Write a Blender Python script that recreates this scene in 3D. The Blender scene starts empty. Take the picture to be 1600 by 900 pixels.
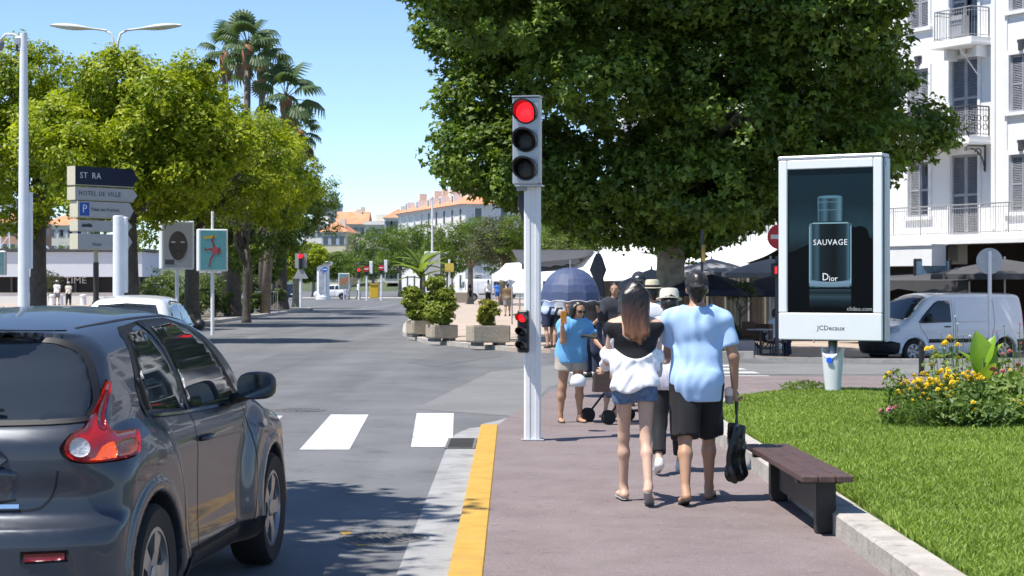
import bpy, bmesh, math, random
import numpy as np
from mathutils import Vector, Matrix, Quaternion
from mathutils.geometry import delaunay_2d_cdt
random.seed(7); rng = np.random.default_rng(7)
scene = bpy.context.scene
C = scene.collection
PI = math.pi

# ---------------------------------------------------------------- camera, sky, sun, exposure
F = 2800.0; HZ = 442.0; EYE = 1.69
cam_d = bpy.data.cameras.new('camera'); cam = bpy.data.objects.new('camera', cam_d); C.objects.link(cam)
cam.location = (0, 0, EYE); cam.rotation_euler = (math.radians(90), 0, 0)
cam_d.sensor_width = 36; cam_d.lens = 63; cam_d.shift_y = -(450-HZ)/1600; cam_d.clip_end = 6000; cam_d.clip_start = 0.1
cam_d.dof.use_dof = True; cam_d.dof.focus_distance = 14.5; cam_d.dof.aperture_fstop = 9
scene.camera = cam
SUN_EL = math.radians(64); SUN_AZ = math.atan2(-0.87, -0.49)      # horizontal direction towards the sun (x, y)
world = bpy.data.worlds.new('World'); scene.world = world; world.use_nodes = True
wn = world.node_tree; wn.nodes.clear()
w_out = wn.nodes.new('ShaderNodeOutputWorld'); w_bg = wn.nodes.new('ShaderNodeBackground'); w_sky = wn.nodes.new('ShaderNodeTexSky')
w_sky.sky_type = 'NISHITA'; w_sky.sun_disc = False; w_sky.sun_elevation = SUN_EL
w_sky.sun_rotation = math.atan2(-0.87, -0.49); w_sky.altitude = 0; w_sky.air_density = 0.68; w_sky.dust_density = 0.0; w_sky.ozone_density = 4.0
w_bg.inputs[1].default_value = 0.145
wn.links.new(w_sky.outputs[0], w_bg.inputs[0]); wn.links.new(w_bg.outputs[0], w_out.inputs[0])
sun_d = bpy.data.lights.new('sun', 'SUN'); sun = bpy.data.objects.new('sun', sun_d); C.objects.link(sun)
sun_d.energy = 5.0; sun_d.angle = math.radians(0.53); sun_d.color = (1.0, 0.955, 0.89)
to_sun = Vector((-0.87*math.cos(SUN_EL), -0.49*math.cos(SUN_EL), math.sin(SUN_EL)))
sun.rotation_euler = to_sun.to_track_quat('Z', 'Y').to_euler(); sun.location = (-20, -10, 40)
scene.view_settings.view_transform = 'Standard'; scene.view_settings.look = 'None'
scene.view_settings.exposure = 0.55; scene.view_settings.gamma = 1.0
scene.render.engine = 'CYCLES'; scene.render.resolution_x = 1024; scene.render.resolution_y = 576
scene.cycles.max_bounces = 6; scene.cycles.transparent_max_bounces = 8

def ux(px, Y): return (px-800)/F*Y
def vz(py, Y): return EYE-(py-HZ)/F*Y
def at(px, py, Y): return Vector((ux(px, Y), Y, vz(py, Y)))
def sst(t):
    t = min(1, max(0, t)); return t*t*(3-2*t)
def dip(x, y): return -0.50*sst((y-36)/14)*sst((x-3)/5)*(1-sst((y-110)/60))
def gnd(px, py, z=0.0):
    for i in range(8):
        Y = F*(EYE-z)/(py-HZ)
    return ux(px, Y), Y

# ---------------------------------------------------------------- materials
MATS = {}
def mat(name, col, rough=0.6, var=0.0, scale=6.0, bump=0.0, bscale=None, metal=0.0, spec=0.5, coat=0.0, col2=None, emit=None, es=1.0, trans=0.0, detail=6, contrast=(0.3, 0.7), sheen=0.0, alpha=1.0):
    if name in MATS: return MATS[name]
    m = bpy.data.materials.new(name); m.use_nodes = True; nt = m.node_tree; b = nt.nodes['Principled BSDF']
    b.inputs['Roughness'].default_value = rough; b.inputs['Metallic'].default_value = metal
    b.inputs['Specular IOR Level'].default_value = spec; b.inputs['Coat Weight'].default_value = coat; b.inputs['Coat Roughness'].default_value = 0.03
    if trans: b.inputs['Transmission Weight'].default_value = trans
    if sheen: b.inputs['Sheen Weight'].default_value = sheen
    if alpha < 1: b.inputs['Alpha'].default_value = alpha
    c4 = (*col, 1)
    b.inputs['Base Color'].default_value = c4
    if var or col2 or bump:
        tc = nt.nodes.new('ShaderNodeTexCoord')
    if var or col2:
        n = nt.nodes.new('ShaderNodeTexNoise'); n.inputs['Scale'].default_value = scale; n.inputs['Detail'].default_value = detail; n.inputs['Roughness'].default_value = 0.65
        r = nt.nodes.new('ShaderNodeValToRGB'); r.color_ramp.elements[0].position = contrast[0]; r.color_ramp.elements[1].position = contrast[1]
        if col2 is None:
            a = tuple(c*(1-var) for c in col); d = tuple(min(1, c*(1+var)) for c in col)
        else: a, d = col, col2
        r.color_ramp.elements[0].color = (*a, 1); r.color_ramp.elements[1].color = (*d, 1)
        nt.links.new(tc.outputs['Object'], n.inputs['Vector']); nt.links.new(n.outputs['Fac'], r.inputs['Fac']); nt.links.new(r.outputs['Color'], b.inputs['Base Color'])
    if bump:
        n2 = nt.nodes.new('ShaderNodeTexNoise'); n2.inputs['Scale'].default_value = bscale or scale*4; n2.inputs['Detail'].default_value = 5
        bp = nt.nodes.new('ShaderNodeBump'); bp.inputs['Strength'].default_value = bump; bp.inputs['Distance'].default_value = 0.02
        nt.links.new(tc.outputs['Object'], n2.inputs['Vector']); nt.links.new(n2.outputs['Fac'], bp.inputs['Height']); nt.links.new(bp.outputs['Normal'], b.inputs['Normal'])
    if emit:
        b.inputs['Emission Color'].default_value = (*emit, 1); b.inputs['Emission Strength'].default_value = es
    MATS[name] = m
    return m
def leafmat(name, c_dark, c_light, transl=0.35, rough=0.45):
    """leaves: colour differs leaf by leaf through the 'rnd' attribute, thin enough to let light through"""
    if name in MATS: return MATS[name]
    m = bpy.data.materials.new(name); m.use_nodes = True; nt = m.node_tree; b = nt.nodes['Principled BSDF']; out = nt.nodes['Material Output']
    at_ = nt.nodes.new('ShaderNodeAttribute'); at_.attribute_name = 'rnd'
    r = nt.nodes.new('ShaderNodeValToRGB'); r.color_ramp.elements[0].color = (*c_dark, 1); r.color_ramp.elements[1].color = (*c_light, 1)
    nt.links.new(at_.outputs['Fac'], r.inputs['Fac']); nt.links.new(r.outputs['Color'], b.inputs['Base Color'])
    b.inputs['Roughness'].default_value = rough; b.inputs['Specular IOR Level'].default_value = 0.35
    t = nt.nodes.new('ShaderNodeBsdfTranslucent'); mx = nt.nodes.new('ShaderNodeMixShader'); mx.inputs[0].default_value = transl
    h = nt.nodes.new('ShaderNodeMixRGB'); h.blend_type = 'MULTIPLY'; h.inputs[0].default_value = 1; h.inputs[2].default_value = (1.3, 1.4, 0.45, 1)
    nt.links.new(r.outputs['Color'], h.inputs[1]); nt.links.new(h.outputs[0], t.inputs['Color'])
    nt.links.new(b.outputs[0], mx.inputs[1]); nt.links.new(t.outputs[0], mx.inputs[2]); nt.links.new(mx.outputs[0], out.inputs['Surface'])
    MATS[name] = m
    return m

# ---------------------------------------------------------------- mesh helpers
def mobj(name, verts, faces, m=None, parent=None, smooth=False, loc=None, rotz=0):
    me = bpy.data.meshes.new(name); me.from_pydata([tuple(v) for v in verts], [], [tuple(int(i) for i in f) for f in faces]); me.update()
    if smooth: me.polygons.foreach_set('use_smooth', [True]*len(me.polygons))
    o = bpy.data.objects.new(name, me); C.objects.link(o)
    if m: me.materials.append(m)
    if parent: o.parent = parent
    if loc is not None: o.location = loc
    if rotz: o.rotation_euler[2] = rotz
    return o
def tag(o, label=None, cat=None, group=None, kind=None):
    if label: o['label'] = label
    if cat: o['category'] = cat
    if group: o['group'] = group
    if kind: o['kind'] = kind
    return o
def thing(name, label, cat, loc=(0, 0, 0), rotz=0.0, group=None):
    o = bpy.data.objects.new(name, None); C.objects.link(o); o.empty_display_size = 0.2
    o.location = loc; o.rotation_euler = (0, 0, rotz)
    return tag(o, label, cat, group)
def dup(o, parent=None, loc=None, rotz=None, label=None, group=None, scale=None):
    c = o.copy(); C.objects.link(c)
    if parent is not None: c.parent = parent
    if loc is not None: c.location = loc
    if rotz is not None: c.rotation_euler = (0, 0, rotz)
    if scale is not None: c.scale = (scale,)*3 if not hasattr(scale, '__len__') else scale
    if label: c['label'] = label
    if group: c['group'] = group
    for ch in list(o.children):
        dup(ch, c)
    return c
class MB:
    def __init__(s): s.v = []; s.f = []
    def add(s, vs, fs):
        n = len(s.v); s.v += [Vector(v) for v in vs]; s.f += [tuple(i+n for i in f) for f in fs]; return s
    def box(s, c, d, rz=0.0, R=None, bev=0.0):
        """centre c, full size d; bev cuts the vertical and horizontal edges"""
        c = Vector(c); x, y, z = d[0]/2, d[1]/2, d[2]/2
        R = R or Matrix.Rotation(rz, 3, 'Z')
        if bev <= 0:
            vs = [(-x,-y,-z),(x,-y,-z),(x,y,-z),(-x,y,-z),(-x,-y,z),(x,-y,z),(x,y,z),(-x,y,z)]
            fs = [(0,3,2,1),(4,5,6,7),(0,1,5,4),(1,2,6,5),(2,3,7,6),(3,0,4,7)]
        else:
            b = min(bev, x*.9, y*.9, z*.9)
            def ring(px, py, zz): return [(-px,-py+b,zz),(-px+b,-py,zz),(px-b,-py,zz),(px,-py+b,zz),(px,py-b,zz),(px-b,py,zz),(-px+b,py,zz),(-px,py-b,zz)]
            bb = b*.999
            vs = ring(x-bb*.7,y-bb*.7,-z)+ring(x,y,-z+b)+ring(x,y,z-b)+ring(x-bb*.7,y-bb*.7,z)
            fs = [tuple(range(7,-1,-1)), tuple(range(24,32))]
            for k in range(3):
                for i in range(8):
                    j = (i+1) % 8; fs.append((k*8+i, k*8+j, k*8+8+j, k*8+8+i))
        return s.add([c+R@Vector(v) for v in vs], fs)
    def tube(s, pts, r, n=8, caps=True):
        """swept tube; r a number or one radius per point"""
        pts = [Vector(p) for p in pts]; m = len(pts); rs = r if hasattr(r, '__len__') else [r]*m
        base = len(s.v); up = None
        for i, p in enumerate(pts):
            d = (pts[min(i+1, m-1)]-pts[max(i-1, 0)]).normalized()
            if up is None:
                up = Vector((1, 0, 0)) if abs(d.x) < .8 else Vector((0, 1, 0))
            a = (up-d*up.dot(d)).normalized(); b = d.cross(a); up = a
            for k in range(n):
                t = 2*PI*k/n; s.v.append(p+(a*math.cos(t)+b*math.sin(t))*rs[i])
        for i in range(m-1):
            for k in range(n):
                j = (k+1) % n; s.f.append((base+i*n+k, base+i*n+j, base+(i+1)*n+j, base+(i+1)*n+k))
        if caps:
            s.f.append(tuple(base+k for k in range(n-1, -1, -1))); s.f.append(tuple(base+(m-1)*n+k for k in range(n)))
        return s
    def lathe(s, prof, c=(0, 0, 0), n=24, R=None):
        c = Vector(c); base = len(s.v); R = R or Matrix.Identity(3)
        for (r, z) in prof:
            for k in range(n):
                t = 2*PI*k/n; s.v.append(c+R@Vector((r*math.cos(t), r*math.sin(t), z)))
        for i in range(len(prof)-1):
            for k in range(n):
                j = (k+1) % n; s.f.append((base+i*n+k, base+i*n+j, base+(i+1)*n+j, base+(i+1)*n+k))
        s.f.append(tuple(base+k for k in range(n-1, -1, -1))); e = base+(len(prof)-1)*n; s.f.append(tuple(e+k for k in range(n)))
        return s
    def prism(s, pts, z0, z1, M=None):
        """extruded polygon; M maps (a, b, height) to space"""
        n = len(pts); M = M or (lambda a, b, h: Vector((a, b, h)))
        vs = [M(a, b, z0) for a, b in pts]+[M(a, b, z1) for a, b in pts]
        fs = [tuple(range(n-1, -1, -1)), tuple(range(n, 2*n))]+[(i, (i+1) % n, n+(i+1) % n, n+i) for i in range(n)]
        return s.add(vs, fs)
    def build(s, name, m, parent=None, smooth=False, loc=None, rotz=0, auto=None):
        o = mobj(name, s.v, s.f, m, parent, smooth, loc, rotz)
        if auto:
            bm = bmesh.new(); bm.from_mesh(o.data); bmesh.ops.recalc_face_normals(bm, faces=bm.faces)
            for f in bm.faces: f.smooth = True
            for e in bm.edges:
                if len(e.link_faces) == 2 and e.calc_face_angle(0) > auto: e.smooth = False
            bm.to_mesh(o.data); bm.free()
        return o
def npmesh(name, V, Fc, m, parent=None, smooth=False, rnd=None):
    """V (n,3), Fc (k,3|4) arrays -> object, rnd = value per face"""
    me = bpy.data.meshes.new(name); k, w = Fc.shape
    me.vertices.add(len(V)); me.vertices.foreach_set('co', V.astype(np.float32).ravel())
    me.loops.add(k*w); me.loops.foreach_set('vertex_index', Fc.astype(np.int32).ravel())
    me.polygons.add(k); me.polygons.foreach_set('loop_start', np.arange(0, k*w, w, dtype=np.int32))
    me.polygons.foreach_set('use_smooth', np.full(k, smooth))
    if rnd is not None:
        a = me.attributes.new('rnd', 'FLOAT', 'FACE'); a.data.foreach_set('value', rnd.astype(np.float32))
    me.update(calc_edges=True); me.materials.append(m)
    o = bpy.data.objects.new(name, me); C.objects.link(o)
    if parent: o.parent = parent
    return o
def inside(poly, P):
    x, y = P[:, 0], P[:, 1]; r = np.zeros(len(P), bool); n = len(poly)
    for i in range(n):
        x0, y0 = poly[i]; x1, y1 = poly[(i+1) % n]
        if y0 == y1: continue
        c = ((y0 > y) != (y1 > y)) & (x < (x1-x0)*(y-y0)/(y1-y0)+x0); r ^= c
    return r
def smoothloop(pts, n=6, closed=True):
    """Catmull-Rom through the points"""
    P = [Vector(p) for p in pts]; m = len(P); out = []
    for i in range(m if closed else m-1):
        g = (lambda k: P[k % m]) if closed else (lambda k: P[min(max(k, 0), m-1)])
        a, b, c, d = g(i-1), g(i), g(i+1), g(i+2)
        for k in range(n):
            t = k/n; out.append(.5*((2*b)+(c-a)*t+(2*a-5*b+4*c-d)*t*t+(3*b-a-3*c+d)*t**3))
    if not closed: out.append(P[-1])
    return out
def cdt_grid(poly, sp):
    """triangulate a polygon with inner grid points: (points, tris, boundary loop)"""
    poly = [(float(p[0]), float(p[1])) for p in poly]
    B = []
    for i in range(len(poly)):
        a, b = np.array(poly[i]), np.array(poly[(i+1) % len(poly)]); k = max(1, int(np.linalg.norm(b-a)/sp))
        for j in range(k): B.append(tuple(a+(b-a)*j/k))
    A = np.array(poly); lo, hi = A.min(0), A.max(0)
    gx, gy = np.meshgrid(np.arange(lo[0]+sp/2, hi[0], sp), np.arange(lo[1]+sp/2, hi[1], sp)); G = np.stack([gx.ravel(), gy.ravel()], 1)
    if len(G):
        G = G[inside(poly, G)]
        Bn = np.array(B)
        if len(G): G = G[(((G[:, None, :]-Bn[None, :, :])**2).sum(2).min(1)) > (sp*.45)**2]
    pts = [Vector(b) for b in B]+[Vector((float(g[0]), float(g[1]))) for g in G]
    r = delaunay_2d_cdt(pts, [], [list(range(len(B)))], 1, 1e-6)
    return [tuple(v) for v in r[0]], [tuple(f) for f in r[2]], len(B)
def sheet(name, poly, zf, m, sp=4.0, skirt=0.0, parent=None):
    pts, tris, nb = cdt_grid(poly, sp)
    zf_ = zf if callable(zf) else (lambda x, y: zf)
    vs = [(x, y, zf_(x, y)) for x, y in pts]; fs = []
    for t in tris:
        a, b, c = [vs[i] for i in t]
        cr = (b[0]-a[0])*(c[1]-a[1])-(b[1]-a[1])*(c[0]-a[0]); fs.append(t if cr > 0 else t[::-1])
    if skirt:
        n0 = len(vs); vs += [(vs[i][0], vs[i][1], vs[i][2]-skirt) for i in range(nb)]
        for i in range(nb):
            j = (i+1) % nb; fs.append((i, j, n0+j, n0+i))
    return mobj(name, vs, fs, m, parent)
def ring_polyline(pts, off):
    """offset an open polyline sideways by off (to its left)"""
    out = []
    for i, p in enumerate(pts):
        a = Vector(pts[max(i-1, 0)]); b = Vector(pts[min(i+1, len(pts)-1)]); d = (b-a).normalized(); out.append((p[0]-d.y*off, p[1]+d.x*off))
    return out
def text_mesh(name, s, size, m, parent, M, ext=0.001, align='CENTER', sx=1.0, space=1.0):
    cu = bpy.data.curves.new(name, 'FONT'); cu.body = s; cu.size = size; cu.extrude = ext; cu.align_x = align; cu.align_y = 'CENTER'; cu.resolution_u = 2; cu.space_character = space
    t = bpy.data.objects.new(name, cu); C.objects.link(t); bpy.context.view_layer.update()
    me = bpy.data.meshes.new_from_object(t.evaluated_get(bpy.context.evaluated_depsgraph_get())); bpy.data.objects.remove(t); bpy.data.curves.remove(cu)
    o = bpy.data.objects.new(name, me); C.objects.link(o); me.materials.clear(); me.materials.append(m)
    for v in me.vertices: v.co = M @ Vector((v.co.x*sx, v.co.y, v.co.z))
    o.parent = parent
    return o
def face_matrix(c, ux_, uz_):
    """text plane: its right = ux_, its up = uz_, centred at c"""
    x = Vector(ux_).normalized(); y = Vector(uz_).normalized(); z = x.cross(y)
    M = Matrix((x, y, z)).transposed().to_4x4(); M.translation = Vector(c); return M

# ---------------------------------------------------------------- implicit surfaces
def surfnets(D, o, h):
    nx, ny, nz = D.shape; s = D < 0
    cnt = np.zeros((nx-1, ny-1, nz-1), np.int8); acc = np.zeros((nx-1, ny-1, nz-1, 3), np.float32)
    cr = [(i, j, k) for i in (0, 1) for j in (0, 1) for k in (0, 1)]
    sl = lambda c: D[c[0]:nx-1+c[0], c[1]:ny-1+c[1], c[2]:nz-1+c[2]]
    for a in cr:
        for ax in range(3):
            if a[ax]: continue
            b = list(a); b[ax] = 1; b = tuple(b)
            da, db = sl(a), sl(b); x = (da < 0) != (db < 0)
            if not x.any(): continue
            t = da[x]/(da[x]-db[x]); p = np.tile(np.array(a, np.float32), (len(t), 1)); p[:, ax] += t
            acc[x] += p; cnt[x] += 1
    act = cnt > 0; idx = -np.ones(act.shape, np.int64); idx[act] = np.arange(act.sum())
    w = np.argwhere(act); V = (w+acc[act]/cnt[act][:, None])*h+np.array(o)
    Q = []
    for ax in range(3):
        sh = [nx, ny, nz]; sh[ax] -= 1
        A = [slice(None)]*3; A[ax] = slice(0, -1); Bs = [slice(None)]*3; Bs[ax] = slice(1, None)
        sa, sb = s[tuple(A)], s[tuple(Bs)]
        u, v = (ax+1) % 3, (ax+2) % 3
        e = np.argwhere(sa != sb)
        ok = (e[:, u] > 0) & (e[:, v] > 0) & (e[:, u] < D.shape[u]-1) & (e[:, v] < D.shape[v]-1); e = e[ok]
        if not len(e): continue
        du = np.zeros(3, int); du[u] = 1; dv = np.zeros(3, int); dv[v] = 1
        g = lambda q: idx[q[:, 0], q[:, 1], q[:, 2]]
        q = np.stack([g(e-du-dv), g(e-dv), g(e), g(e-du)], 1)
        fl = ~sa[e[:, 0], e[:, 1], e[:, 2]]
        q[fl] = q[fl][:, ::-1]; Q.append(q)
    return V, np.concatenate(Q)
# ---------------------------------------------------------------- ground, roads, pavements
asphalt = mat('asphalt', (0.108, 0.109, 0.113), 0.85, col2=(0.158, 0.159, 0.162), scale=0.55, bump=0.25, bscale=90, detail=10)
def fine_speckle(m, s=160, lo=0.72, hi=1.25):
    """fine aggregate over the large patches"""
    nt = m.node_tree; b = nt.nodes['Principled BSDF']; src = b.inputs['Base Color'].links[0].from_socket
    tc = nt.nodes.new('ShaderNodeTexCoord'); n = nt.nodes.new('ShaderNodeTexNoise'); n.inputs['Scale'].default_value = s; n.inputs['Detail'].default_value = 2
    r = nt.nodes.new('ShaderNodeMapRange'); r.inputs[1].default_value = .3; r.inputs[2].default_value = .7; r.inputs[3].default_value = lo; r.inputs[4].default_value = hi
    mx = nt.nodes.new('ShaderNodeMixRGB'); mx.blend_type = 'MULTIPLY'; mx.inputs[0].default_value = 1
    nt.links.new(tc.outputs['Object'], n.inputs['Vector']); nt.links.new(n.outputs['Fac'], r.inputs[0]); nt.links.new(src, mx.inputs[1]); nt.links.new(r.outputs[0], mx.inputs[2]); nt.links.new(mx.outputs[0], b.inputs['Base Color'])
fine_speckle(asphalt)
def streaks(m, sc=(.9, .035, 1), lo=.82, hi=1.14):
    """long faint tyre-worn streaks along the street"""
    nt = m.node_tree; b = nt.nodes['Principled BSDF']; src = b.inputs['Base Color'].links[0].from_socket
    tc = nt.nodes.new('ShaderNodeTexCoord'); mp = nt.nodes.new('ShaderNodeMapping'); mp.inputs['Scale'].default_value = sc; n = nt.nodes.new('ShaderNodeTexNoise'); n.inputs['Scale'].default_value = 1; n.inputs['Detail'].default_value = 6
    r = nt.nodes.new('ShaderNodeMapRange'); r.inputs[1].default_value = .35; r.inputs[2].default_value = .65; r.inputs[3].default_value = lo; r.inputs[4].default_value = hi
    mx = nt.nodes.new('ShaderNodeMixRGB'); mx.blend_type = 'MULTIPLY'; mx.inputs[0].default_value = 1
    nt.links.new(tc.outputs['Object'], mp.inputs[0]); nt.links.new(mp.outputs[0], n.inputs['Vector']); nt.links.new(n.outputs['Fac'], r.inputs[0]); nt.links.new(src, mx.inputs[1]); nt.links.new(r.outputs[0], mx.inputs[2]); nt.links.new(mx.outputs[0], b.inputs['Base Color'])
def wear(m, col, scale=18, a=.60, z=.68, w=.8, detail=10, stretch=None):
    """worn-through or stained spots of another colour"""
    nt = m.node_tree; b = nt.nodes['Principled BSDF']; src = b.inputs['Base Color'].links[0].from_socket
    tc = nt.nodes.new('ShaderNodeTexCoord'); n = nt.nodes.new('ShaderNodeTexNoise'); n.inputs['Scale'].default_value = scale; n.inputs['Detail'].default_value = detail; n.inputs['Roughness'].default_value = .7
    r = nt.nodes.new('ShaderNodeMapRange'); r.inputs[1].default_value = a; r.inputs[2].default_value = z; r.inputs[3].default_value = 0; r.inputs[4].default_value = w
    mx = nt.nodes.new('ShaderNodeMixRGB'); mx.inputs[2].default_value = (*col, 1)
    nt.links.new(tc.outputs['Object'], n.inputs['Vector']); nt.links.new(n.outputs['Fac'], r.inputs[0]); nt.links.new(r.outputs[0], mx.inputs[0]); nt.links.new(src, mx.inputs[1]); nt.links.new(mx.outputs[0], b.inputs['Base Color'])
streaks(asphalt); wear(asphalt, (.045, .046, .05), 1.7, .56, .70, .55); wear(asphalt, (.17, .168, .165), .9, .55, .68, .5); wear(asphalt, (.03, .03, .032), 6, .63, .70, .6, 4)
asphalt_pale = mat('asphalt_pale', (0.15, 0.15, 0.148), 0.85, col2=(0.20, 0.198, 0.193), scale=0.8, bump=0.2, bscale=90, detail=10); fine_speckle(asphalt_pale)
asphalt_dark = mat('asphalt_dark', (0.095, 0.096, 0.10), 0.85, col2=(0.13, 0.131, 0.134), scale=0.8, bump=0.2, bscale=90); fine_speckle(asphalt_dark)
pink = mat('pink_asphalt', (0.165, 0.127, 0.122), 0.85, col2=(0.222, 0.181, 0.174), scale=1.3, bump=0.3, bscale=110, detail=12); fine_speckle(pink, 120, .7, 1.3)
concrete = mat('gutter_concrete', (0.24, 0.238, 0.235), 0.8, col2=(0.36, 0.357, 0.35), scale=2.2, bump=0.2, bscale=60, detail=10)
yellow_paint = mat('yellow_kerb_paint', (0.42, 0.24, 0.035), 0.7, col2=(0.58, 0.34, 0.055), scale=5, bump=0.15, bscale=60, detail=10)
stone = mat('kerb_stone', (0.32, 0.29, 0.255), 0.8, col2=(0.50, 0.46, 0.41), scale=4, bump=0.35, bscale=45, detail=12, contrast=(.25, .7))
white_paint = mat('road_paint', (0.50, 0.50, 0.49), 0.7, col2=(0.66, 0.66, 0.645), scale=3, bump=0.1, bscale=80, detail=12)
worn_paint = mat('worn_road_paint', (0.20, 0.20, 0.20), 0.8, col2=(0.36, 0.36, 0.35), scale=3, detail=12)
wear(yellow_paint, (.34, .25, .12), 9, .53, .68, .5); wear(white_paint, (.20, .20, .205), 6, .49, .64, .7); wear(pink, (.10, .078, .072), 1.6, .52, .70, .35); wear(pink, (.30, .27, .26), 22, .62, .67, .35, 2); wear(pink, (.06, .05, .05), 7, .64, .72, .5, 3); wear(concrete, (.12, .12, .12), 3, .52, .66, .65); wear(stone, (.16, .15, .13), 5, .54, .68, .7)
beige = mat('plaza_paving', (0.36, 0.285, 0.225), 0.85, col2=(0.47, 0.385, 0.315), scale=0.9, bump=0.15, bscale=60, detail=10)
lawn_soil = mat('lawn_soil', (0.045, 0.075, 0.015), 0.95, col2=(0.08, 0.12, 0.025), scale=2, bump=0.4, bscale=40)
dark_metal = mat('cast_iron', (0.10, 0.10, 0.10), 0.8, col2=(0.15, 0.147, 0.144), scale=9, metal=0.0, bump=.2, bscale=70)

def graded(lo, hi, fine_lo, fine_hi, step, big):
    a = list(np.arange(fine_lo, fine_hi+1e-6, step)); return [lo, lo/2+fine_lo/2]+a+[hi/3+fine_hi*2/3, hi]
xs = graded(-2500, 2500, -60, 60, 2.5, 200); ys = graded(-300, 4000, -20, 240, 2.5, 200)
V = [(x, y, dip(x, y)) for y in ys for x in xs]; n = len(xs)
Fc = [(j*n+i, j*n+i+1, (j+1)*n+i+1, (j+1)*n+i) for j in range(len(ys)-1) for i in range(n-1)]
tag(mobj('road', V, Fc, asphalt), kind='structure')

SW = 0.06
# pink pavement the photographer stands on, wrapping round the lawn
pav = [(-.16, -6), (-.16, 20.6), (.0, 22.2), (.25, 24.2), (.75, 28.3), (1.5, 30.6), (2.6, 31.3), (4.6, 31.4), (30, 31.0), (30, -6)]
tag(sheet('pavement', pav, SW, pink, 3.0, skirt=.12), kind='structure')
# pale concrete gutter strip beside the kerb
gut = [(-.66, -6), (-.67, 19.0), (-.63, 20.0), (-.50, 20.75), (-.36, 20.95), (-.36, -6)]
tag(sheet('gutter', gut, .006, concrete, 2.0, skirt=.02), kind='structure')
kerb = thing('yellow_kerb', 'yellow painted kerb stones along the pink pavement edge', 'kerb', (0, 0, 0))
y = -2.0; k = 0
while y < 20.5:
    L = min(1.55, 20.62-y)
    MB().box((-.26, y+L/2-.004, .028), (.2, L-.012, .075), bev=.012).build('kerb_stone', yellow_paint, kerb, auto=.6); y += L
# rounded nose of the pavement beyond the kerb
nose = [(-.36, 20.63), (-.33, 20.95), (-.2, 21.3), (-.0, 22.1), (-.155, 20.63)]
tag(sheet('pavement_nose', nose, .045, concrete, .5, skirt=.06), kind='structure')
# drain grate
gr = thing('drain_grate', 'rectangular iron drain grate beside the yellow kerb', 'drain grate', (-.53, 18.75, .008))
MB().box((0, 0, .004), (.31, 1.15, .008)).build('frame', dark_metal, gr)
slot = mat('drain_slot', (.02, .02, .02), .9)
for i in range(8): MB().box((0, -.49+i*.14, .0095), (.25, .07, .006)).build('slot', slot, gr)
# zebra bars on the near road, bars parallel to the street
for i, (xn0, xn1, xf0, xf1, yn, yf, lab) in enumerate([(468, 546, 517, 576, 703, 648, 'white zebra bar in the road left of the other near one'), (642, 707, 651, 709, 699, 646, 'white zebra bar in the road nearest the yellow kerb end'), (294, 382, 378, 442, 707, 650, 'white zebra bar mostly hidden behind the grey car')]):
    a0, Yn = gnd(xn0, yn); a1, _ = gnd(xn1, yn); b0, Yf = gnd(xf0, yf); b1, _ = gnd(xf1, yf)
    tag(sheet('zebra_bar', [(a0, Yn), (a1, Yn), (b1, Yf), (b0, Yf)], .004, white_paint, 1.0), lab, 'road marking', 'zebra bars on the near road')
for i in range(6):
    y = 29.6+i*1.42 if i else 32.6-1.9
    if i == 0: continue
    z = lambda x, yy: dip(x, yy)+.004
    tag(sheet('zebra_bar', [(1.1, y+1.0), (4.75-.06*i, y+1.0), (4.72-.06*i, y+1.62), (1.1, y+1.62)], z, white_paint, 1.0), 'white zebra bar across the side street, number %s from the lawn' % ['', 'one', 'two', 'three', 'four', 'five'][i], 'road marking', 'zebra bars on the side street')
# lane dashes far along the street and a pale repair patch
for i, (px, py, L) in enumerate([(600, 473, 5), (565, 480, 5), (515, 494, 4.5), (459, 508, 4)]):
    X, Y = gnd(px, py); tag(sheet('lane_dash', [(X-.07, Y), (X+.07, Y), (X+.07, Y+L), (X-.07, Y+L)], .004, worn_paint, 2), ['worn white lane dash farthest up the street', 'worn white lane dash second from the far junction', 'worn white lane dash third from the far junction', 'worn white lane dash nearest, left of the planters'][i], 'road marking', 'lane dashes')
tag(sheet('repair_patch', [(-1.3, 24), (.1, 22.6), (.6, 29), (1.6, 33), (6, 33.2), (24, 33), (24, 37), (5, 37.5), (1.5, 38), (-.4, 34)], lambda x, y: dip(x, y)+.003, asphalt_pale, 2.0), kind='structure')
tag(sheet('repair_patch', [(-4.9, 12.5), (-4.2, 12.5), (-4.6, 44), (-5.6, 44)], .003, asphalt_dark, 4.0), kind='structure')
tag(sheet('repair_patch', [(-2.2, 38), (-1.6, 36), (-.2, 41.5), (-1.4, 45)], .0035, asphalt_dark, 4.0), kind='structure')
# manhole covers
def manhole(x, y, r, label):
    t = thing('manhole_cover', label, 'manhole cover', (x, y, .002), .3)
    MB().lathe([(r*1.12, -.01), (r*1.12, .004), (r*1.03, .005), (r*1.02, -.004), (r, -.004), (r, .006)], n=32).build('rim', dark_metal, t)
    m = MB()
    for i in range(-4, 5):
        for j in range(-4, 5):
            if i*i+j*j < 18: m.box((i*r/5, j*r/5, .009), (r/8, r/8, .006))
    tag(m.build('tread_stud', dark_metal, t), kind='stuff')
    return t
manhole(*gnd(600, 842), .27, 'worn round iron manhole cover by the gutter in tree shadow')
manhole(*gnd(465, 641), .34, 'round manhole cover right of the grey car mirror')
# scrap of old yellow marking beside the cover
tag(sheet('yellow_mark', [gnd(530, 832), gnd(543, 830), gnd(578, 852), gnd(560, 855)], .005, yellow_paint, .2), 'scrap of yellow road paint beside the worn manhole cover', 'road marking')
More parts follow.
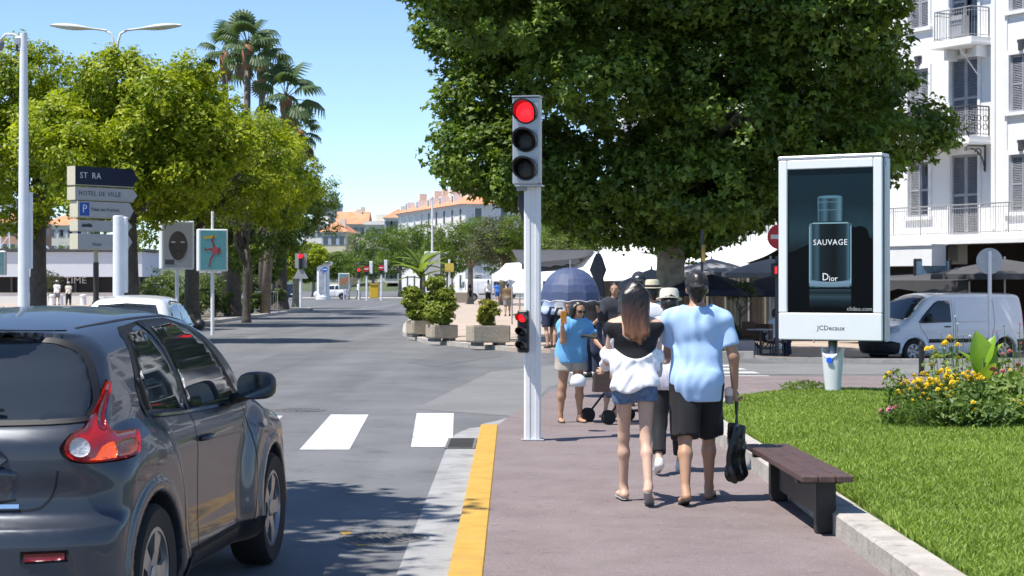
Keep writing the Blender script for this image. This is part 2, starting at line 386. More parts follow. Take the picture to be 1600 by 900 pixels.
# crumbly patch round the near cover
tag(sheet('repair_patch', smoothloop([gnd(525, 848), gnd(545, 825), gnd(620, 822), gnd(668, 845), gnd(640, 862), gnd(570, 862)], 4), .0025, mat('rough_patch', (.07, .072, .078), .9, col2=(.22, .22, .215), scale=14, bump=.8, bscale=40, detail=12), .3), kind='structure')

# lawn raised behind stone kerb blocks
LZ = .205
lawn_poly = [(2.29, -4), (2.29, 19.4), (2.42, 21.2), (2.8, 22.8), (3.6, 23.9), (5, 24.2), (30, 24.0), (30, -4)]
def lawn_z(x, y): return LZ+.05*sst((x-2.3)/3)+.02*math.sin(x*1.3+y*.7)*sst((x-2.4)/2)
tag(sheet('lawn', lawn_poly, lawn_z, lawn_soil, .6, skirt=.2), kind='structure')
sk = thing('stone_kerb', 'pale stone kerb blocks holding up the lawn edge', 'kerb', (0, 0, 0))
edge = [(2.085, y) for y in np.arange(2.2, 19.4, 1.62)]+[(2.085, 19.4), (2.19, 21.05), (2.6, 22.75), (3.45, 24.0), (4.9, 24.42)]
for i in range(len(edge)-1):
    a, b = Vector(edge[i]), Vector(edge[i+1]); d = (b-a).normalized(); nrm = Vector((d.y, -d.x)); g = d*.006
    j = random.uniform(-.004, .004); q = [a+g+nrm*j, b-g+nrm*j, b-g+nrm*.215, a+g+nrm*.215]
    m = MB(); zz = SW+.155+random.uniform(-.004, .004); bv = .018
    q2 = [a+g*2.5+nrm*(bv+j), b-g*2.5+nrm*(bv+j), b-g*2.5+nrm*.205, a+g*2.5+nrm*.205]
    vs = [(*p, SW-.02) for p in q]+[(*p, zz-bv) for p in q]+[(*p, zz) for p in q2]
    m.add(vs, [(3, 2, 1, 0), (8, 9, 10, 11)]+[(k, (k+1) % 4, 4+(k+1) % 4, 4+k) for k in range(4)]+[(4+k, 4+(k+1) % 4, 8+(k+1) % 4, 8+k) for k in range(4)])
    m.build('kerb_stone', stone, sk)

# plaza with planters beyond the side street
plaza_edge = [(30, 43.2), (12, 43.0), (6, 43.0), (.92, 43.2), (.1, 43.9), (-1.1, 46.6), (-2.5, 50.6), (-3.5, 57.5), (-4.1, 68), (-5.2, 97), (-6.2, 135), (-6.4, 150)]
plaza = plaza_edge+[(-6, 172), (40, 172), (40, 43.2)]
zp = lambda x, y: dip(x, y)+.10
tag(sheet('plaza', plaza, zp, beige, 3.0, skirt=.15), kind='structure')
pk = thing('plaza_kerb', 'pale kerb stones round the edge of the planter plaza', 'kerb', (0, 0, 0))
def kerb_run(edge, parent, L, w, h, m, zbase, side=1):
    P = [Vector(p) for p in edge]; S = [0]
    for i in range(len(P)-1): S.append(S[-1]+(P[i+1]-P[i]).length)
    def ev(s):
        for i in range(len(P)-1):
            if s <= S[i+1] or i == len(P)-2: return P[i]+(P[i+1]-P[i])*((s-S[i])/(S[i+1]-S[i]))
    s = 0
    while s < S[-1]-.05:
        e = min(s+L, S[-1]); a, b = ev(s+.006), ev(e-.006); d = (b-a).normalized(); nr = Vector((d.y, -d.x))*side
        z = zbase((a.x+b.x)/2, (a.y+b.y)/2); c = (a+b)/2+nr*(w/2-.02)
        MB().box((c.x, c.y, z+h/2-.05), ((b-a).length, w, h+.1), rz=math.atan2(d.y, d.x)).build('kerb_stone', m, parent); s = e
kerb_run(plaza_edge, pk, 2.2, .2, .115, stone, dip)

# left-hand planted strip, its kerb, and the walks beyond
strip = [(-9.6, 36), (-9.6, 50), (-12.4, 60), (-12.45, 112), (-12.9, 114), (-14, 115), (-17.5, 115), (-17.5, 36)]
tag(sheet('planted_strip', strip, .12, mat('strip_soil', (.10, .085, .06), .95, col2=(.19, .17, .13), scale=1.2, bump=.4, bscale=20), 4, skirt=.14), kind='structure')
lk = thing('strip_kerb', 'worn grey kerb stones along the planted strip on the left', 'kerb', (0, 0, 0))
kerb_run([(-9.6, 36), (-9.6, 50), (-12.4, 60), (-12.45, 112), (-12.9, 114), (-14, 115)], lk, 2.5, .25, .135, stone, lambda x, y: 0, -1)
tag(sheet('side_walk', [(-13.2, 60), (-13.2, 110), (-12.75, 110), (-12.7, 60)], .127, mat('grey_paving', (.2, .195, .185), .9, col2=(.28, .275, .265), scale=2), 4, skirt=.0), kind='structure')
tag(sheet('promenade', [(-90, 84), (-27, 84), (-27, 150), (-90, 150)], .08, beige, 8, skirt=.1), kind='structure')
tag(sheet('far_pavement', [(-40, 186), (60, 186), (60, 200), (-40, 200)], .1, mat('grey_paving2', (.33, .31, .28), .9, col2=(.42, .39, .35), scale=.5), 8, skirt=.12), kind='structure')
# ---------------------------------------------------------------- buildings
wall_white = mat('white_render', (0.74, 0.735, 0.72), 0.9, col2=(0.80, 0.795, 0.78), scale=0.6, bump=.05, bscale=30, detail=10)
trim_white = mat('white_trim', (0.74, 0.74, 0.735), 0.8, var=.05, scale=2)
shutter_m = mat('grey_shutter', (0.30, 0.305, 0.33), 0.6, var=.15, scale=3)
iron = mat('wrought_iron', (0.055, 0.055, 0.06), 0.5, var=.2, scale=8, metal=.2)
glass_dark = mat('window_glass', (0.02, 0.025, 0.03), 0.05, spec=.8)
cream = mat('cream_render', (0.62, 0.55, 0.40), 0.9, var=.08, scale=.3)
cream2 = mat('pale_cream_render', (0.66, 0.62, 0.54), 0.9, var=.06, scale=.3)
pale_grey = mat('pale_grey_render', (0.70, 0.675, 0.63), 0.9, var=.06, scale=.3)
grey_tower = mat('tower_concrete', (0.36, 0.38, 0.42), 0.9, var=.08, scale=.3)
roof_tile = mat('roof_tile', (0.50, 0.20, 0.10), 0.85, col2=(0.66, 0.32, 0.18), scale=.7, bump=.4, bscale=3, detail=8)
blue_shut = mat('blue_grey_shutter', (0.36, 0.41, 0.50), .7, var=.1, scale=1)
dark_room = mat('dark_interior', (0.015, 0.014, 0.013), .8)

# white apartment house with balconies on the right
FU = Vector((.482, -.876, 0)); FN = Vector((-.876, -.482, 0)); F0 = Vector((13.44, 64, 0)); FB = -.5
def fs(px):
    a = (px-800)/F; return (64*a-13.44)/(.482+.876*a)
def fz(px, py): return vz(py, 64-.876*fs(px))
def fp(s, d, z): return F0+FU*s+FN*d+Vector((0, 0, z))         # along, out of the wall, up
apt = thing('apartment_house', 'white apartment house with grey shutters and iron balconies', 'building', (0, 0, 0))
S0, S1, ZT = fs(965), 16.0, 17.5
ops = []                                                        # (s0, s1, z0, z1, kind)
Z1, Z2, Z3, Z4 = 3.28, 6.55, 9.85, 13.1                          # floor levels
wnd = [(fs(1420), fs(1452)), (fs(1578), fs(1618))]
door = (fs(1486), fs(1529))
for zf in (Z1, Z2, Z3, Z4):
    for a, b in wnd: ops.append((a, b, zf+.72, zf+2.6, 'w'))
    ops.append((door[0], door[1], zf+.05, zf+2.75, 'd'))
    for k in range(1, 8):
        c = fs(1436)-k*3.1
        if c < S0+1: continue
        ops.append((c-.55, c+.55, zf+.72, zf+2.6, 'w'))
    ops.append((fs(1618)+2.2, fs(1618)+3.4, zf+.05, zf+2.75, 'd'))
def wall_pieces(ops, s0, s1, z0, z1):
    ss = sorted({s0, s1, *[o[0] for o in ops], *[o[1] for o in ops]}); zs = sorted({z0, z1, *[o[2] for o in ops], *[o[3] for o in ops]})
    m = MB()
    for i in range(len(ss)-1):
        for j in range(len(zs)-1):
            cs, cz = (ss[i]+ss[i+1])/2, (zs[j]+zs[j+1])/2
            if any(o[0] < cs < o[1] and o[2] < cz < o[3] for o in ops): continue
            m.add([fp(ss[i], 0, zs[j]), fp(ss[i+1], 0, zs[j]), fp(ss[i+1], 0, zs[j+1]), fp(ss[i], 0, zs[j+1])], [(0, 1, 2, 3)])
    for a, b, c, d, k in ops:
        e = -.24
        m.add([fp(a, 0, c), fp(a, 0, d), fp(b, 0, d), fp(b, 0, c), fp(a, e, c), fp(a, e, d), fp(b, e, d), fp(b, e, c)], [(0, 4, 5, 1), (1, 5, 6, 2), (2, 6, 7, 3), (3, 7, 4, 0)])
    return m
w = wall_pieces(ops, S0, S1, Z1-.12, ZT)
w.add([fp(S0, 0, Z1-.12), fp(S0, -14, Z1-.12), fp(S0, -14, ZT), fp(S0, 0, ZT), fp(S1, 0, Z1-.12), fp(S1, -14, Z1-.12), fp(S1, -14, ZT), fp(S1, 0, ZT)], [(0, 3, 2, 1), (4, 5, 6, 7), (3, 7, 6, 2), (1, 2, 6, 5)])
w.build('wall', wall_white, apt)
def obox(m, s0, s1, d0, d1, z0, z1):
    m.add([fp(s0, d0, z0), fp(s1, d0, z0), fp(s1, d1, z0), fp(s0, d1, z0), fp(s0, d0, z1), fp(s1, d0, z1), fp(s1, d1, z1), fp(s0, d1, z1)], [(0, 1, 2, 3), (4, 7, 6, 5), (0, 4, 5, 1), (1, 5, 6, 2), (2, 6, 7, 3), (3, 7, 4, 0)])
    return m
for a, b, c, d, k in ops:
    if a < -16 or c > 10: pass
    mid = (a+b)/2; wn_ = obox(MB(), a, b, -.25, -.20, c, d).build('window', glass_dark, apt)
    fr = MB(); t = .12
    obox(fr, a-t, a, .002, .06, c, d+t); obox(fr, b, b+t, .002, .06, c, d+t); obox(fr, a, b, .002, .06, d, d+t); fr.build('frame', trim_white, wn_)
    if k == 'w': obox(MB(), a-.18, b+.18, .001, .13, c-.11, c-.001).build('sill', trim_white, wn_)
    for q, (p0, p1) in enumerate(((a, mid-.008), (mid+.008, b))):
        if k == 'd' and q == 1 and abs(c-Z3) < .1: continue
        sh = MB(); f = .07
        obox(sh, p0, p0+f, -.12, -.06, c+.01, d-.01); obox(sh, p1-f, p1, -.12, -.06, c+.01, d-.01)
        for zz in (c+.01, (c+d)/2-.05, d-.09): obox(sh, p0+f, p1-f, -.12, -.06, zz, zz+.08)
        z = c+.12
        while z < d-.1:
            sh.add([fp(p0+f, -.065, z), fp(p1-f, -.065, z), fp(p1-f, -.115, z+.05), fp(p0+f, -.115, z+.05)], [(0, 1, 2, 3)]); z += .055
        sh.build('shutter', shutter_m, wn_)
    if k == 'd' or True:
        ke = MB(); obox(ke, mid-.09, mid+.09, .03, .12, d+.10, d+.42); obox(ke, mid-.16, mid+.16, .02, .09, d+.36, d+.46); ke.build('keystone', iron if k == 'w' else trim_white, wn_)
def railing(parent, s0, s1, dout, z, h, ornate, ends=True):
    r = MB()
    segs = [((s0, dout), (s1, dout))]+([((s0, 0.03), (s0, dout)), ((s1, 0.03), (s1, dout))] if ends else [])
    for (a, da), (b, db) in segs:
        P0, P1 = fp(a, da, z), fp(b, db, z); L = (P1-P0).length; U = Vector((0, 0, 1))
        for hh, rr in ((h, .025), (.08, .014), (h-.12, .012)): r.tube([P0+U*hh, P1+U*hh], rr, 5)
        nb = max(2, int(L/(.115)))
        for i in range(nb+1):
            p = P0+(P1-P0)*(i/nb); r.tube([p+U*.02, p+U*h], .022 if i % 12 == 0 else .0085, 4, caps=False)
        if ornate:
            n = max(2, int(L/.23))
            for i in range(n):
                c = P0+(P1-P0)*((i+.5)/n); D = (P1-P0).normalized()
                for zc, R in ((.32, .10), (.6, .10)):
                    r.tube([c+D*R*math.cos(t)+U*(zc+R*math.sin(t)) for t in np.linspace(0, 2*PI, 9)], .013, 4, caps=False)
    return r.build('railing', iron if ornate else mat('grey_rail', (.32, .32, .33), .5, metal=.2), parent)
# long first-floor balcony
lb = obox(MB(), S0, S1, .001, 1.0, Z1-.16, Z1).build('balcony', trim_white, apt); obox(MB(), S0, S1, .9, 1.06, Z1-.30, Z1-.163).build('moulding', trim_white, lb); railing(lb, S0+.1, S1-.1, .95, Z1, 1.0, False)
for zf, sa, sb, dd in ((Z2, fs(1437), fs(1548), .95), (Z3, fs(1486), fs(1548), .85), (Z4, fs(1486), fs(1548), .85)):
    b_ = obox(MB(), sa, sb, .001, dd, zf-.18, zf).build('balcony', trim_white, apt); obox(MB(), sa-.06, sb+.06, .001, dd+.07, zf-.255, zf-.183).build('moulding', trim_white, b_)
    railing(b_, sa+.06, sb-.06, dd-.06, zf, 1.0, zf == Z2)
    if zf == Z2:
        for s_ in (sa+.35, sb-.25):
            br = MB(); br.tube([fp(s_, .02, zf-.27), fp(s_, .02, zf-1.15)], .03, 5); br.tube([fp(s_, .05, zf-.30), fp(s_, .8, zf-.30)], .025, 5)
            br.tube([fp(s_, .04+.62*(1-math.cos(t)), zf-1.12+.72*math.sin(t)) for t in np.linspace(0, PI/2, 8)], .025, 5)
            br.tube([fp(s_, .30+.16*math.cos(t)*(1-t/9), zf-.52+.16*math.sin(t)*(1-t/9)) for t in np.linspace(0, 6.5, 14)], .018, 5); br.build('bracket', iron, b_)
    else:
        for s_ in (sa+.2, sb-.3): obox(MB(), s_, s_+.16, .002, .5, zf-.62, zf-.257).build('corbel', trim_white, b_)
# air-conditioner box on the third-floor balcony and the awning pole
obox(MB(), fs(1506), fs(1523), .25, .6, Z3+.1, Z3+.8).build('air_conditioner', mat('ac_grey', (.35, .35, .36), .5, var=.1), apt)
MB().tube([fp(fs(1520), .6, Z3-.3), fp(fs(1536), .05, Z2+1.9)], .025, 5).build('stay_rod', trim_white, apt)
# quoin band at the building's breaks
for px in (1553, 1572): obox(MB(), fs(px)-.09, fs(px)+.09, .001, .05, Z1+.2, ZT-.3).build('pilaster', trim_white, apt)
# ground floor: columns, dark cafe rooms, canopy
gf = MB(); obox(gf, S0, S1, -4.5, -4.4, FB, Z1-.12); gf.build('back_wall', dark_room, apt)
for s_ in np.arange(S0+.2, S1, 4.2):
    obox(MB(), s_, s_+.5, -.4, .03, FB, Z1-.165).build('pillar', cream2, apt)
obox(MB(), S0, S1, -4.5, 0, Z1-.17, Z1-.125).build('soffit', trim_white, apt)
cn = obox(MB(), fs(1404), fs(1516), 1.08, 1.7, Z1-1.02, Z1-.35).build('canopy', trim_white, apt); obox(MB(), fs(1404)-.05, fs(1516)+.05, 1.05, 1.76, Z1-.345, Z1-.29).build('moulding', trim_white, cn)
obox(MB(), fs(1300), fs(1403)-.03, 1.1, 1.5, Z1-1.0, Z1-.35).build('sign_band', mat('slate_band', (.10, .115, .125), .6), apt)
letter_white = mat('letter_white', (.8, .8, .78), .6)
text_mesh('lettering', 'RE', .42, letter_white, apt, face_matrix(fp(fs(1394), 1.51, Z1-.68), FU, (0, 0, 1)), .01)
# warm bulbs in the cafe rooms
bulb = mat('warm_bulb', (1, .7, .3), .5, emit=(1, .55, .2), es=6)
for i, (px, py) in enumerate([(1412, 397), (1422, 403), (1408, 411), (1418, 416)]):
    s_ = fs(px); p = fp(s_, -.5, fz(px, py)); MB().lathe([(.0, -.05), (.05, 0), (0, .05)], p, 8).build('bulb', bulb, apt)

# ---- far buildings
def far_house(name, label, c, w, d, h, rot, wm, roof, rm=None, rows=3, cols=5, dcols=3, wsz=(1.0, 1.6), base=0, shm=None, roofh=2.5, over=.5, side_windows=True):
    t = thing(name, label, 'building', (c[0], c[1], base), rot)
    MB().box((0, 0, h/2), (w, d, h)).build('wall', wm, t)
    if roof == 'hip':
        o = over; k = min(w, d)/2+o; m = MB()
        hx, hy = w/2+o, d/2+o; r = max(hx-k, .1) if w >= d else .1; ry = max(hy-k, .1) if d > w else .1
        m.add([(-hx, -hy, h), (hx, -hy, h), (hx, hy, h), (-hx, hy, h), (-r, -ry if d > w else 0, h+roofh), (r, -ry if d > w else 0, h+roofh), (r, ry if d > w else 0.01, h+roofh), (-r, ry if d > w else .01, h+roofh)],
              [(0, 1, 5, 4), (1, 2, 6, 5), (2, 3, 7, 6), (3, 0, 4, 7), (4, 5, 6, 7), (3, 2, 1, 0)])
        rf = m.build('roof', rm or roof_tile, t)
    elif roof == 'gable':
        o = over; m = MB(); hx, hy = w/2+o, d/2+o
        m.add([(-hx, -hy, h), (hx, -hy, h), (hx, hy, h), (-hx, hy, h), (-hx, 0, h+roofh), (hx, 0, h+roofh)], [(0, 1, 5, 4), (2, 3, 4, 5), (1, 2, 5), (3, 0, 4), (3, 2, 1, 0)])
        rf = m.build('roof', rm or roof_tile, t)
    else:
        rf = MB().box((0, 0, h+.25), (w+.3, d+.3, .5)).build('roof', rm or wm, t)
    m = MB(); m.box((0, 0, h-.15), (w+.6, d+.6, .35)); m.build('cornice', trim_white if wm is not cream else cream2, t)
    wm_, sm_ = None, None
    def win(x, y, z, rz):
        nonlocal wm_, sm_
        if wm_ is None:
            wm_ = MB().box((0, -.02, 0), (wsz[0], .14, wsz[1])).build('window', glass_dark, t); o = wm_
            sm_ = MB().box((0, .0, 0), (wsz[0]*1.7, .12, wsz[1]*1.08)).build('surround', shm or blue_shut, o)
        else:
            o = wm_.copy(); C.objects.link(o); o.parent = t; s = sm_.copy(); C.objects.link(s); s.parent = o
        o.location = (x, y, z); o.rotation_euler = (0, 0, rz)
    fh = h/rows
    for r in range(rows):
        for i in range(cols): win(-w/2+(i+.5)*w/cols, -d/2-.03, fh*(r+.52), 0)
        if side_windows:
            for i in range(dcols):
                win(-w/2-.03, -d/2+(i+.5)*d/dcols, fh*(r+.52), -PI/2); win(w/2+.03, -d/2+(i+.5)*d/dcols, fh*(r+.52), PI/2)
    return t, rf
# long white house with an orange roof: corner at px 725, left face running away
bc = Vector((ux(727, 300), 300)); le = Vector((ux(622, 345), 345)); dl = (le-bc); Lf = dl.length; rotw = math.atan2(dl.y, dl.x)-PI   # local +x from le to bc
ctr = (bc+le)/2+Vector((-dl.y, dl.x)).normalized()*-9
cen = ctr
t, rf = far_house('white_mansion', 'long white building with orange tiled roof above the far trees', (cen.x, cen.y), Lf, 18, 14.9, rotw, pale_grey, 'hip', rows=4, cols=9, dcols=4, wsz=(1.1, 2.2), roofh=4.2, over=.9, shm=trim_white)
for i in range(7):
    MB().box((-Lf/2+5+i*5.5, -5.5+(i % 2)*3, 17.3+(i % 2)*.8), (1.7, 1.4, 2.6)).build('chimney', cream2, rf)
for i in range(5):
    dm = MB().box((-Lf/2+4+i*8.2, -7.6, 16.2), (1.6, 1.5, 1.6)).build('dormer', trim_white, rf); MB().box((-Lf/2+4+i*8.2, -8.37, 16.2), (.9, .05, 1.1)).build('pane', glass_dark, dm)
for i in range(3):
    dm = MB().box((Lf/2-1.6, -4+i*4.2, 16.2), (1.6, 1.6, 1.6)).build('dormer', trim_white, rf); MB().box((Lf/2-.77, -4+i*4.2, 16.2), (.05, .9, 1.1)).build('pane', glass_dark, dm)
FH = [  # px0, px1, py eave, Y, depth, base y px, material, roof, roofh, rows, cols, label
    (600, 640, 340, 380, 14, 420, cream2, 'hip', 2.0, 4, 4, 'cream house touching the left end of the long white building'),
    (572, 606, 349, 400, 12, 420, cream2, 'flat', 2, 3, 4, 'flat roofed cream house between yellow house and long white building'),
    (526, 572, 350, 420, 14, 425, cream, 'gable', 3.2, 4, 4, 'yellow house with orange gable roof on the far hillside'),
    (507, 545, 362, 380, 12, 425, cream, 'hip', 2.2, 3, 3, 'lower yellow house with orange roof beside white balconied house'),
    (478, 510, 352, 400, 14, 425, pale_grey, 'flat', 2, 4, 3, 'white far house with blue shutters at the edge of left trees'),
    (497, 525, 318, 560, 16, 425, grey_tower, 'flat', 2, 9, 4, 'grey tower block rising behind the far left houses'),
    (540, 575, 341, 480, 12, 425, cream2, 'hip', 2.6, 4, 4, 'pale house with red roof behind the yellow gabled house'),
    (640, 700, 345, 420, 14, 425, cream2, 'hip', 3, 4, 6, 'pale house hidden behind the long white building'),
    (-10, 55, 348, 420, 14, 440, mat('terracotta_wall', (.50, .27, .19), .9, var=.08), 'hip', 3, 4, 5, 'red roofed house behind the white kiosk at far left'),
    (60, 130, 352, 460, 14, 440, cream2, 'hip', 3, 4, 5, 'pale house behind the kiosk right of the red one'),
    (-60, 10, 310, 520, 16, 440, pale_grey, 'flat', 3, 7, 5, 'pale tall block at the far left edge')]
for a, b, pe, Y, d, pb, wm, rt, rh, rows, cols, lab in FH:
    x0, x1 = ux(a, Y), ux(b, Y); z1 = vz(pe, Y); base = max(0, vz(pb, Y)-3) if pb < HZ else 0
    t, rf = far_house('hill_house' if wm is not grey_tower else 'tower_block', lab, ((x0+x1)/2, Y+d/2), x1-x0, d, z1-base, random.uniform(-.12, .12), wm, rt, None, rows, cols, 2, (1.0, 1.7), base, roofh=rh)
    if rt != 'flat': MB().box(((x1-x0)*.2, -1, z1-base+rh*.8), (1.2, 1.0, 2.2)).build('chimney', cream2, rf)
    else: MB().box(((x1-x0)*.2, 0, z1-base+1.3), (3, 3, 1.8)).build('roof_hut', wm, rf)
# green hill carrying the far houses
hv = []; hf = []; nx, ny = 60, 14
for j in range(ny):
    for i in range(nx):
        x = -420+i*840/(nx-1); y = 330+j*40; b = 16*sst((y-340)/200)*(.65+.35*math.sin(x*.021+1)+.2*math.sin(x*.06))
        hv.append((x, y, b-.3))
hf = [(j*nx+i, j*nx+i+1, (j+1)*nx+i+1, (j+1)*nx+i) for j in range(ny-1) for i in range(nx-1)]
tag(mobj('hill', hv, hf, mat('hill_green', (.05, .075, .03), .95, col2=(.10, .12, .06), scale=.08, bump=.5, bscale=.3), None, True), kind='structure')

# ---- low white kiosk on the far left promenade
Yk = 148; x0, x1 = ux(-60, Yk), ux(222, Yk)
ks = thing('harbour_kiosk', 'long low kiosk with white fascia and dark shopfront at far left', 'building', ((x0+x1)/2, Yk+4, .08)); W = x1-x0
MB().box((0, 0, (vz(434, Yk)+vz(395, Yk))/2), (W, 8, vz(395, Yk)-vz(434, Yk))).build('fascia', mat('fascia_white', (.62, .63, .66), .7, var=.04), ks)
MB().box((0, 0, vz(394, Yk)+.1), (W+.5, 8.5, .22)).build('roof', mat('kiosk_roof', (.06, .06, .065), .6), ks)
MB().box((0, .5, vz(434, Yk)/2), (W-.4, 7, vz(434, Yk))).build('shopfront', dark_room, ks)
for i in range(9): MB().box((-W/2+.4+i*(W-.8)/8, -3.2, vz(434, Yk)/2), (.18, .18, vz(434, Yk)-.02)).build('post', iron, ks)
text_mesh('lettering', 'TIME', .75, mat('letter_grey', (.45, .45, .45), .6), ks, face_matrix((ux(115, Yk)-(x0+x1)/2, -3.35, vz(438, Yk)-.1), (1, 0, 0), (0, 0, 1)), .02, sx=1.15)
# ---------------------------------------------------------------- trees
bark = mat('plane_bark', (.17, .14, .10), .9, col2=(.36, .32, .24), scale=3, bump=.6, bscale=12, contrast=(.35, .65))
bark_dark = mat('dark_bark', (.06, .05, .04), .95, col2=(.13, .11, .09), scale=4, bump=.9, bscale=14)
palm_bark = mat('palm_bark', (.13, .10, .075), .95, col2=(.22, .18, .14), scale=5, bump=.9, bscale=10)
def leaf_shape(kind):
    if kind == 'lobed':
        P = [(0, 0), (.55, .22), (.22, .45), (0, 1.0), (-.22, .45), (-.55, .22)]
        z = [0, -.10, .03, -.12, .03, -.10]; V = np.array([(p[0], p[1]-.4, q) for p, q in zip(P, z)])
        T = [(0, 1, 2), (0, 2, 4), (2, 3, 4), (0, 4, 5)]
        return V[np.array(T)]
    if kind == 'diamond':
        V = np.array([(0, -.5, 0), (.26, 0, .06), (0, .5, -.05), (-.26, 0, .06)]); return V[np.array([(0, 1, 2), (0, 2, 3)])]
    if kind == 'blade':
        V = np.array([(0, -.5, 0), (.07, 0, .03), (0, .5, -.12), (-.07, 0, .03)]); return V[np.array([(0, 1, 2), (0, 2, 3)])]
def leaves(P, N, size, kind, m, name, parent, jit=.35, hue=None, g=rng):
    """leaf triangles at points P with normals about N"""
    T = leaf_shape(kind); n = len(P); nt = len(T)
    N = N/np.maximum(np.linalg.norm(N, axis=1, keepdims=True), 1e-6)
    r = g.normal(size=(n, 3)); A = r-N*(r*N).sum(1, keepdims=True); A /= np.maximum(np.linalg.norm(A, axis=1, keepdims=True), 1e-6); B = np.cross(N, A)
    s = size*(1+jit*g.uniform(-1, 1, n)); M = np.stack([A, B, N], 2)*s[:, None, None]
    V = np.einsum('nij,tkj->ntki', M, T)+P[:, None, None, :]
    V = V.reshape(-1, 3); Fc = np.arange(len(V)).reshape(-1, 3)
    h = g.uniform(0, 1, n) if hue is None else np.clip(hue+g.normal(0, .18, n), 0, 1)
    return npmesh(name, V, Fc, m, parent, False, np.repeat(h, nt))
def crown_points(lobes, ncl, per, crad, seed=1, shell=(.72, 1.03), up=.8, outw=.5, rnd=.55, thin=None, flat=.6):
    g = np.random.default_rng(seed); L = np.array(lobes, float); area = (L[:, 3]*L[:, 4]+L[:, 3]*L[:, 5]+L[:, 4]*L[:, 5]); k = g.choice(len(L), ncl*2, p=area/area.sum())
    d = g.normal(size=(ncl*2, 3)); d /= np.linalg.norm(d, axis=1, keepdims=True); q = g.uniform(shell[0], shell[1], (ncl*2, 1))
    c = L[k, :3]+d*L[k, 3:6]*q; deep = np.zeros(len(c), bool)
    for l in L: deep |= (((c-l[:3])/l[3:6])**2).sum(1) < .45
    ok = ~deep
    if thin is not None: ok &= thin(c, g)
    c = c[ok][:ncl]; d = d[ok][:ncl]; n = len(c)
    hue = np.repeat(g.uniform(.1, .8, n), per)
    cr = np.repeat(crad*g.uniform(.6, 1.4, n), per)[:, None]
    off = g.normal(size=(n*per, 3)); off /= np.linalg.norm(off, axis=1, keepdims=True); off *= cr*(g.uniform(0, 1, (n*per, 1))**.5); off[:, 2] *= flat
    P = np.repeat(c, per, 0)+off; N = np.repeat(d, per, 0)*outw+g.normal(size=P.shape)*rnd; N[:, 2] += up
    return P, N, hue, g
def limb(m, a, b, ra, rb, sag=.0, n=6, wob=.0, seed=0):
    r = random.Random(seed); a, b = Vector(a), Vector(b); pts = []; rs = []
    for i in range(n+1):
        t = i/n; p = a.lerp(b, t); w = math.sin(t*PI)
        p += Vector((r.uniform(-1, 1), r.uniform(-1, 1), 0))*wob*w+Vector((0, 0, sag*w)); pts.append(p); rs.append(ra+(rb-ra)*t)
    m.tube(pts, rs, 9)
    return pts
def tree(name, label, base, tr, th, lobes, ncl, per, crad, lsize, kind, lm, bm, seed=1, group=None, lean=(0, 0), shell=(.72, 1.03), up=.8, thin=None, nl=8, outw=.5, fork=None, flat=.6):
    t = thing(name, label, 'tree', base, 0, group); m = MB(); lx, ly = lean
    top = Vector((lx, ly, th)); m.tube([(0, 0, -.3), (0, 0, .05), (lx*.12, ly*.12, th*.15), (lx*.45, ly*.45, th*.5), top], [tr*1.5, tr*1.3, tr*1.02, tr*.92, tr*.85], 12); m.build('trunk', bm, t, smooth=True)
    r = random.Random(seed); lb = MB(); L = sorted(lobes, key=lambda l: -l[3]*l[4])[:nl]
    for i, l in enumerate(L):
        c = Vector(l[:3]); s = top-Vector((0, 0, r.uniform(0, .25)*th)); mid = s.lerp(c, .5)+Vector((0, 0, .1*(c-s).length))
        lb.tube([s, s.lerp(mid, .5)+Vector((r.uniform(-.2, .2), r.uniform(-.2, .2), 0)), mid, mid.lerp(c, .6), c], [tr*.55, tr*.42, tr*.33, tr*.22, tr*.12], 8)
        for q in range(4):
            d = Vector((r.gauss(0, 1), r.gauss(0, 1), r.gauss(.2, .7))).normalized(); e = c+Vector((d.x*l[3], d.y*l[4], d.z*l[5]))*.85
            lb.tube([mid.lerp(c, .5), (mid.lerp(c, .5)+e)/2+Vector((0, 0, .15)), e], [tr*.2, tr*.13, tr*.04], 6)
    tag(lb.build('limbs', bm, t, smooth=True))
    P, N, hue, g = crown_points(lobes, ncl, per, crad, seed, shell, up, outw, thin=thin, flat=flat)
    leaves(P, N, lsize, kind, lm, 'crown', t, .45, hue=hue, g=g)
    return t
plane_leaf = leafmat('plane_leaves', (.038, .078, .012), (.20, .285, .04), .34)
camphor_leaf = leafmat('camphor_leaves', (.10, .165, .010), (.47, .505, .03), .40)
green_leaf = leafmat('street_tree_leaves', (.06, .11, .016), (.19, .26, .045), .35)
olive_leaf = leafmat('olive_leaves', (.07, .085, .04), (.15, .16, .08), .25)

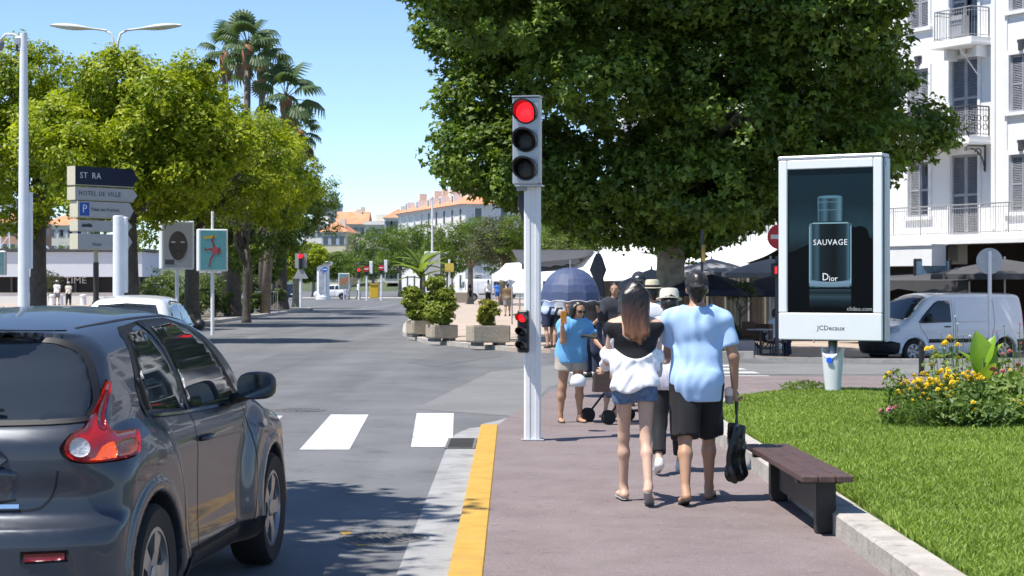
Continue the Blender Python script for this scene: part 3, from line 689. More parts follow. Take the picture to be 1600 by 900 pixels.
# big plane tree behind the side street
BX, BY = ux(1042, 50), 50.0
g0 = random.Random(11); lobes = []
cx, cy, cz = .25, -.3, 7.5
prof_px = [560, 610, 650, 700, 750, 800, 850, 900, 960, 1040, 1100, 1200, 1300, 1400, 1450, 1490, 1540]; prof_py = [120, 205, 232, 268, 292, 325, 350, 382, 398, 420, 402, 365, 318, 258, 236, 160, 100]
while len(lobes) < 72:                                              # lobes fill an inverted dome
    while True:
        u = Vector((g0.uniform(-1, 1), g0.uniform(-1, 1), g0.uniform(-1, 1)))
        if .40 < u.length < 1.0: break
    hz = 5.2 if u.z > 0 else 5.5
    L_ = (cx+u.x*8.2, cy+u.y*5.6, cz+u.z*hz, g0.uniform(1.2, 2.0), g0.uniform(1.2, 2.0), g0.uniform(.9, 1.35)); Yq = BY+L_[1]; zz = L_[2]+dip(BX, BY)+.1
    l_px, r_px, b_py = 800+(BX+L_[0]-L_[3])/Yq*F, 800+(BX+L_[0]+L_[3])/Yq*F, HZ+(EYE-zz+L_[5])/Yq*F
    if l_px < 606 or r_px > 1498 or b_py > np.interp((l_px+r_px)/2, prof_px, prof_py)+8: continue
    lobes.append(L_)
for px, py, r, dy in [(745, 253, 1.0, -2), (790, 270, 1.1, -1.5), (830, 280, 1.1, -2.5), (870, 300, 1.0, -2), (905, 322, 0.9, -1), (950, 335, 1.0, -2.2), (995, 350, 0.9, -1.5), (850, 255, 1.4, -1), (900, 280, 1.4, -2), (960, 290, 1.3, -2.5), (1010, 315, 1.1, -1), (1085, 348, 0.9, -1.6), (1130, 330, 1.0, -2), (1180, 308, 1.1, -1.2), (1230, 288, 1.1, -2), (1290, 275, 1.1, -1), (1350, 247, 1.1, -0.5), (1400, 213, 1.0, 0), (1100, 290, 1.4, -2.4), (1160, 275, 1.4, -3), (1240, 245, 1.4, -2), (1030, 285, 1.3, -3.4)]:
    p = at(px, py, BY+dy); lobes.append((p.x-BX, dy, p.z-dip(BX, BY)-.1, r, r, r*.72))
for i in range(20):                                              # lobes added so the upper crown overhangs and shades the lower front
    r_ = g0.uniform(1.2, 1.7); y_ = g0.uniform(-6.6, -4.6); Yq = BY+y_; x_ = min(max(-6.8+i*.72+g0.uniform(-.4, .4), ux(625, Yq)-BX+r_), ux(1405, Yq)-BX-r_); lobes.append((x_, y_, g0.uniform(8.4, 10.8), r_, r_, g0.uniform(.8, 1.1)))
big = tree('plane_tree', 'huge dark green plane tree spreading over the cafe terrace', (BX, BY, dip(BX, BY)+.1), .42, 4.6, lobes, 5600, 46, .46, .17, 'lobed', plane_leaf, bark, 5, None, (.25, 0), (.78, 1.10), .7, lambda c, g: (c[:, 1] < 2.0) | (g.uniform(0, 1, len(c)) < .4), 12)

# yellow-green trees on the left strip
def lobe_set(seed, n, c, R, lr, zmin=None):
    g = random.Random(seed); out = []
    while len(out) < n:
        u = Vector((g.uniform(-1, 1), g.uniform(-1, 1), g.uniform(-1, 1)))
        if not .3 < u.length < .9: continue
        p = (c[0]+u.x*R[0], c[1]+u.y*R[1], c[2]+u.z*R[2])
        if zmin is not None and p[2] < zmin: continue
        k = g.uniform(.75, 1.25); out.append((*p, lr*k, lr*k, lr*k*.75))
    return out
def left_tree(px, Y, ztop, zlow, wpx, label, seed, lm, tr, ncl, cxoff=0, lean=0, X=None):
    x = ux(px, Y) if X is None else X; s = F/Y; R = wpx/2/s; zc = (ztop+zlow)/2; h = (ztop-zlow)/2
    lob = lobe_set(seed, 34, (cxoff, 0, zc-.12), (R*1.0, R*.85, h*.95), R*.27)
    return tree('street_tree', label, (x, Y, .12), tr, zlow+h*.35, lob, ncl, 40, .36, .15, 'diamond', lm, bark_dark, seed, 'trees on the left strip', (lean, 0), (.80, 1.14), .7, None, 9, .8, None, .8)
left_tree(205, 50.5, vz(66, 50.5), vz(350, 50.5), 330, 'yellow-green tree wrapped round the tall double-armed street lamp', 21, camphor_leaf, .26, 1500, .1, -.1)
left_tree(60, 63, vz(75, 63), vz(358, 63), 340, 'yellow-green tree at the left edge behind the camera post', 22, camphor_leaf, .30, 1300, -.6)
left_tree(300, 70, vz(125, 70), vz(392, 70), 320, 'yellow-green tree over the mask poster panel', 23, camphor_leaf, .30, 1300, .6)
left_tree(365, 84, vz(165, 84), vz(425, 84), 250, 'mid green tree over the blue poster panel', 24, green_leaf, .36, 1100, .3)
left_tree(437, 106, vz(205, 106), vz(398, 106), 190, 'green tree with thick trunk at the far end of the left strip', 25, green_leaf, .46, 900, .0, X=ux(437, 106))
tree('olive_tree', 'small thin grey-green tree between the poster panels and the big trees', (ux(385, 76), 76, .12), .16, 3.0, lobe_set(31, 10, (.2, 0, 5.0), (2.0, 1.6, 1.3), .8), 260, 26, .4, .10, 'blade', olive_leaf, bark_dark, 31)
left_tree(400, 102, vz(300, 102), vz(452, 102), 120, 'low dark green tree behind the crowd barrier', 26, green_leaf, .2, 500)
# plane tree left of the frame whose crown shades the near road
g1 = random.Random(5); lob = [(.4+g1.uniform(-3.4, 3.7), g1.uniform(-3.2, 3.2), 7.2+g1.uniform(-1.2, 2.2), g1.uniform(.9, 1.5), g1.uniform(.9, 1.5), g1.uniform(.7, 1.0)) for i in range(30)]
tree('street_tree', 'tree beside the road left of the view, shading the near road', (-9.2, 9.6, 0), .28, 4.8, lob, 900, 26, .5, .22, 'lobed', plane_leaf, bark, 41, None, (0, 0), (.4, 1.0), .8, None, 8)
# far rows
FT = [(462, 118, 358, 440, 70, 'far green tree behind the red traffic light on the left strip', camphor_leaf), (490, 215, 398, 440, 50, 'far tree behind the advertising column', green_leaf), (583, 225, 352, 445, 80, 'far clipped plane tree behind the white car', plane_leaf), (625, 215, 347, 440, 85, 'far clipped plane tree behind the no entry signs', plane_leaf),
      (662, 205, 346, 440, 80, 'far clipped plane tree behind the tall planter palm', plane_leaf), (700, 195, 352, 440, 70, 'far clipped plane tree below the long white building', plane_leaf), (735, 135, 338, 430, 110, 'bright green tree behind the white parked van', green_leaf), (785, 128, 330, 425, 110, 'olive green tree left of the signal pole', olive_leaf), (845, 125, 320, 430, 120, 'bright green tree behind the signal pole', green_leaf), (905, 120, 330, 430, 120, 'green tree hidden behind the plane tree', green_leaf),
      (530, 300, 396, 438, 50, 'small far tree below the yellow houses', green_leaf), (20, 205, 385, 440, 60, 'far tree behind the kiosk at left', green_leaf), (110, 260, 388, 440, 90, 'far tree row end behind the kiosk', green_leaf)]
for i, (px, Y, pt, pb, w, lab, lm) in enumerate(FT):
    s = F/Y; R = w*.7/s; zt, zb = vz(pt, Y), vz(pb, Y); h = (zt-zb)/2
    lob = lobe_set(50+i, 16, (0, 0, (zt+zb)/2-.1), (R*.85, R*.7, h*.85), R*.34)
    tree('far_tree', lab, (ux(px, Y), Y, .1), .22, zb+h*.5, lob, 760, 20, R*.12, max(.16, 2.6/s), 'diamond', lm, bark, 50+i, 'trees beyond the junction', (0, 0), (.7, 1.05), .7, None, 6)

# palms behind the left trees
def fan_frond():
    m = MB(); Lp = 1.0; pts = [Vector((0, y, .25*math.sin(y*1.4))) for y in np.linspace(0, Lp, 5)]; m.tube(pts, [.03, .025, .02, .018, .015], 5)
    h = pts[-1]; nb = 19
    for i in range(nb):
        a = math.radians(-115+230*i/(nb-1)); L = 1.0*(.75+.25*math.cos(a)); d = Vector((math.sin(a), math.cos(a), 0)); side = Vector((d.y, -d.x, 0))
        q = [(0, 0), (.45, .02), (.78, -.16), (.92, -.55)]; base = len(m.v); w = [.02, .085, .06, .006]
        for (t, z), ww in zip(q, w):
            p = h+d*L*t+Vector((0, 0, z*L)); m.v += [p-side*ww, p+Vector((0, 0, .03)), p+side*ww]
        for k in range(3):
            b = base+k*3; m.f += [(b, b+1, b+4, b+3), (b+1, b+2, b+5, b+4)]
    return m
palm_leaf = mat('palm_fronds', (.035, .075, .022), .5, col2=(.09, .14, .05), scale=1.5)
palm_dry = mat('dry_fronds', (.20, .16, .09), .8, col2=(.32, .27, .17), scale=1.5)
frond_me = fan_frond(); proto_frond = None; proto_dry = None
def palm(px, py, Y, label, seed, sc=1.0, nf=13, skirt=1, tr=.2, bend=0):
    global proto_frond, proto_dry
    x = ux(px, Y); z = vz(py, Y); r = random.Random(seed)
    t = thing('fan_palm', label, 'palm', (x, Y, .12), 0, 'fan palms behind the left trees')
    MB().tube([(-bend, 0, -.2), (.05-bend*.85, 0, z*.3), (-.04-bend*.4, 0, z*.7), (0, 0, z-.7)], [tr*1.4, tr, tr*.9, tr*.85], 10).build('trunk', palm_bark, t, smooth=True)
    MB().tube([(0, 0, z-1.3), (0, 0, z-.9), (0, 0, z-.35), (0, 0, z)], [tr, tr*1.55, tr*1.6, tr*.5], 10).build('boot', mat('palm_boot', (.28, .13, .07), .9, var=.3, scale=6, bump=.8, bscale=9), t, smooth=True)
    for i in range(nf+skirt):
        dry = i >= nf
        if not dry:
            if proto_frond is None: proto_frond = frond_me.build('frond', palm_leaf, t); o = proto_frond
            else: o = proto_frond.copy(); C.objects.link(o); o.parent = t
            el = math.radians(85-130*(i/nf)**.9)
        else:
            if proto_dry is None: proto_dry = frond_me.build('dry_frond', palm_dry, t); o = proto_dry
            else: o = proto_dry.copy(); C.objects.link(o); o.parent = t
            el = math.radians(r.uniform(-80, -62))
        o.location = (0, 0, z-.1-(.5 if dry else .25*i/nf)); o.rotation_euler = (el, r.uniform(-.3, .3), i*2.399+r.uniform(-.2, .2)); k = sc*r.uniform(.85, 1.12)*(.8 if dry else 1); o.scale = (k, k, k)
palm(387, 72, 92, 'tallest fan palm rising behind the yellow-green trees', 1, 1.0)
palm(352, 82, 98, 'fan palm left of the tallest palm', 2, .95)
palm(410, 98, 96, 'fan palm just right of the tallest palm', 3, .95)
palm(447, 150, 92, 'fan palm standing lower at the right of the palm group', 4, 1.05, bend=1.1)
palm(468, 205, 99, 'fan palm with hanging fronds at the edge of the left trees', 5, .8, 14, 8, bend=2.0)
for i, px in enumerate((404, 398, 421)): pass
# ---------------------------------------------------------------- street furniture
white_metal = mat('white_metal', (.74, .745, .75), .35, var=.06, scale=4)
alu = mat('grey_aluminium', (.42, .43, .45), .38, var=.08, scale=5, metal=.55)
black_plastic = mat('black_plastic', (.012, .012, .013), .42, var=.2, scale=6)
lens_dark = mat('dark_lens', (.028, .028, .03), .22, bump=.3, bscale=160)
red_on = mat('red_signal_light', (.6, .01, .01), .3, emit=(1.0, .012, .02), es=1.6)
red_sign = mat('red_sign', (.55, .015, .02), .4, var=.08, scale=6)
white_sign = mat('white_sign', (.75, .75, .74), .45, var=.05, scale=6)
blue_sign = mat('blue_sign', (.02, .11, .45), .4, var=.06)
grey_back = mat('grey_sign_back', (.40, .41, .42), .5, var=.1, scale=5, metal=.3)
wood_dark = mat('dark_bench_wood', (.055, .030, .026), .55, col2=(.105, .060, .050), scale=9, bump=.25, bscale=30, detail=10)
bench_black = mat('bench_black_steel', (.016, .015, .015), .5, var=.25, scale=8, bump=.1, bscale=40)
RX90 = Matrix.Rotation(PI/2, 3, 'X')                          # lathe axis z -> -y (towards the camera)
def disc(m, c, r, t, n=28, R=None): return m.lathe([(r, -t/2), (r, t/2)], c, n, R or RX90)

# main signal
px_, py_ = gnd(832, 688, SW)
tl = thing('traffic_light', 'white signal pole with red light lit beside the walking couple', 'traffic light', (px_, py_, SW), 0)
prof = [(-.088, -.045), (-.07, -.066), (-.03, -.07), (-.024, -.062), (.024, -.062), (.03, -.07), (.07, -.066), (.088, -.045), (.088, .045), (.07, .066), (-.07, .066), (-.088, .045)]
MB().prism(prof, 0, 3.2).build('pole', white_metal, tl, auto=.5)
MB().box((0, 0, .01), (.24, .2, .02), bev=.006).build('base_plate', alu, tl)
a = -math.radians(11); hx = -.055; hz = 3.04
def head(parent, name, cx, cy, cz, w, h, d, rz, lr, mats, visor, lit=0, bm=None, split=1):
    hd = bpy.data.objects.new(name, None); C.objects.link(hd); hd.parent = parent
    R = Matrix.Rotation(rz, 3, 'Z'); o = Vector((cx, cy, cz))
    body = MB().box((0, 0, 0), (w, d, h), bev=.015); hd_mesh = mobj(name, body.v, body.f, bm); hd_mesh.parent = parent; bpy.data.objects.remove(hd)
    hd_mesh.location = o; hd_mesh.rotation_euler = (0, 0, rz)
    step = h/3
    for i in range(3):
        zc = step*(1-i)*.97
        ring = MB(); ring.lathe([(lr*1.22, -.001), (lr*1.22, .02), (lr*1.05, .022), (lr*1.05, .0)], (0, -d/2, zc), 28, RX90); ring.build('lens_ring', black_plastic, hd_mesh, auto=.6)
        ln = MB(); ln.lathe([(lr*1.03, .002), (lr*.9, .014), (lr*.5, .024), (0.001, .028)], (0, -d/2, zc), 28, RX90); ln.build('lens', red_on if i == lit else lens_dark, hd_mesh, smooth=True)
        if visor:
            v = MB(); n = 26; base = 0; lo = 1.04; hi = 1.24
            A = np.linspace(math.radians(-35), math.radians(215), n); vv = []
            for t in A:
                s = math.sin((t-math.radians(-35))/math.radians(250)*PI); Lv = .05+.17*s**.8
                for rr in (lo, hi):
                    vv += [(lr*rr*math.cos(t), -d/2-.003, zc+lr*rr*math.sin(t)), (lr*rr*math.cos(t)*1.02, -d/2-Lv, zc+lr*rr*math.sin(t))]
            ff = []
            for k in range(n-1):
                b, c = 4*k, 4*k+4; ff += [(b, b+1, c+1, c), (b+2, c+2, c+3, b+3), (b+1, b+3, c+3, c+1)]
            v.add(vv, ff); v.build('visor', black_plastic, hd_mesh, auto=.6)
    return hd_mesh
h1 = head(tl, 'signal_head', hx, -.10, 3.09, .285, .90, .15, a, .099, None, True, 0, alu)
MB().box((hx-.0, -.10, 3.09+.455), (.29, .19, .012), rz=a).build('cap', alu, tl); MB().box((-.03, -.09, 2.63), (.28, .17, .016), rz=a).build('bracket', alu, tl)
MB().box((-.11, -.06, 2.605), (.10, .09, .05), rz=a).build('clamp', mat('clamp_grey', (.3, .3, .3), .5, metal=.4), tl)
head(tl, 'repeater_head', -.095, -.11, 1.13, .115, .435, .09, a, .042, None, True, 0, black_plastic)
MB().prism([(-.10, .0), (-.16, .22), (-.14, .30), (-.085, .34), (-.06, .30), (-.06, -.02)], -.02, .16, lambda a, b, h: Vector((a, h, 2.25+b))).build('rear_head', black_plastic, tl)

# advertising panel
ax_, ay_ = 4.19, 23.4; AZ = lawn_z(ax_, ay_)
ad = thing('advertising_panel', 'white framed perfume advertisement panel on a short post in the lawn', 'advertising panel', (ax_, ay_, AZ), -math.radians(31))
W_, H_, Tt = 1.42, 2.36, .20; ZB = .94-AZ+.0; zc = ZB+H_/2
adwhite = mat('panel_white', (.72, .745, .75), .3, var=.02)
MB().box((0, .03, zc), (W_-.02, Tt-.06, H_-.03)).build('case', alu, ad)
fr = MB(); f = .12; fb = .36; yF = -Tt/2
fr.box((-W_/2+f/2, yF, zc+fb/2-.0), (f, .05, H_-fb), bev=.01); fr2 = MB().box((W_/2-f/2, yF, zc+fb/2), (f, .05, H_-fb), bev=.01); fr3 = MB().box((0, yF, ZB+H_-f/2), (W_-2*f-.004, .05, f), bev=.01); fr4 = MB().box((0, yF, ZB+fb/2), (W_, .05, fb-.006), bev=.012)
for q in (fr, fr2, fr3): q.build('frame_bar', adwhite, ad)
fr5 = fr4.build('lower_panel', adwhite, ad)
MB().box((0, .0, ZB+H_+.025), (W_+.03, Tt+.05, .06), bev=.015).build('top_cap', alu, ad)
MB().box((W_/2+.012, .02, zc), (.03, Tt-.02, H_), bev=.006).build('side_rail', alu, ad)
MB().tube([(W_/2+.03, -.06, ZB+.05), (W_/2+.03, -.06, ZB+H_-.05)], .012, 6).build('side_tube', alu, ad)
# the printed picture
def grad_mat(name, stops, axis=2, lo=0, hi=1, rough=.25, noise=0):
    m = bpy.data.materials.new(name); m.use_nodes = True; nt = m.node_tree; b = nt.nodes['Principled BSDF']; b.inputs['Roughness'].default_value = rough; b.inputs['Specular IOR Level'].default_value = .12
    tc = nt.nodes.new('ShaderNodeTexCoord'); sp = nt.nodes.new('ShaderNodeSeparateXYZ'); mr = nt.nodes.new('ShaderNodeMapRange'); mr.inputs[1].default_value = lo; mr.inputs[2].default_value = hi
    r = nt.nodes.new('ShaderNodeValToRGB'); e = r.color_ramp.elements
    while len(e) < len(stops): e.new(.5)
    for k, (p, c) in enumerate(stops): e[k].position = p; e[k].color = (*c, 1)
    nt.links.new(tc.outputs['Object'], sp.inputs[0]); nt.links.new(sp.outputs[axis], mr.inputs[0])
    if noise:
        n = nt.nodes.new('ShaderNodeTexNoise'); n.inputs['Scale'].default_value = noise; n.inputs['Detail'].default_value = 8; ad_ = nt.nodes.new('ShaderNodeMath'); ad_.operation = 'MULTIPLY_ADD'; ad_.inputs[1].default_value = .25; ad2 = nt.nodes.new('ShaderNodeMath'); ad2.operation = 'SUBTRACT'; ad2.inputs[1].default_value = .125
        nt.links.new(tc.outputs['Object'], n.inputs['Vector']); nt.links.new(n.outputs['Fac'], ad_.inputs[0]); nt.links.new(mr.outputs[0], ad_.inputs[2]); nt.links.new(ad_.outputs[0], ad2.inputs[0]); nt.links.new(ad2.outputs[0], r.inputs['Fac'])
    else: nt.links.new(mr.outputs[0], r.inputs['Fac'])
    nt.links.new(r.outputs['Color'], b.inputs['Base Color']); return m
pw, ph = W_-2*f, H_-f-fb; pz0 = ZB+fb; pzc = pz0+ph/2
def pic(pts, layer, name, m, parent=ad):
    """flat print: polygon in picture fractions (u right, v up) at a layer just over the sheet"""
    y_ = yF+.012-layer*.0012; vs = [(-pw/2+u*pw, y_, pz0+v*ph) for u, v in pts]
    return mobj(name, vs, [tuple(range(len(vs)))], m, parent)
def ell(cx, cy, rx, ry, a0, a1, n=14): return [(cx+rx*math.cos(math.radians(a)), cy+ry*math.sin(math.radians(a))) for a in np.linspace(a0, a1, n)]
MB().box((0, yF+.017, pzc), (pw+.01, .008, ph+.01)).build('poster', grad_mat('poster_sky', [(0, (.001, .0015, .002)), (.42, (.004, .008, .011)), (.56, (.012, .032, .043)), (.75, (.004, .014, .021)), (1, (.005, .016, .024))], 2, pz0, pz0+ph, .15, 4), ad)
black_print = mat('print_black', spec=.12, col=(.0012, .0014, .0018), rough=.3)
pic([(0, 0), (1, 0), (1, .50), (.95, .52), (.92, .58), (.85, .60), (.78, .59), (.70, .61), (.62, .60), (.55, .57), (.48, .555), (.40, .52), (.30, .49), (.18, .46), (.08, .43), (0, .42)], 1, 'print_mountain', black_print)
rock = lambda c, n: mat(n, c, .2)
bot = lambda p: (p[0], p[1])
bx0, bx1, by0, by1 = .25, .745, .175, .63
body = [(bx0, by0+.02)]+ell(bx0+.05, by0+.015, .05, .015, 180, 270, 4)+ell(bx1-.05, by0+.015, .05, .015, 270, 360, 4)+[(bx1, by1-.02)]+ell(bx1-.05, by1-.02, .05, .015, 0, 90, 4)+ell(bx0+.05, by1-.02, .05, .015, 90, 180, 4)
xw = lambda u: -pw/2+u*pw
body_m = grad_mat('print_bottle', [(0, (.05, .12, .16)), (.04, (.10, .2, .26)), (.08, (.012, .03, .04)), (.20, (.035, .075, .10)), (.27, (.006, .012, .016)), (.6, (.002, .004, .006)), (.86, (.01, .024, .032)), (.93, (.05, .11, .15)), (.97, (.012, .028, .038)), (1, (.09, .19, .25))], 0, xw(bx0), xw(bx1), .15)
pic(body, 2, 'print_bottle', body_m)
sh_m = grad_mat('print_shoulder', [(0, (.015, .035, .045)), (1, (.10, .22, .29))], 2, pz0+.555*ph, pz0+.635*ph, .15)
pic([(bx0+.012, .565), (bx1-.012, .565), (bx1-.015, by1-.018)]+ell(bx1-.06, by1-.018, .045, .012, 0, 90, 4)+ell(bx0+.06, by1-.018, .045, .012, 90, 180, 4), 3, 'print_shoulder', sh_m) if False else None
base_m = grad_mat('print_base', [(0, (.10, .17, .22)), (.5, (.16, .24, .32)), (.85, (.04, .08, .11)), (1, (.008, .015, .02))], 2, pz0+by0*ph, pz0+(by0+.075)*ph, .15)
pic(ell(.497, by0+.015, .235, .012, 180, 360, 14)+ell(.497, by0+.06, .235, .02, 0, -180, 14)[:1]+[(.73, by0+.07)]+ell(.497, by0+.062, .225, .022, 0, -180, 12)+[(.262, by0+.07)], 3, 'print_base', base_m)
cap_m = grad_mat('print_cap', [(0, (.06, .14, .18)), (.1, (.015, .035, .045)), (.3, (.05, .11, .145)), (.45, (.012, .025, .033)), (.7, (.03, .065, .085)), (.88, (.09, .17, .22)), (1, (.012, .03, .04))], 0, xw(.35), xw(.645), .15)
pic([(.355, by1+.002), (.64, by1+.002), (.645, .80)]+ell(.497, .80, .147, .012, 0, 180, 12), 3, 'print_cap', cap_m)
line_m = mat('print_line', spec=.12, col=(.08, .17, .22), rough=.3); rim_m = mat('print_rim', spec=.12, col=(.22, .36, .42), rough=.3)
for v in (.71, .765): pic([(.357, v), (.64, v), (.64, v+.005), (.357, v+.005)], 4, 'print_line', line_m)
pic(ell(.497, .803, .14, .010, 0, 360, 24)[:-1], 4, 'print_line', line_m)
for u in (bx0+.003, bx1-.013): pic([(u, by0+.03), (u+.010, by0+.03), (u+.010, by1-.03), (u, by1-.03)], 4, 'print_rim', rim_m)
pic([(bx0+.03, by1-.012), (bx1-.03, by1-.012), (bx1-.05, by1-.004), (bx0+.05, by1-.004)], 4, 'print_rim', rim_m)
refl_m = grad_mat('print_reflection', [(0, (.0012, .0014, .0018)), (.4, (.008, .018, .025)), (.6, (.025, .05, .065)), (.8, (.006, .012, .016)), (1, (.02, .04, .055))], 2, pz0+.03*ph, pz0+.165*ph, .15)
pic([(bx0+.005, .03), (bx1-.005, .03), (bx1-.005, .165), (bx0+.005, .165)], 2, 'print_reflection', refl_m)
print_white = mat('print_white', (.78, .8, .8), .4); print_grey = mat('print_grey', (.35, .37, .37), .4); ink = mat('print_ink', (.05, .05, .055), .5)
def pic_text(s, u, v, size, m, sx=1.0, sp=1.0, layer=6, al='CENTER'):
    return text_mesh('lettering', s, size, m, ad, face_matrix((-pw/2+u*pw, yF+.012-layer*.0012, pz0+v*ph), (1, 0, 0), (0, 0, 1)), .0003, al, sx, sp)
def serif_bars(u, v, w): pic([(u, v), (u+w, v), (u+w, v+.004), (u, v+.004)], 6, 'lettering', print_white)
pic_text('SAUVAGE', .50, .487, .105, print_white, .98, 1.08)
pic_text('D', .445, .247, .135, print_white, .95); pic_text('ior', .535, .237, .10, print_white, 1.05)
pic_text('clideo.com', .985, .028, .075, print_grey, 1.05, 1.0, 6, 'RIGHT')
text_mesh('lettering', 'JCDecaux', .085, ink, ad, face_matrix((.02, yF-.027, ZB+fb*.45), (1, 0, 0), (0, 0, 1)), .0005, 'CENTER', 1.1)
# short post: flared white foot, steel pipe, blue button
foot = MB(); n = 24; vv = []
for i, z in enumerate(np.linspace(-.05, .62, 8)):
    w_ = .155-.055*(1-max(z, 0)/.62)
    for k in range(n):
        t = 2*PI*k/n; cut = z-(.16*(math.cos(2*t)*-.5+.5) if i == 7 else 0); vv.append((w_*math.cos(t), w_*.8*math.sin(t), cut))
ff = [(i*n+k, i*n+(k+1) % n, (i+1)*n+(k+1) % n, (i+1)*n+k) for i in range(7) for k in range(n)]
foot.add(vv, ff); foot.build('foot', adwhite, ad, auto=.8)
MB().tube([(0, 0, .1), (0, 0, ZB+.05)], .062, 14).build('post', mat('steel_pipe', (.35, .34, .3), .25, metal=.9), ad, smooth=True)
disc(MB(), (0, -.118, .44), .04, .03).build('button', mat('blue_button', (.01, .12, .75), .35), ad, auto=.6)

# bench on the pavement against the kerb
bn = thing('bench', 'dark brown plank bench against the pale lawn kerb', 'bench', (1.985, 12.6, SW), math.radians(1.5))
for i, x in enumerate((-.113, 0, .113)): MB().box((x, 0, .375), (.106, 2.32, .04), bev=.006).build('plank', wood_dark, bn, auto=.5)
for yy in (-.92, .82): MB().box((.03, yy, .177), (.13, .10, .353), bev=.008).build('leg', bench_black, bn)
for yy in (-.92, .82): MB().box((-.01, yy, .34), (.30, .08, .028)).build('bracket', bench_black, bn)
MB().box((.035, -.05, .20), (.035, 1.64, .22), bev=.004).build('stretcher', bench_black, bn)

# bollard by the flower bed
bx_, by_ = gnd(1440, 588, SW); bo = thing('bollard', 'black bollard on the pavement behind the flower bed', 'bollard', (bx_, by_, SW))
MB().lathe([(.06, 0), (.06, .03), (.05, .04), (.05, .5), (.058, .51), (.058, .56), (.05, .575), (.04, .61), (.0, .62)], n=14).build('post', black_plastic, bo, auto=.6)

# double-armed street lamp on the left strip
Yl = 52; lx = ux(181, Yl); sl = thing('street_lamp', 'tall white street lamp with two drooping wing arms', 'street lamp', (lx, Yl, .12)); zt = vz(48, Yl)-.12
MB().lathe([(.2, 0), (.19, .1), (.10, .25), (.09, 2.5), (.07, zt*.6), (.055, zt*.85), (.045, zt-.55)], n=16).build('mast', white_metal, sl, auto=.6)
for s in (-1, 1):
    MB().tube([(s*.03, 0, zt-.7), (s*.07, 0, zt-.3), (s*.14, 0, zt-.08), (s*.30, 0, zt)], [.04, .037, .035, .035], 8).build('arm_bend', white_metal, sl, smooth=True)
    m = MB(); rows = []; xs_ = np.linspace(.25, 1.9, 12)
    for t_, x in zip(np.linspace(0, 1, 12), xs_):
        w2 = .05+.16*math.sin(min(1, max(0, (t_-.25)/.75))*PI)**.7; zc_ = zt+.0+.16*t_**.8; th = .03+.06*math.sin(min(1, max(0, (t_-.3)/.7))*PI)
        rows.append([(s*x, w2*math.cos(q), zc_+th*math.sin(q)) for q in np.linspace(0, 2*PI, 11)[:-1]])
    m.add([v for r_ in rows for v in r_], [(i*10+k, i*10+(k+1) % 10, (i+1)*10+(k+1) % 10, (i+1)*10+k) for i in range(11) for k in range(10)]+[tuple(range(10)), tuple(range(119, 109, -1))]); m.build('lamp_arm', mat('lamp_cream', (.62, .60, .54), .4, var=.05), sl, smooth=True)
# thick white post with a cabinet, in front of the direction signs
Yq = 33; wp = thing('white_post', 'thick white post with side cabinet before the direction signs', 'post', (ux(185, Yq), Yq, 0)); zq = vz(337, Yq)
MB().lathe([(.12, 0), (.105, .3), (.10, zq-.01), (.09, zq)], n=16).build('post', white_metal, wp, auto=.6); MB().box((.11, .04, zq-.72), (.10, .14, 1.4), bev=.02).build('cabinet', white_metal, wp)
# camera post at the left edge
Yc = 34; cx_ = ux(37, Yc); cp = thing('camera_post', 'white round post with a small camera arm at the left edge', 'post', (cx_, Yc, 0)); ztc = vz(52, Yc)
MB().lathe([(.13, 0), (.115, .3), (.105, 2.4), (.07, ztc)], n=16).build('post', white_metal, cp, auto=.6)
MB().tube([(-.05, 0, ztc-.10), (-.2, 0, ztc-.02), (-.34, 0, ztc-.02), (-.45, 0, ztc-.14)], .025, 8).build('arm', white_metal, cp, smooth=True)
MB().box((-.10, -.02, ztc-.15), (.12, .1, .16), bev=.02).build('camera_box', alu, cp); MB().tube([(-.13, 0, ztc-.22), (-.13, 0, ztc-.32), (-.05, 0, ztc-.34)], .02, 6).build('cable', black_plastic, cp)
MB().lathe([(0.001, -.10), (.07, -.08), (.10, 0), (.10, .1), (0.001, .1)], (-.47, 0, ztc-.24), 12).build('dome', mat('dome_grey', (.2, .2, .21), .2), cp, smooth=True)
MB().box((.10, .05, vz(360, Yc)), (.10, .08, 1.45)).build('cabinet', white_metal, cp)

# direction sign stack
Yd = 47; dxp = ux(150, Yd); ds = thing('direction_signs', 'stack of five arrow direction signs on a dark post at left', 'sign post', (dxp, Yd, .0))
MB().tube([(0, 0, 0), (0, 0, vz(410, Yd))], .075, 10).build('lower_post', mat('dark_post', (.035, .03, .025), .5), ds); MB().tube([(0, 0, vz(410, Yd)+.001), (0, 0, vz(262, Yd))], .06, 10).build('upper_post', mat('beige_post', (.42, .38, .28), .5), ds)
navy = mat('navy_sign', (.010, .018, .05), .4); sbeige = mat('sign_beige', (.58, .53, .39), .5, var=.05); ra = math.radians(50)
sign_grey = mat('sign_pale_grey', (.46, .46, .46), .5, var=.08, scale=5)
SG = [(262, 290, 'ST RAPHAEL', navy, print_white, 2.0, 128), (294, 313, 'HOTEL DE VILLE', sign_grey, ink, 2.0, 128), (316, 340, 'Palais des Festivals', sign_grey, ink, 1.8, 132), (345, 361, '', sign_grey, ink, 1.75, 132), (366, 389, 'Hotel', sign_grey, ink, 1.75, 132)]
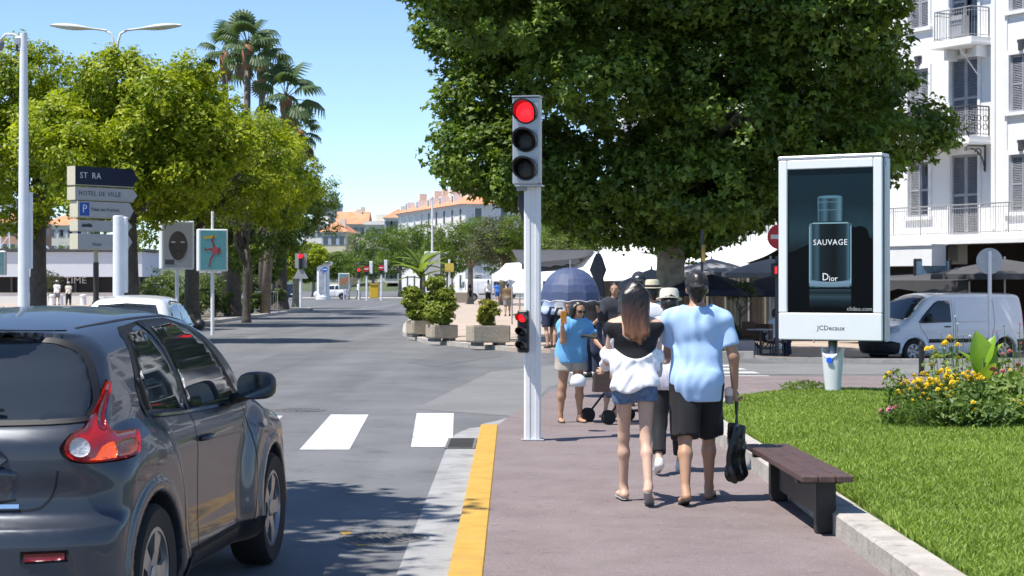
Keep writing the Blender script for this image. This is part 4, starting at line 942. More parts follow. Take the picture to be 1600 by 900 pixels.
for i, (y0, y1, s, fm, tm, L, px0) in enumerate(SG):
    z0, z1 = vz(y1, Yd), vz(y0, Yd); dv = Vector((math.cos(ra), math.sin(ra), 0)); nv = Vector((math.sin(ra), -math.cos(ra), 0)); st = Vector((ux(px0, Yd)-dxp, -.72, 0)); T_ = .34; h = z1-z0
    P = lambda l, d, z: st+dv*l-nv*d+Vector((0, 0, z))
    m = MB(); pts = [(0, z0), (L-.14, z0), (L, (z0+z1)/2), (L-.14, z1), (0, z1)]
    m.prism(pts, 0, T_, lambda l, z, d: P(l, d, z)); sg = m.build('sign_arm', fm, ds)
    mobj('end_cap', [P(-.004, -.004, z0-.004), P(-.004, T_+.004, z0-.004), P(-.004, T_+.004, z1+.004), P(-.004, -.004, z1+.004)], [(0, 1, 2, 3)], sbeige, sg)
    MB().add([P(-.002, -.003, z0-.02), P(L-.12, -.003, z0-.02), P(L-.12, T_, z0-.02), P(-.002, T_, z0-.02), P(-.002, -.003, z0-.002), P(L-.12, -.003, z0-.002), P(L-.12, T_, z0-.002), P(-.002, T_, z0-.002)], [(0, 1, 2, 3), (4, 7, 6, 5), (0, 4, 5, 1), (1, 5, 6, 2), (2, 6, 7, 3), (3, 7, 4, 0)]).build('rim', sbeige, sg)
    off = .10
    if i == 2:
        q = MB(); mobj('parking_square', [P(.06, -.004, z0+.03), P(.36, -.004, z0+.03), P(.36, -.004, z1-.03), P(.06, -.004, z1-.03)], [(0, 1, 2, 3)], blue_sign, sg)
        text_mesh('lettering', 'P', .30, print_white, sg, face_matrix(P(.21, -.008, (z0+z1)/2), dv, (0, 0, 1)), .001); off = .42
    fs_ = {0: .22, 1: .17, 2: .13, 3: .13, 4: .13}[i]
    if i == 0: text_mesh('lettering', 'ST', fs_, tm, sg, face_matrix(P(.14, -.006, (z0+z1)/2), dv, (0, 0, 1)), .001, 'LEFT', 1.0, 1.1); s = 'RA'; off = .52
    if i == 3: mobj('print_icon', [P(.10, -.006, z0+.09), P(.46, -.006, z0+.09), P(.44, -.006, z0+.16), P(.34, -.006, z0+.19), P(.24, -.006, z0+.16), P(.15, -.006, z0+.18)], [(0, 1, 2, 3, 4, 5)], ink, sg); continue
    text_mesh('lettering', s, fs_, tm, sg, face_matrix(P(off+(.35 if i == 4 else 0), -.006, (z0+z1)/2-(.08 if i == 4 else 0)), dv, (0, 0, 1)), .001, 'LEFT', 1.0, 1.1 if i < 2 else .95)
# poster panels
def poster_panel(name, label, px0, px1, py0, py1, Y, rot, pole_px, posm, fm, group=None, pole_top=None):
    xc = ux((px0+px1)/2, Y); w = (ux(px1, Y)-ux(px0, Y)-.28*abs(math.sin(rot))*.5)/math.cos(rot); z0, z1 = vz(py1, Y), vz(py0, Y); t = thing(name, label, 'poster panel', (xc, Y, 0), rot, group)
    MB().box((0, .05, (z0+z1)/2), (w, .28, z1-z0), bev=.03).build('case', fm, t); MB().tube([(0, 0, 0), (0, 0, z0)], .06, 10).build('post', white_metal, t)
    MB().box((0, -.092, (z0+z1)/2), (w*.86, .012, (z1-z0)*.92)).build('poster', posm, t)
    if pole_top: MB().tube([(0, .0, z1), (0, .0, vz(pole_top, Y))], .045, 8).build('mast', white_metal, t)
    return t, w, z0, z1
greyposter = mat('grey_poster', (.40, .40, .41), .5, var=.08, scale=1)
t, w, z0, z1 = poster_panel('poster_panel', 'grey poster panel showing a dark oval mask face', 251, 302, 345, 421, 55, .42, 277, greyposter, adwhite, None, 330)
zm = (z0+z1)/2; hh = z1-z0; ww = w
maskm = mat('print_mask', (.035, .03, .028), .6, col2=(.10, .075, .06), scale=5); eye_m = mat('print_eye', (.5, .5, .48), .5)
def flat(t, pts, y, name, m): return mobj(name, [(a, y, b) for a, b in pts], [tuple(range(len(pts)))], m, t)
flat(t, [(.01+.33*ww*.86*math.cos(q)*(1-.12*max(0, -math.sin(q))), zm-.02+.30*hh*math.sin(q)) for q in np.linspace(0, 2*PI, 26)[:-1]], -.102, 'print_face', maskm)
for s in (-1, 1): flat(t, [(.01+s*.14*ww+.075*ww*math.cos(q), zm+.06*hh+.018*hh*math.sin(q)) for q in np.linspace(0, 2*PI, 12)[:-1]], -.104, 'print_eye', eye_m)
flat(t, [(.01+.06*ww*math.cos(q), zm-.17*hh+.02*hh*math.sin(q)) for q in np.linspace(0, 2*PI, 12)[:-1]], -.104, 'print_mouth', mat('print_lip', (.14, .07, .055), .5))
flat(t, [(-.035*ww, zm-.09*hh), (.055*ww, zm-.09*hh), (.02*ww, zm+.05*hh)], -.104, 'print_nose', mat('print_nose', (.075, .058, .048), .5))
flat(t, [(-.38*ww, zm-.40*hh), (-.1*ww, zm-.40*hh), (-.1*ww, zm-.30*hh), (-.38*ww, zm-.30*hh)], -.104, 'print_block', mat('print_block', (.08, .08, .08), .5))
text_mesh('lettering', 'Picasso', .13, ink, t, face_matrix((0, -.105, zm+.40*hh), (1, 0, 0), (0, 0, 1)), .0005) if False else None
teal = mat('teal_poster', (.12, .36, .38), .5, col2=(.16, .44, .46), scale=1.5)
t, w, z0, z1 = poster_panel('poster_panel', 'turquoise poster panel with a pink dancing figure beside tree trunks', 309, 355, 358, 424, 58, .40, 332, teal, adwhite, None, 330)
zm = (z0+z1)/2; hh = z1-z0; pinkm = mat('print_pink', (.5, .10, .13), .5); redm = mat('print_red', (.34, .05, .06), .5); yel = mat('print_yellow', (.6, .5, .05), .5)
flat(t, [(-.32*w, zm+.26*hh), (.1*w, zm+.30*hh), (.12*w, zm+.36*hh), (-.3*w, zm+.33*hh)], -.102, 'print_band', yel)
flat(t, [(.0, zm+.10*hh), (.12*w, zm+.08*hh), (.2*w, zm-.02*hh), (.12*w, zm-.1*hh), (-.02*w, zm-.08*hh), (-.08*w, zm)], -.103, 'print_figure', pinkm)
for q in ([(.0, .08), (-.06, .22), (.02, .36), (.06, .35), (.0, .22), (.06, .09)], [(-.05, .0), (-.28, -.02), (-.30, .06), (-.26, .06), (-.24, .02), (-.05, .05)], [(.0, -.07), (-.12, -.22), (-.16, -.40), (-.11, -.40), (-.07, -.24), (.06, -.09)], [(.14, .02), (.22, .08), (.26, .0), (.2, -.1), (.15, -.08)]):
    flat(t, [(a*w, zm+b*hh) for a, b in q], -.104, 'print_limb', redm)
# poster case behind the van and far panels
poster_panel('poster_panel', 'dark framed blue poster case behind the white van roof', 1428, 1486, 404, 500, 60, -.15, 1455, mat('blue_poster', (.05, .10, .17), .2, col2=(.14, .22, .30), scale=2), black_plastic)
poster_panel('poster_panel', 'colourful far poster panel right of the advertising column', 529, 546, 427, 452, 178, 0, 538, mat('far_poster', (.35, .16, .07), .5, col2=(.07, .30, .34), scale=.8, contrast=(.45, .55)), adwhite)
poster_panel('poster_panel', 'pale poster panel on a tall mast above the planter palm', 663, 688, 393, 428, 100, .1, 675, mat('pale_poster', (.42, .46, .47), .5, col2=(.5, .5, .47), scale=2), adwhite, None, 315)
poster_panel('poster_panel', 'teal poster panel cut by the left edge of the view', -20, 9, 392, 430, 70, 0, 0, mat('teal_poster2', (.05, .16, .18), .5, col2=(.2, .3, .32), scale=4), adwhite)
# round sign back, no-entry sign, pedestrian light
def round_sign(px, py, r_px, Y, label, face, post_px_bottom, back=False, bar=None, cat='road sign', name='road_sign', top=None, tube_r=.035):
    x = ux(px, Y); z = vz(py, Y); r = r_px*Y/F; zb = vz(post_px_bottom, Y); zb = min(zb, z-1); t = thing(name, label, cat, (x, Y, zb))
    MB().tube([(0, .03 if not back else -.03, 0), (0, .03 if not back else -.03, z-zb+r*.8)], tube_r, 8).build('post', white_metal, t)
    disc(MB(), (0, 0, z-zb), r, .025).build('plate', face, t, auto=.6)
    if back: disc(MB(), (0, .0, z-zb), r*1.03, .012).build('rim', alu, t, auto=.6)
    if bar: MB().box((0, -.018, z-zb), (r*1.5, .008, r*.34)).build('bar', white_sign, t)
    return t
round_sign(1546, 408, 20, 46, 'round road sign seen from behind in front of the white van', grey_back, 548, True, tube_r=.05)
round_sign(1219, 370, 20, 47, 'no entry sign half hidden behind the perfume panel', red_sign, 545, False, True)
Yp = 45; t = thing('pedestrian_signal', 'small pedestrian signal with red man left of the perfume panel', 'traffic light', (ux(1212, Yp), Yp, dip(ux(1212, Yp), Yp)+.1)); zb = t.location[2]
MB().tube([(.05, .1, 0), (.05, .1, vz(400, Yp)-zb)], .05, 8).build('post', iron, t); MB().box((0, 0, vz(422, Yp)-zb), (.24, .12, .34), bev=.02).build('housing', black_plastic, t)
MB().box((0, -.065, vz(422, Yp)-zb), (.05, .01, .17), bev=.012).build('red_man', red_on, t); MB().box((.06, -.01, vz(413, Yp)-zb), (.1, .1, .02)).build('visor', iron, t)
Yp = 44; t = thing('lamp_post', 'slim dark post with yellow board beside the plane tree trunk', 'post', (ux(1097, Yp), Yp, dip(ux(1097, Yp), Yp)+.1)); zb = t.location[2]
MB().tube([(0, 0, 0), (0, 0, vz(360, Yp)-zb)], .035, 8).build('post', iron, t); MB().box((.03, -.05, vz(396, Yp)-zb), (.09, .04, .42)).build('board', mat('ochre_board', (.33, .21, .05), .6), t)

# far junction: signals, signs, advertising column
def far_signal(px, base_py, top_py, Y, label, sign=None, lit=True, tri=False, w=.34):
    x = ux(px, Y); zt_ = vz(top_py, Y); t = thing('far_signal', label, 'traffic light', (x, Y, .0), 0, 'signals at the far junction')
    MB().tube([(0, 0, 0), (0, 0, zt_-.3)], .09, 8).build('pole', white_metal, t)
    MB().box((0, -.1, zt_-.55), (w*.7, .2, 1.1), bev=.03).build('housing', black_plastic, t)
    if sign: disc(MB(), (0, -.25, zt_-.45), .27, .03).build('no_entry_plate', red_sign, t); MB().box((0, -.28, zt_-.45), (.38, .02, .09)).build('bar', white_sign, t); MB().box((.42, 0, zt_-.3), (.30, .2, 1.2), bev=.03).build('cabinet', white_metal, t)
    if lit: disc(MB(), (0, -.21, zt_-.25), .14, .02).build('lens', red_on, t)
    if tri: m = MB(); m.prism([(-.5, -1.7), (.5, -1.7), (0, -.85)], .0, .02, lambda a, b, h: Vector((a, -.12+h, zt_+b))); m.build('warning_plate', grey_back, t); MB().box((-.0, .05, zt_-.55), (.75, .04, .95)).build('backboard', grey_back, t)
far_signal(470, 481, 394, 115, 'red signal with grey backboard at the end of the left strip', None, True, True)
far_signal(573, 468, 413, 172, 'far signal with no entry plate left of the yellow box', True, False)
far_signal(596, 468, 411, 172, 'far signal with no entry plate right of the yellow box', True, False)
far_signal(561, 468, 418, 178, 'slim far signal behind the two walkers', None, True)
t = thing('salt_box', 'yellow box between the far signals', 'box', (ux(585, 176), 176, .1)); m = MB().box((0, 0, .75), (.85, .7, 1.3), bev=.05).build('body', mat('yellow_plastic', (.62, .38, .02), .5), t); MB().box((0, -.02, 1.45), (.9, .8, .12), bev=.03).build('lid', yellow_paint, t)
t = thing('advertising_column', 'white advertising column topped by a white globe at the junction', 'advertising column', (ux(505, 176), 176, .05)); z = lambda p: vz(p, 176)-.05
MB().lathe([(.75, 0), (.75, .3), (.62, .35), (.62, z(416)), (.95, z(413)), (.98, z(410)), (.55, z(408)), (.35, z(407))], n=24).build('shaft', white_metal, t, auto=.5)
MB().lathe([(.02+.62*math.sin(a), z(398)-.62*math.cos(a)) for a in np.linspace(0, PI, 14)], n=24).build('globe', mat('globe_white', (.78, .77, .74), .3), t, smooth=True)
MB().box((0, -.60, z(440)), (.75, .1, 2.3), bev=.04).build('poster', mat('column_poster', (.2, .24, .3), .4, col2=(.6, .6, .6), scale=1.2), t)
round_sign(508, 421, 4.2, 170, 'blue round sign in front of the advertising column', blue_sign, 466, False, True)
t = thing('yellow_sign', 'small yellow street sign right of the mast poster panel', 'road sign', (ux(702, 88), 88, .1)); zb = .1
MB().tube([(0, 0, 0), (0, 0, vz(405, 88)-zb)], .05, 8).build('post', white_metal, t); MB().box((0, -.06, vz(418, 88)-zb), (.44, .03, .42)).build('plate', mat('yellow_sign', (.55, .43, .08), .5, var=.2, scale=6), t)

# planters with plants
gran = mat('exposed_aggregate', (.30, .25, .18), .9, col2=(.44, .38, .29), scale=14, bump=.5, bscale=60, detail=10)
planter_soil = mat('planter_soil', (.05, .035, .022), .95, bump=.4, bscale=30)
def planter(px0, px1, pyb, pyt, label, rz, d=1.0, feet=True):
    z = .10; Y = F*(EYE-z)/(pyb-HZ); x = ux((px0+px1)/2, Y); w = (px1-px0)/F*Y; h = (pyb-pyt)/F*Y; t = thing('planter', label, 'planter', (x, Y+d/2, z), rz, 'concrete planters on the plaza')
    wi = w/(abs(math.cos(rz))+d/max(w, .1)*abs(math.sin(rz))*.6); f_ = .09 if feet else 0
    m = MB(); hw, hd = wi/2, d/2; b = .05
    out = [(-hw+b, -hd), (hw-b, -hd), (hw, -hd+b), (hw, hd-b), (hw-b, hd), (-hw+b, hd), (-hw, hd-b), (-hw, -hd+b)]
    inn = [(x_*(1-.16/wi), y_*(1-.16/d)) for x_, y_ in out]; vs = [(x_*.96, y_*.96, f_) for x_, y_ in out]+[(*p, f_+.04) for p in out]+[(*p, h-.03) for p in out]+[(x_*.985, y_*.985, h) for x_, y_ in out]+[(*p, h) for p in inn]+[(*p, h-.10) for p in inn]
    m.add(vs, [(k*8+i, k*8+(i+1) % 8, (k+1)*8+(i+1) % 8, (k+1)*8+i) for k in range(5) for i in range(8)]+[tuple(range(7, -1, -1))]); m.build('box', gran, t)
    mobj('soil', [(*p, h-.08) for p in inn], [tuple(range(8))], planter_soil, t)
    if feet:
        for s in (-1, 1): MB().box((s*wi*.28, 0, f_/2), (.2, d*.8, f_)).build('foot', dark_metal, t)
    return t, x, Y+d/2, z+h-.08, wi, d
p1 = planter(729, 796, 541, 509, 'wide concrete planter holding the yellow-green ball shrub', .30, .62)
p2 = planter(666, 713, 534, 508, 'concrete planter holding the bamboo-like bush', .42, .6)
p3 = planter(635, 669, 527, 501, 'concrete planter at the plaza tip holding the broad leaf plant', .42, .6)
p4 = planter(706, 730, 473, 457, 'far concrete planter beside the person in black', .3, 1.0, False)
def shrub(name, label, x, y, z, rx, rz_, n, per, ls, lm, seed, kind='diamond', zoff=.0, up=.6, group=None, stems=6, cat='shrub', crad=None, shell=(.4, 1.0)):
    t = thing(name, label, cat, (x, y, z), 0, group); g = random.Random(seed); m = MB()
    for i in range(stems):
        a = g.uniform(0, 2*PI); m.tube([(0, 0, -.03), (rx*.3*math.cos(a), rx*.3*math.sin(a), zoff+rz_*.8), (rx*.7*math.cos(a), rx*.7*math.sin(a), zoff+rz_*1.5)], [.02, .014, .006], 5)
    tag(m.build('stems', bark_dark, t), kind='stuff')
    lob = lobe_set(seed, 9, (0, 0, zoff+rz_), (rx*.7, rx*.7, rz_*.75), min(rx, rz_)*.45)
    P, N, hue, gg = crown_points(lob, n, per, crad or min(rx, rz_)*.22, seed, shell, up, .6)
    leaves(P, N, ls, kind, lm, 'foliage', t, hue=hue, g=gg); return t
gold_leaf = leafmat('golden_leaves', (.10, .13, .015), (.42, .38, .04), .25); bamboo_leaf = leafmat('bamboo_leaves', (.12, .17, .02), (.36, .40, .07), .35); hedge_leaf = leafmat('hedge_leaves', (.05, .09, .02), (.15, .2, .05), .25)
shrub('ball_shrub', 'round yellow-green shrub in the wide planter', p1[1], p1[2], p1[3],   .32, .52, 230, 22, .07, gold_leaf, 71, 'diamond', -.1)
shrub('bamboo_bush', 'feathery green bush in the middle planter', p2[1], p2[2], p2[3], .50, .92, 420, 22, .12, bamboo_leaf, 72, 'diamond', -.15, .4)
shrub('bamboo_bush', 'feathery green bush at the foot of the broad leaf plant', p3[1]+.1, p3[2], p3[3], .55, .72, 340, 22, .12, bamboo_leaf, 73, 'diamond', -.15, .4)
def paddle_leaf(L, w, droop):
    """large leaf along +y with midrib fold and droop"""
    m = MB(); n = 10
    for i in range(n):
        t = i/(n-1); ww = w*math.sin(PI*min(1, t*.94+.06))**.75*(1-.25*t)+.004; y = L*t*math.cos(droop*t*.6); z = -L*droop*.45*t*t
        m.v += [Vector((-ww, y, z+ww*.35)), Vector((-ww*.5, y, z+ww*.12)), Vector((0, y, z)), Vector((ww*.5, y, z+ww*.12)), Vector((ww, y, z+ww*.35))]
    for i in range(n-1):
        for k in range(4): b = i*5+k; m.f.append((b, b+1, b+6, b+5))
    return m
canna_m = mat('broad_leaf', (.16, .30, .02), .4, col2=(.24, .40, .035), scale=5, bump=.2, bscale=14)
def add_translucency(m, w=.35, col=(.4, .55, .05)):
    nt = m.node_tree; b = nt.nodes['Principled BSDF']; out = nt.nodes['Material Output']; t = nt.nodes.new('ShaderNodeBsdfTranslucent'); t.inputs[0].default_value = (*col, 1); mx = nt.nodes.new('ShaderNodeMixShader'); mx.inputs[0].default_value = w
    nt.links.new(b.outputs[0], mx.inputs[1]); nt.links.new(t.outputs[0], mx.inputs[2]); nt.links.new(mx.outputs[0], out.inputs['Surface'])
add_translucency(canna_m); add_translucency(palm_leaf, .25, (.15, .25, .04))
pl = thing('broad_leaf_plant', 'tall broad leaved plant in the planter at the plaza tip', 'plant', (p3[1]+.05, p3[2], p3[3])); banana_m = mat('banana_leaf', (.10, .17, .03), .45, col2=(.20, .26, .05), scale=3); add_translucency(banana_m)
MB().tube([(0, 0, 0), (.03, 0, .8), (.05, 0, 1.6)], [.05, .04, .03], 7).build('stem', bark_dark, pl)
for i, (az, el, L) in enumerate([(70, 35, 1.0), (-80, 70, .9), (100, 55, .95), (-40, 50, .9), (20, 65, 1.0), (80, 10, .85), (-100, 15, .8), (160, 45, .8), (-65, 40, .95), (75, 62, 1.05), (-20, 20, .8), (95, 48, 1.1), (-95, 52, 1.1), (-110, 35, .95), (110, 25, .95), (85, 75, 1.0), (-75, 78, 1.0)]):
    o = paddle_leaf(L, .12, .8).build('leaf', banana_m, pl, smooth=True); o.location = (.04, 0, 1.30+.35*(i % 3)/2); o.rotation_euler = (math.radians(el), 0, math.radians(-az))

# awnings, parasols, cafe clutter
canvas = mat('white_canvas', (.78, .78, .77), .8, var=.03, scale=1.5); canvas_grey = mat('grey_canvas', (.22, .22, .24), .85, var=.08, scale=2); canvas_navy = mat('navy_canvas', (.016, .02, .04), .85, var=.1, scale=2); canvas_dark = mat('charcoal_canvas', (.06, .06, .065), .85, var=.1, scale=2)
def awning(name, label, A, B, Cc, D, m, posts=True, val=.25):
    """roof quad A B (back edge) to C D (front edge), with valance and posts"""
    t = thing(name, label, 'awning', (0, 0, 0)); A, B, Cc, D = map(Vector, (A, B, Cc, D)); n = 8; vs = []
    for j in range(n+1):
        for i in range(n+1):
            u, v = i/n, j/n; p = A.lerp(B, u).lerp(D.lerp(Cc, u), v); p.z -= .12*math.sin(PI*v)*(1-.3*math.cos(u*PI*4)); vs.append(p)
    fs2 = [(j*(n+1)+i, j*(n+1)+i+1, (j+1)*(n+1)+i+1, (j+1)*(n+1)+i) for j in range(n) for i in range(n)]
    roof = mobj('canopy', vs, fs2, m, t, True); so = roof.modifiers.new('thick', 'SOLIDIFY'); so.thickness = .02
    k = 14; V2 = []
    for i in range(k+1): p = D.lerp(Cc, i/k); V2 += [p, p-Vector((0, 0, val*(1+.2*math.sin(i*2.1))))]
    mobj('valance', V2, [(2*i, 2*i+2, 2*i+3, 2*i+1) for i in range(k)], m, t, True)
    if posts:
        for p in (Cc, D): MB().tube([(p.x, p.y, dip(p.x, p.y)+.1), p], .03, 6).build('post', alu, t)
    return t
awning('cafe_awning', 'large sunlit white awning left of the plane tree trunk', at(845, 394, 82), at(1075, 392, 75), at(1050, 434, 66), at(800, 447, 69), canvas)
awning('cafe_awning', 'white awning right of the plane tree trunk', at(1070, 391, 74), at(1228, 381, 69), at(1170, 410, 64), at(1050, 414, 66), canvas)
awning('market_awning', 'white market awning left of the signal pole', at(790, 412, 98), at(870, 406, 94), at(850, 430, 82), at(768, 430, 88), canvas)
awning('market_awning', 'second white market awning beside the signal pole', at(835, 412, 82), at(905, 408, 80), at(880, 436, 72), at(812, 434, 74), canvas)
awning('dark_awning', 'charcoal awning edge above the blue umbrella', at(800, 391, 80), at(930, 391, 79), at(905, 404, 74), at(815, 413, 74), canvas_dark, False, .2)
awning('dark_awning', 'charcoal awning over the cafe behind the white van', fp(fs(1390), .2, 2.3), fp(fs(1640), .2, 2.3), fp(fs(1640), 3.4, 1.75), fp(fs(1390), 3.4, 1.75), canvas_dark, True, .3)
def parasol(label, px, py_top, Y, Rr, m, closed=False, rise=.45, group='cafe parasols'):
    x = ux(px, Y); zb = dip(x, Y)+.1; zt_ = vz(py_top, Y)-zb; t = thing('parasol', label, 'parasol', (x, Y, zb), .4, group)
    MB().tube([(0, 0, 0), (0, 0, zt_+.08)], .03, 8).build('pole', alu, t); MB().lathe([(.3, 0), (.3, .06), (.05, .08)], n=16).build('base', dark_metal, t)
    if closed:
        mm = MB(); rows = [(.05, 0), (.10, -.12), (.19, -.42), (.12, -.62), (.15, -.9), (.22, -1.45), (.24, -1.6)]; n = 20
        for r, dz in rows:
            for k in range(n): q = 2*PI*k/n; rr = r*(1+.22*math.cos(q*5)); mm.v.append(Vector((rr*math.cos(q), rr*math.sin(q), zt_+dz)))
        mm.f += [(i*n+k, i*n+(k+1) % n, (i+1)*n+(k+1) % n, (i+1)*n+k) for i in range(len(rows)-1) for k in range(n)]; mm.build('canopy', m, t, smooth=True)
    else:
        mm = MB(); n = 8; mm.v.append(Vector((0, 0, zt_)))
        for j in range(1, 5):
            for k in range(n): q = 2*PI*k/n; mm.v.append(Vector((Rr*j/4*math.cos(q), Rr*j/4*math.sin(q), zt_-rise*(j/4)**1.15)))
        for k in range(n): mm.v.append(Vector((Rr*1.005*math.cos(2*PI*k/n), Rr*1.005*math.sin(2*PI*k/n), zt_-rise-.16)))
        mm.f += [(0, 1+k, 1+(k+1) % n) for k in range(n)]+[(1+j*n+k, 1+(j+1)*n+k, 1+(j+1)*n+(k+1) % n, 1+j*n+(k+1) % n) for j in range(4) for k in range(n)]; mm.build('canopy', m, t)
    return t
parasol('closed charcoal parasol standing against the white awning', 935, 396, 46, .2, canvas_dark, True)
parasol('grey parasol just left of the plane tree trunk', 1018, 420, 55, 1.1, canvas_grey)
parasol('grey parasol right of the plane tree trunk under the awning', 1112, 404, 58, 1.5, canvas_grey)
parasol('grey parasol beside the pedestrian signal', 1204, 404, 56, 1.6, canvas_grey)
parasol('navy parasol behind the man in the blue shirt', 1112, 428, 50, 1.5, canvas_navy)
parasol('navy parasol below the pedestrian signal', 1208, 430, 51, 1.5, canvas_navy)
parasol('charcoal parasol behind the white van rear', 1570, 405, 54, 2.2, canvas_dark)
curtain = mat('cafe_curtain', (.36, .31, .22), .85, var=.1, scale=4)
for i, (px, w_) in enumerate(((1148, 1.0), (1207, .8), (1110, .3))):
    Yq = 60; x = ux(px, Yq); t = thing('cafe_curtain', ['tied beige curtain behind the small cafe tree', 'beige curtain behind the seated diner', 'narrow beige curtain behind the navy parasol'][i], 'curtain', (x, Yq, dip(x, Yq)+.1), .5)
    m = MB(); n = 24; vs = [Vector((-w_/2+w_*k/n, .05*math.sin(k*1.5), z)) for z in (0, 2.3) for k in range(n+1)]; m.add(vs, [(k, k+1, n+2+k, n+1+k) for k in range(n)]); m.build('cloth', curtain, t, smooth=True); MB().tube([(-w_/2-.05, 0, 2.32), (w_/2+.05, 0, 2.32)], .02, 6).build('rod', iron, t)
Yq = 45; x = ux(1118, Yq); t = thing('ticket_machine', 'grey-blue street cabinet with a yellow front behind the man', 'cabinet', (x, Yq, dip(x, Yq)+.1)); 
m = MB(); m.prism([(-.42, 0), (.42, 0), (.42, .62), (.36, .70), (-.36, .70), (-.42, .62)], -.3, .3, lambda a, b, h: Vector((a, h, b))); m.build('body', mat('slate_blue', (.05, .06, .085), .5), t)
MB().box((.16, -.31, .50), (.34, .03, .18)).build('screen_plate', mat('ochre_plate', (.30, .24, .03), .5), t); MB().box((.28, -.315, .17), (.18, .03, .34)).build('front_plate', mat('acid_yellow', (.55, .55, .02), .5), t); MB().box((.16, -.312, .35), (.3, .03, .07)).build('label', white_sign, t)
t = thing('stone_planter', 'low grey stone planter in the cafe front', 'planter', (ux(1158, 45), 45, dip(ux(1158, 45), 45)+.1)); MB().box((0, 0, .18), (.62, .5, .36), bev=.02).build('box', mat('grey_stone', (.22, .22, .23), .8, var=.1), t); MB().box((0, 0, .37), (.5, .4, .02)).build('soil', planter_soil, t)
tree('cafe_tree', 'small potted tree in front of the beige cafe curtains', (ux(1156, 49), 49, dip(ux(1156, 49), 49)+.1), .03, 1.3, lobe_set(81, 7, (0, 0, 1.72), (.42, .3, .3), .18), 60, 16, .12, .07, 'diamond', plane_leaf, bark_dark, 81)
t = thing('tree_pot', 'dark square pot below the small cafe tree', 'pot', (ux(1156, 48.4), 48.4, dip(ux(1156, 49), 49)+.1)); MB().box((0, 0, .3), (.55, .5, .6), bev=.02).build('box', mat('dark_pot', (.02, .022, .03), .6), t); MB().box((0, 0, .602), (.45, .4, .01)).build('soil', planter_soil, t)
# dark cafe hedges, tables and chairs
def cafe_chair(px, Y, label, rz):
    x = ux(px, Y); t = thing('cafe_chair', label, 'chair', (x, Y, dip(x, Y)+.1), rz, 'cafe terrace chairs'); fm = mat('rattan', (.10, .045, .02), .7, var=.3, scale=12)
    MB().box((0, 0, .45), (.42, .42, .05), bev=.015).build('seat', fm, t); MB().box((0, .2, .70), (.42, .04, .42), bev=.015).build('backrest', fm, t)
    for a in (-1, 1):
        for b in (-1, 1): MB().tube([(a*.18, b*.18, 0), (a*.17, b*.17, .43)], .015, 5).build('leg', iron, t)
def cafe_table(px, Y, label):
    x = ux(px, Y); t = thing('cafe_table', label, 'table', (x, Y, dip(x, Y)+.1), 0, 'cafe terrace tables')
    MB().lathe([(.35, .70), (.35, .73)], n=20).build('table_top', mat('table_top', (.3, .3, .31), .3), t); MB().tube([(0, 0, 0), (0, 0, .70)], .03, 8).build('leg', iron, t); MB().lathe([(.22, 0), (.22, .03), (.04, .05)], n=16).build('base', iron, t)
for i, (px, Y, rz) in enumerate([(1176, 47.5, .4), (1196, 49.5, 2.8), (1216, 47.2, 1.2), (1405, 52, 1.0)]): cafe_chair(px, Y, ['brown cafe chair right of the stone planter', 'brown cafe chair under the seated diner', 'brown cafe chair at the edge of the perfume panel', 'brown cafe chair in front of the van bonnet'][i], rz)
for i, (px, Y) in enumerate([(1188, 47), (1212, 49), (1395, 53)]): cafe_table(px, Y, ['round cafe table right of the stone planter', 'round cafe table in front of the seated diner', 'round cafe table behind the van bonnet'][i])
for i, (px, Y, w_, lab) in enumerate([(1190, 56, 3.2, 'low green hedge behind the cafe tables'), (1120, 57, 2.4, 'low hedge behind the street cabinet'), (1060, 58, 2.0, 'low shrubs at the foot of the plane tree'), (900, 60, 2.2, 'green shrub under the blue umbrella')]):
    x = ux(px, Y); shrub('cafe_hedge', lab, x, Y, dip(x, Y)+.1, w_/2, .42, 150, 16, .10, hedge_leaf, 90+i, cat='hedge')
# big dark terrace screens
for i, (px, Y, w_, h_, lab) in enumerate([(985, 66, 6.5, 1.75, 'dark wooden terrace wall behind the capped man'), (1150, 64, 7.5, 2.4, 'dark cafe interior partition right of the tree')]):
    x = ux(px, Y); t = thing('terrace_wall', lab, 'wall', (x, Y, dip(x, Y)+.1), 0.1)
    for k in range(int(w_/.5)): MB().box((-w_/2+.25+k*.5, .01*(k % 2), h_/2), (.49, .05, h_)).build('panel', mat('dark_panel', (.03, .022, .016), .7, var=.3, scale=3), t)

# hedges on the left strip, bush at the left edge, barrier, bollards
HL = [(-13.6, 62, 1.2, .75), (-13.7, 68, 1.5, .7), (-13.7, 75, 1.7, .8), (-13.8, 83, 1.7, .8), (-13.9, 92, 1.7, .7), (-13.8, 100, 1.6, .75), (-15.2, 88, 2.0, 1.3), (-15.4, 99, 2.2, 1.4), (-15.6, 78, 2.0, 1.2)]
for i, (x, y, r, h) in enumerate(HL): shrub('strip_shrub', 'low leafy shrub on the left strip, %s from the grey car' % ['first', 'second', 'third', 'fourth', 'fifth', 'sixth', 'tall one fourth', 'tall one fifth', 'tall one third'][i], x, y, .12, r, h, 180, 20, .13, [hedge_leaf, gold_leaf][i % 2 == 0 and i < 2] if i % 2 else hedge_leaf, 110+i, group='shrubs on the left strip')
shrub('edge_bush', 'green bush with yellow flowers at the left edge', ux(2, 40), 40, 0, .55, .62, 220, 20, .09, hedge_leaf, 120); shrub('edge_bush', 'low yellow-green bush beside the camera post foot', ux(18, 38.5), 38.5, 0, .28, .45, 110, 20, .06, gold_leaf, 121)
shrub('cycad', 'dark spiky plant between the strip tree trunks', -13.6, 96, .12, 1.3, .7, 130, 22, .5, palm_leaf if False else leafmat('cycad_leaves', (.02, .04, .012), (.05, .08, .025), .1), 122, 'blade', .2, .3, cat='plant')
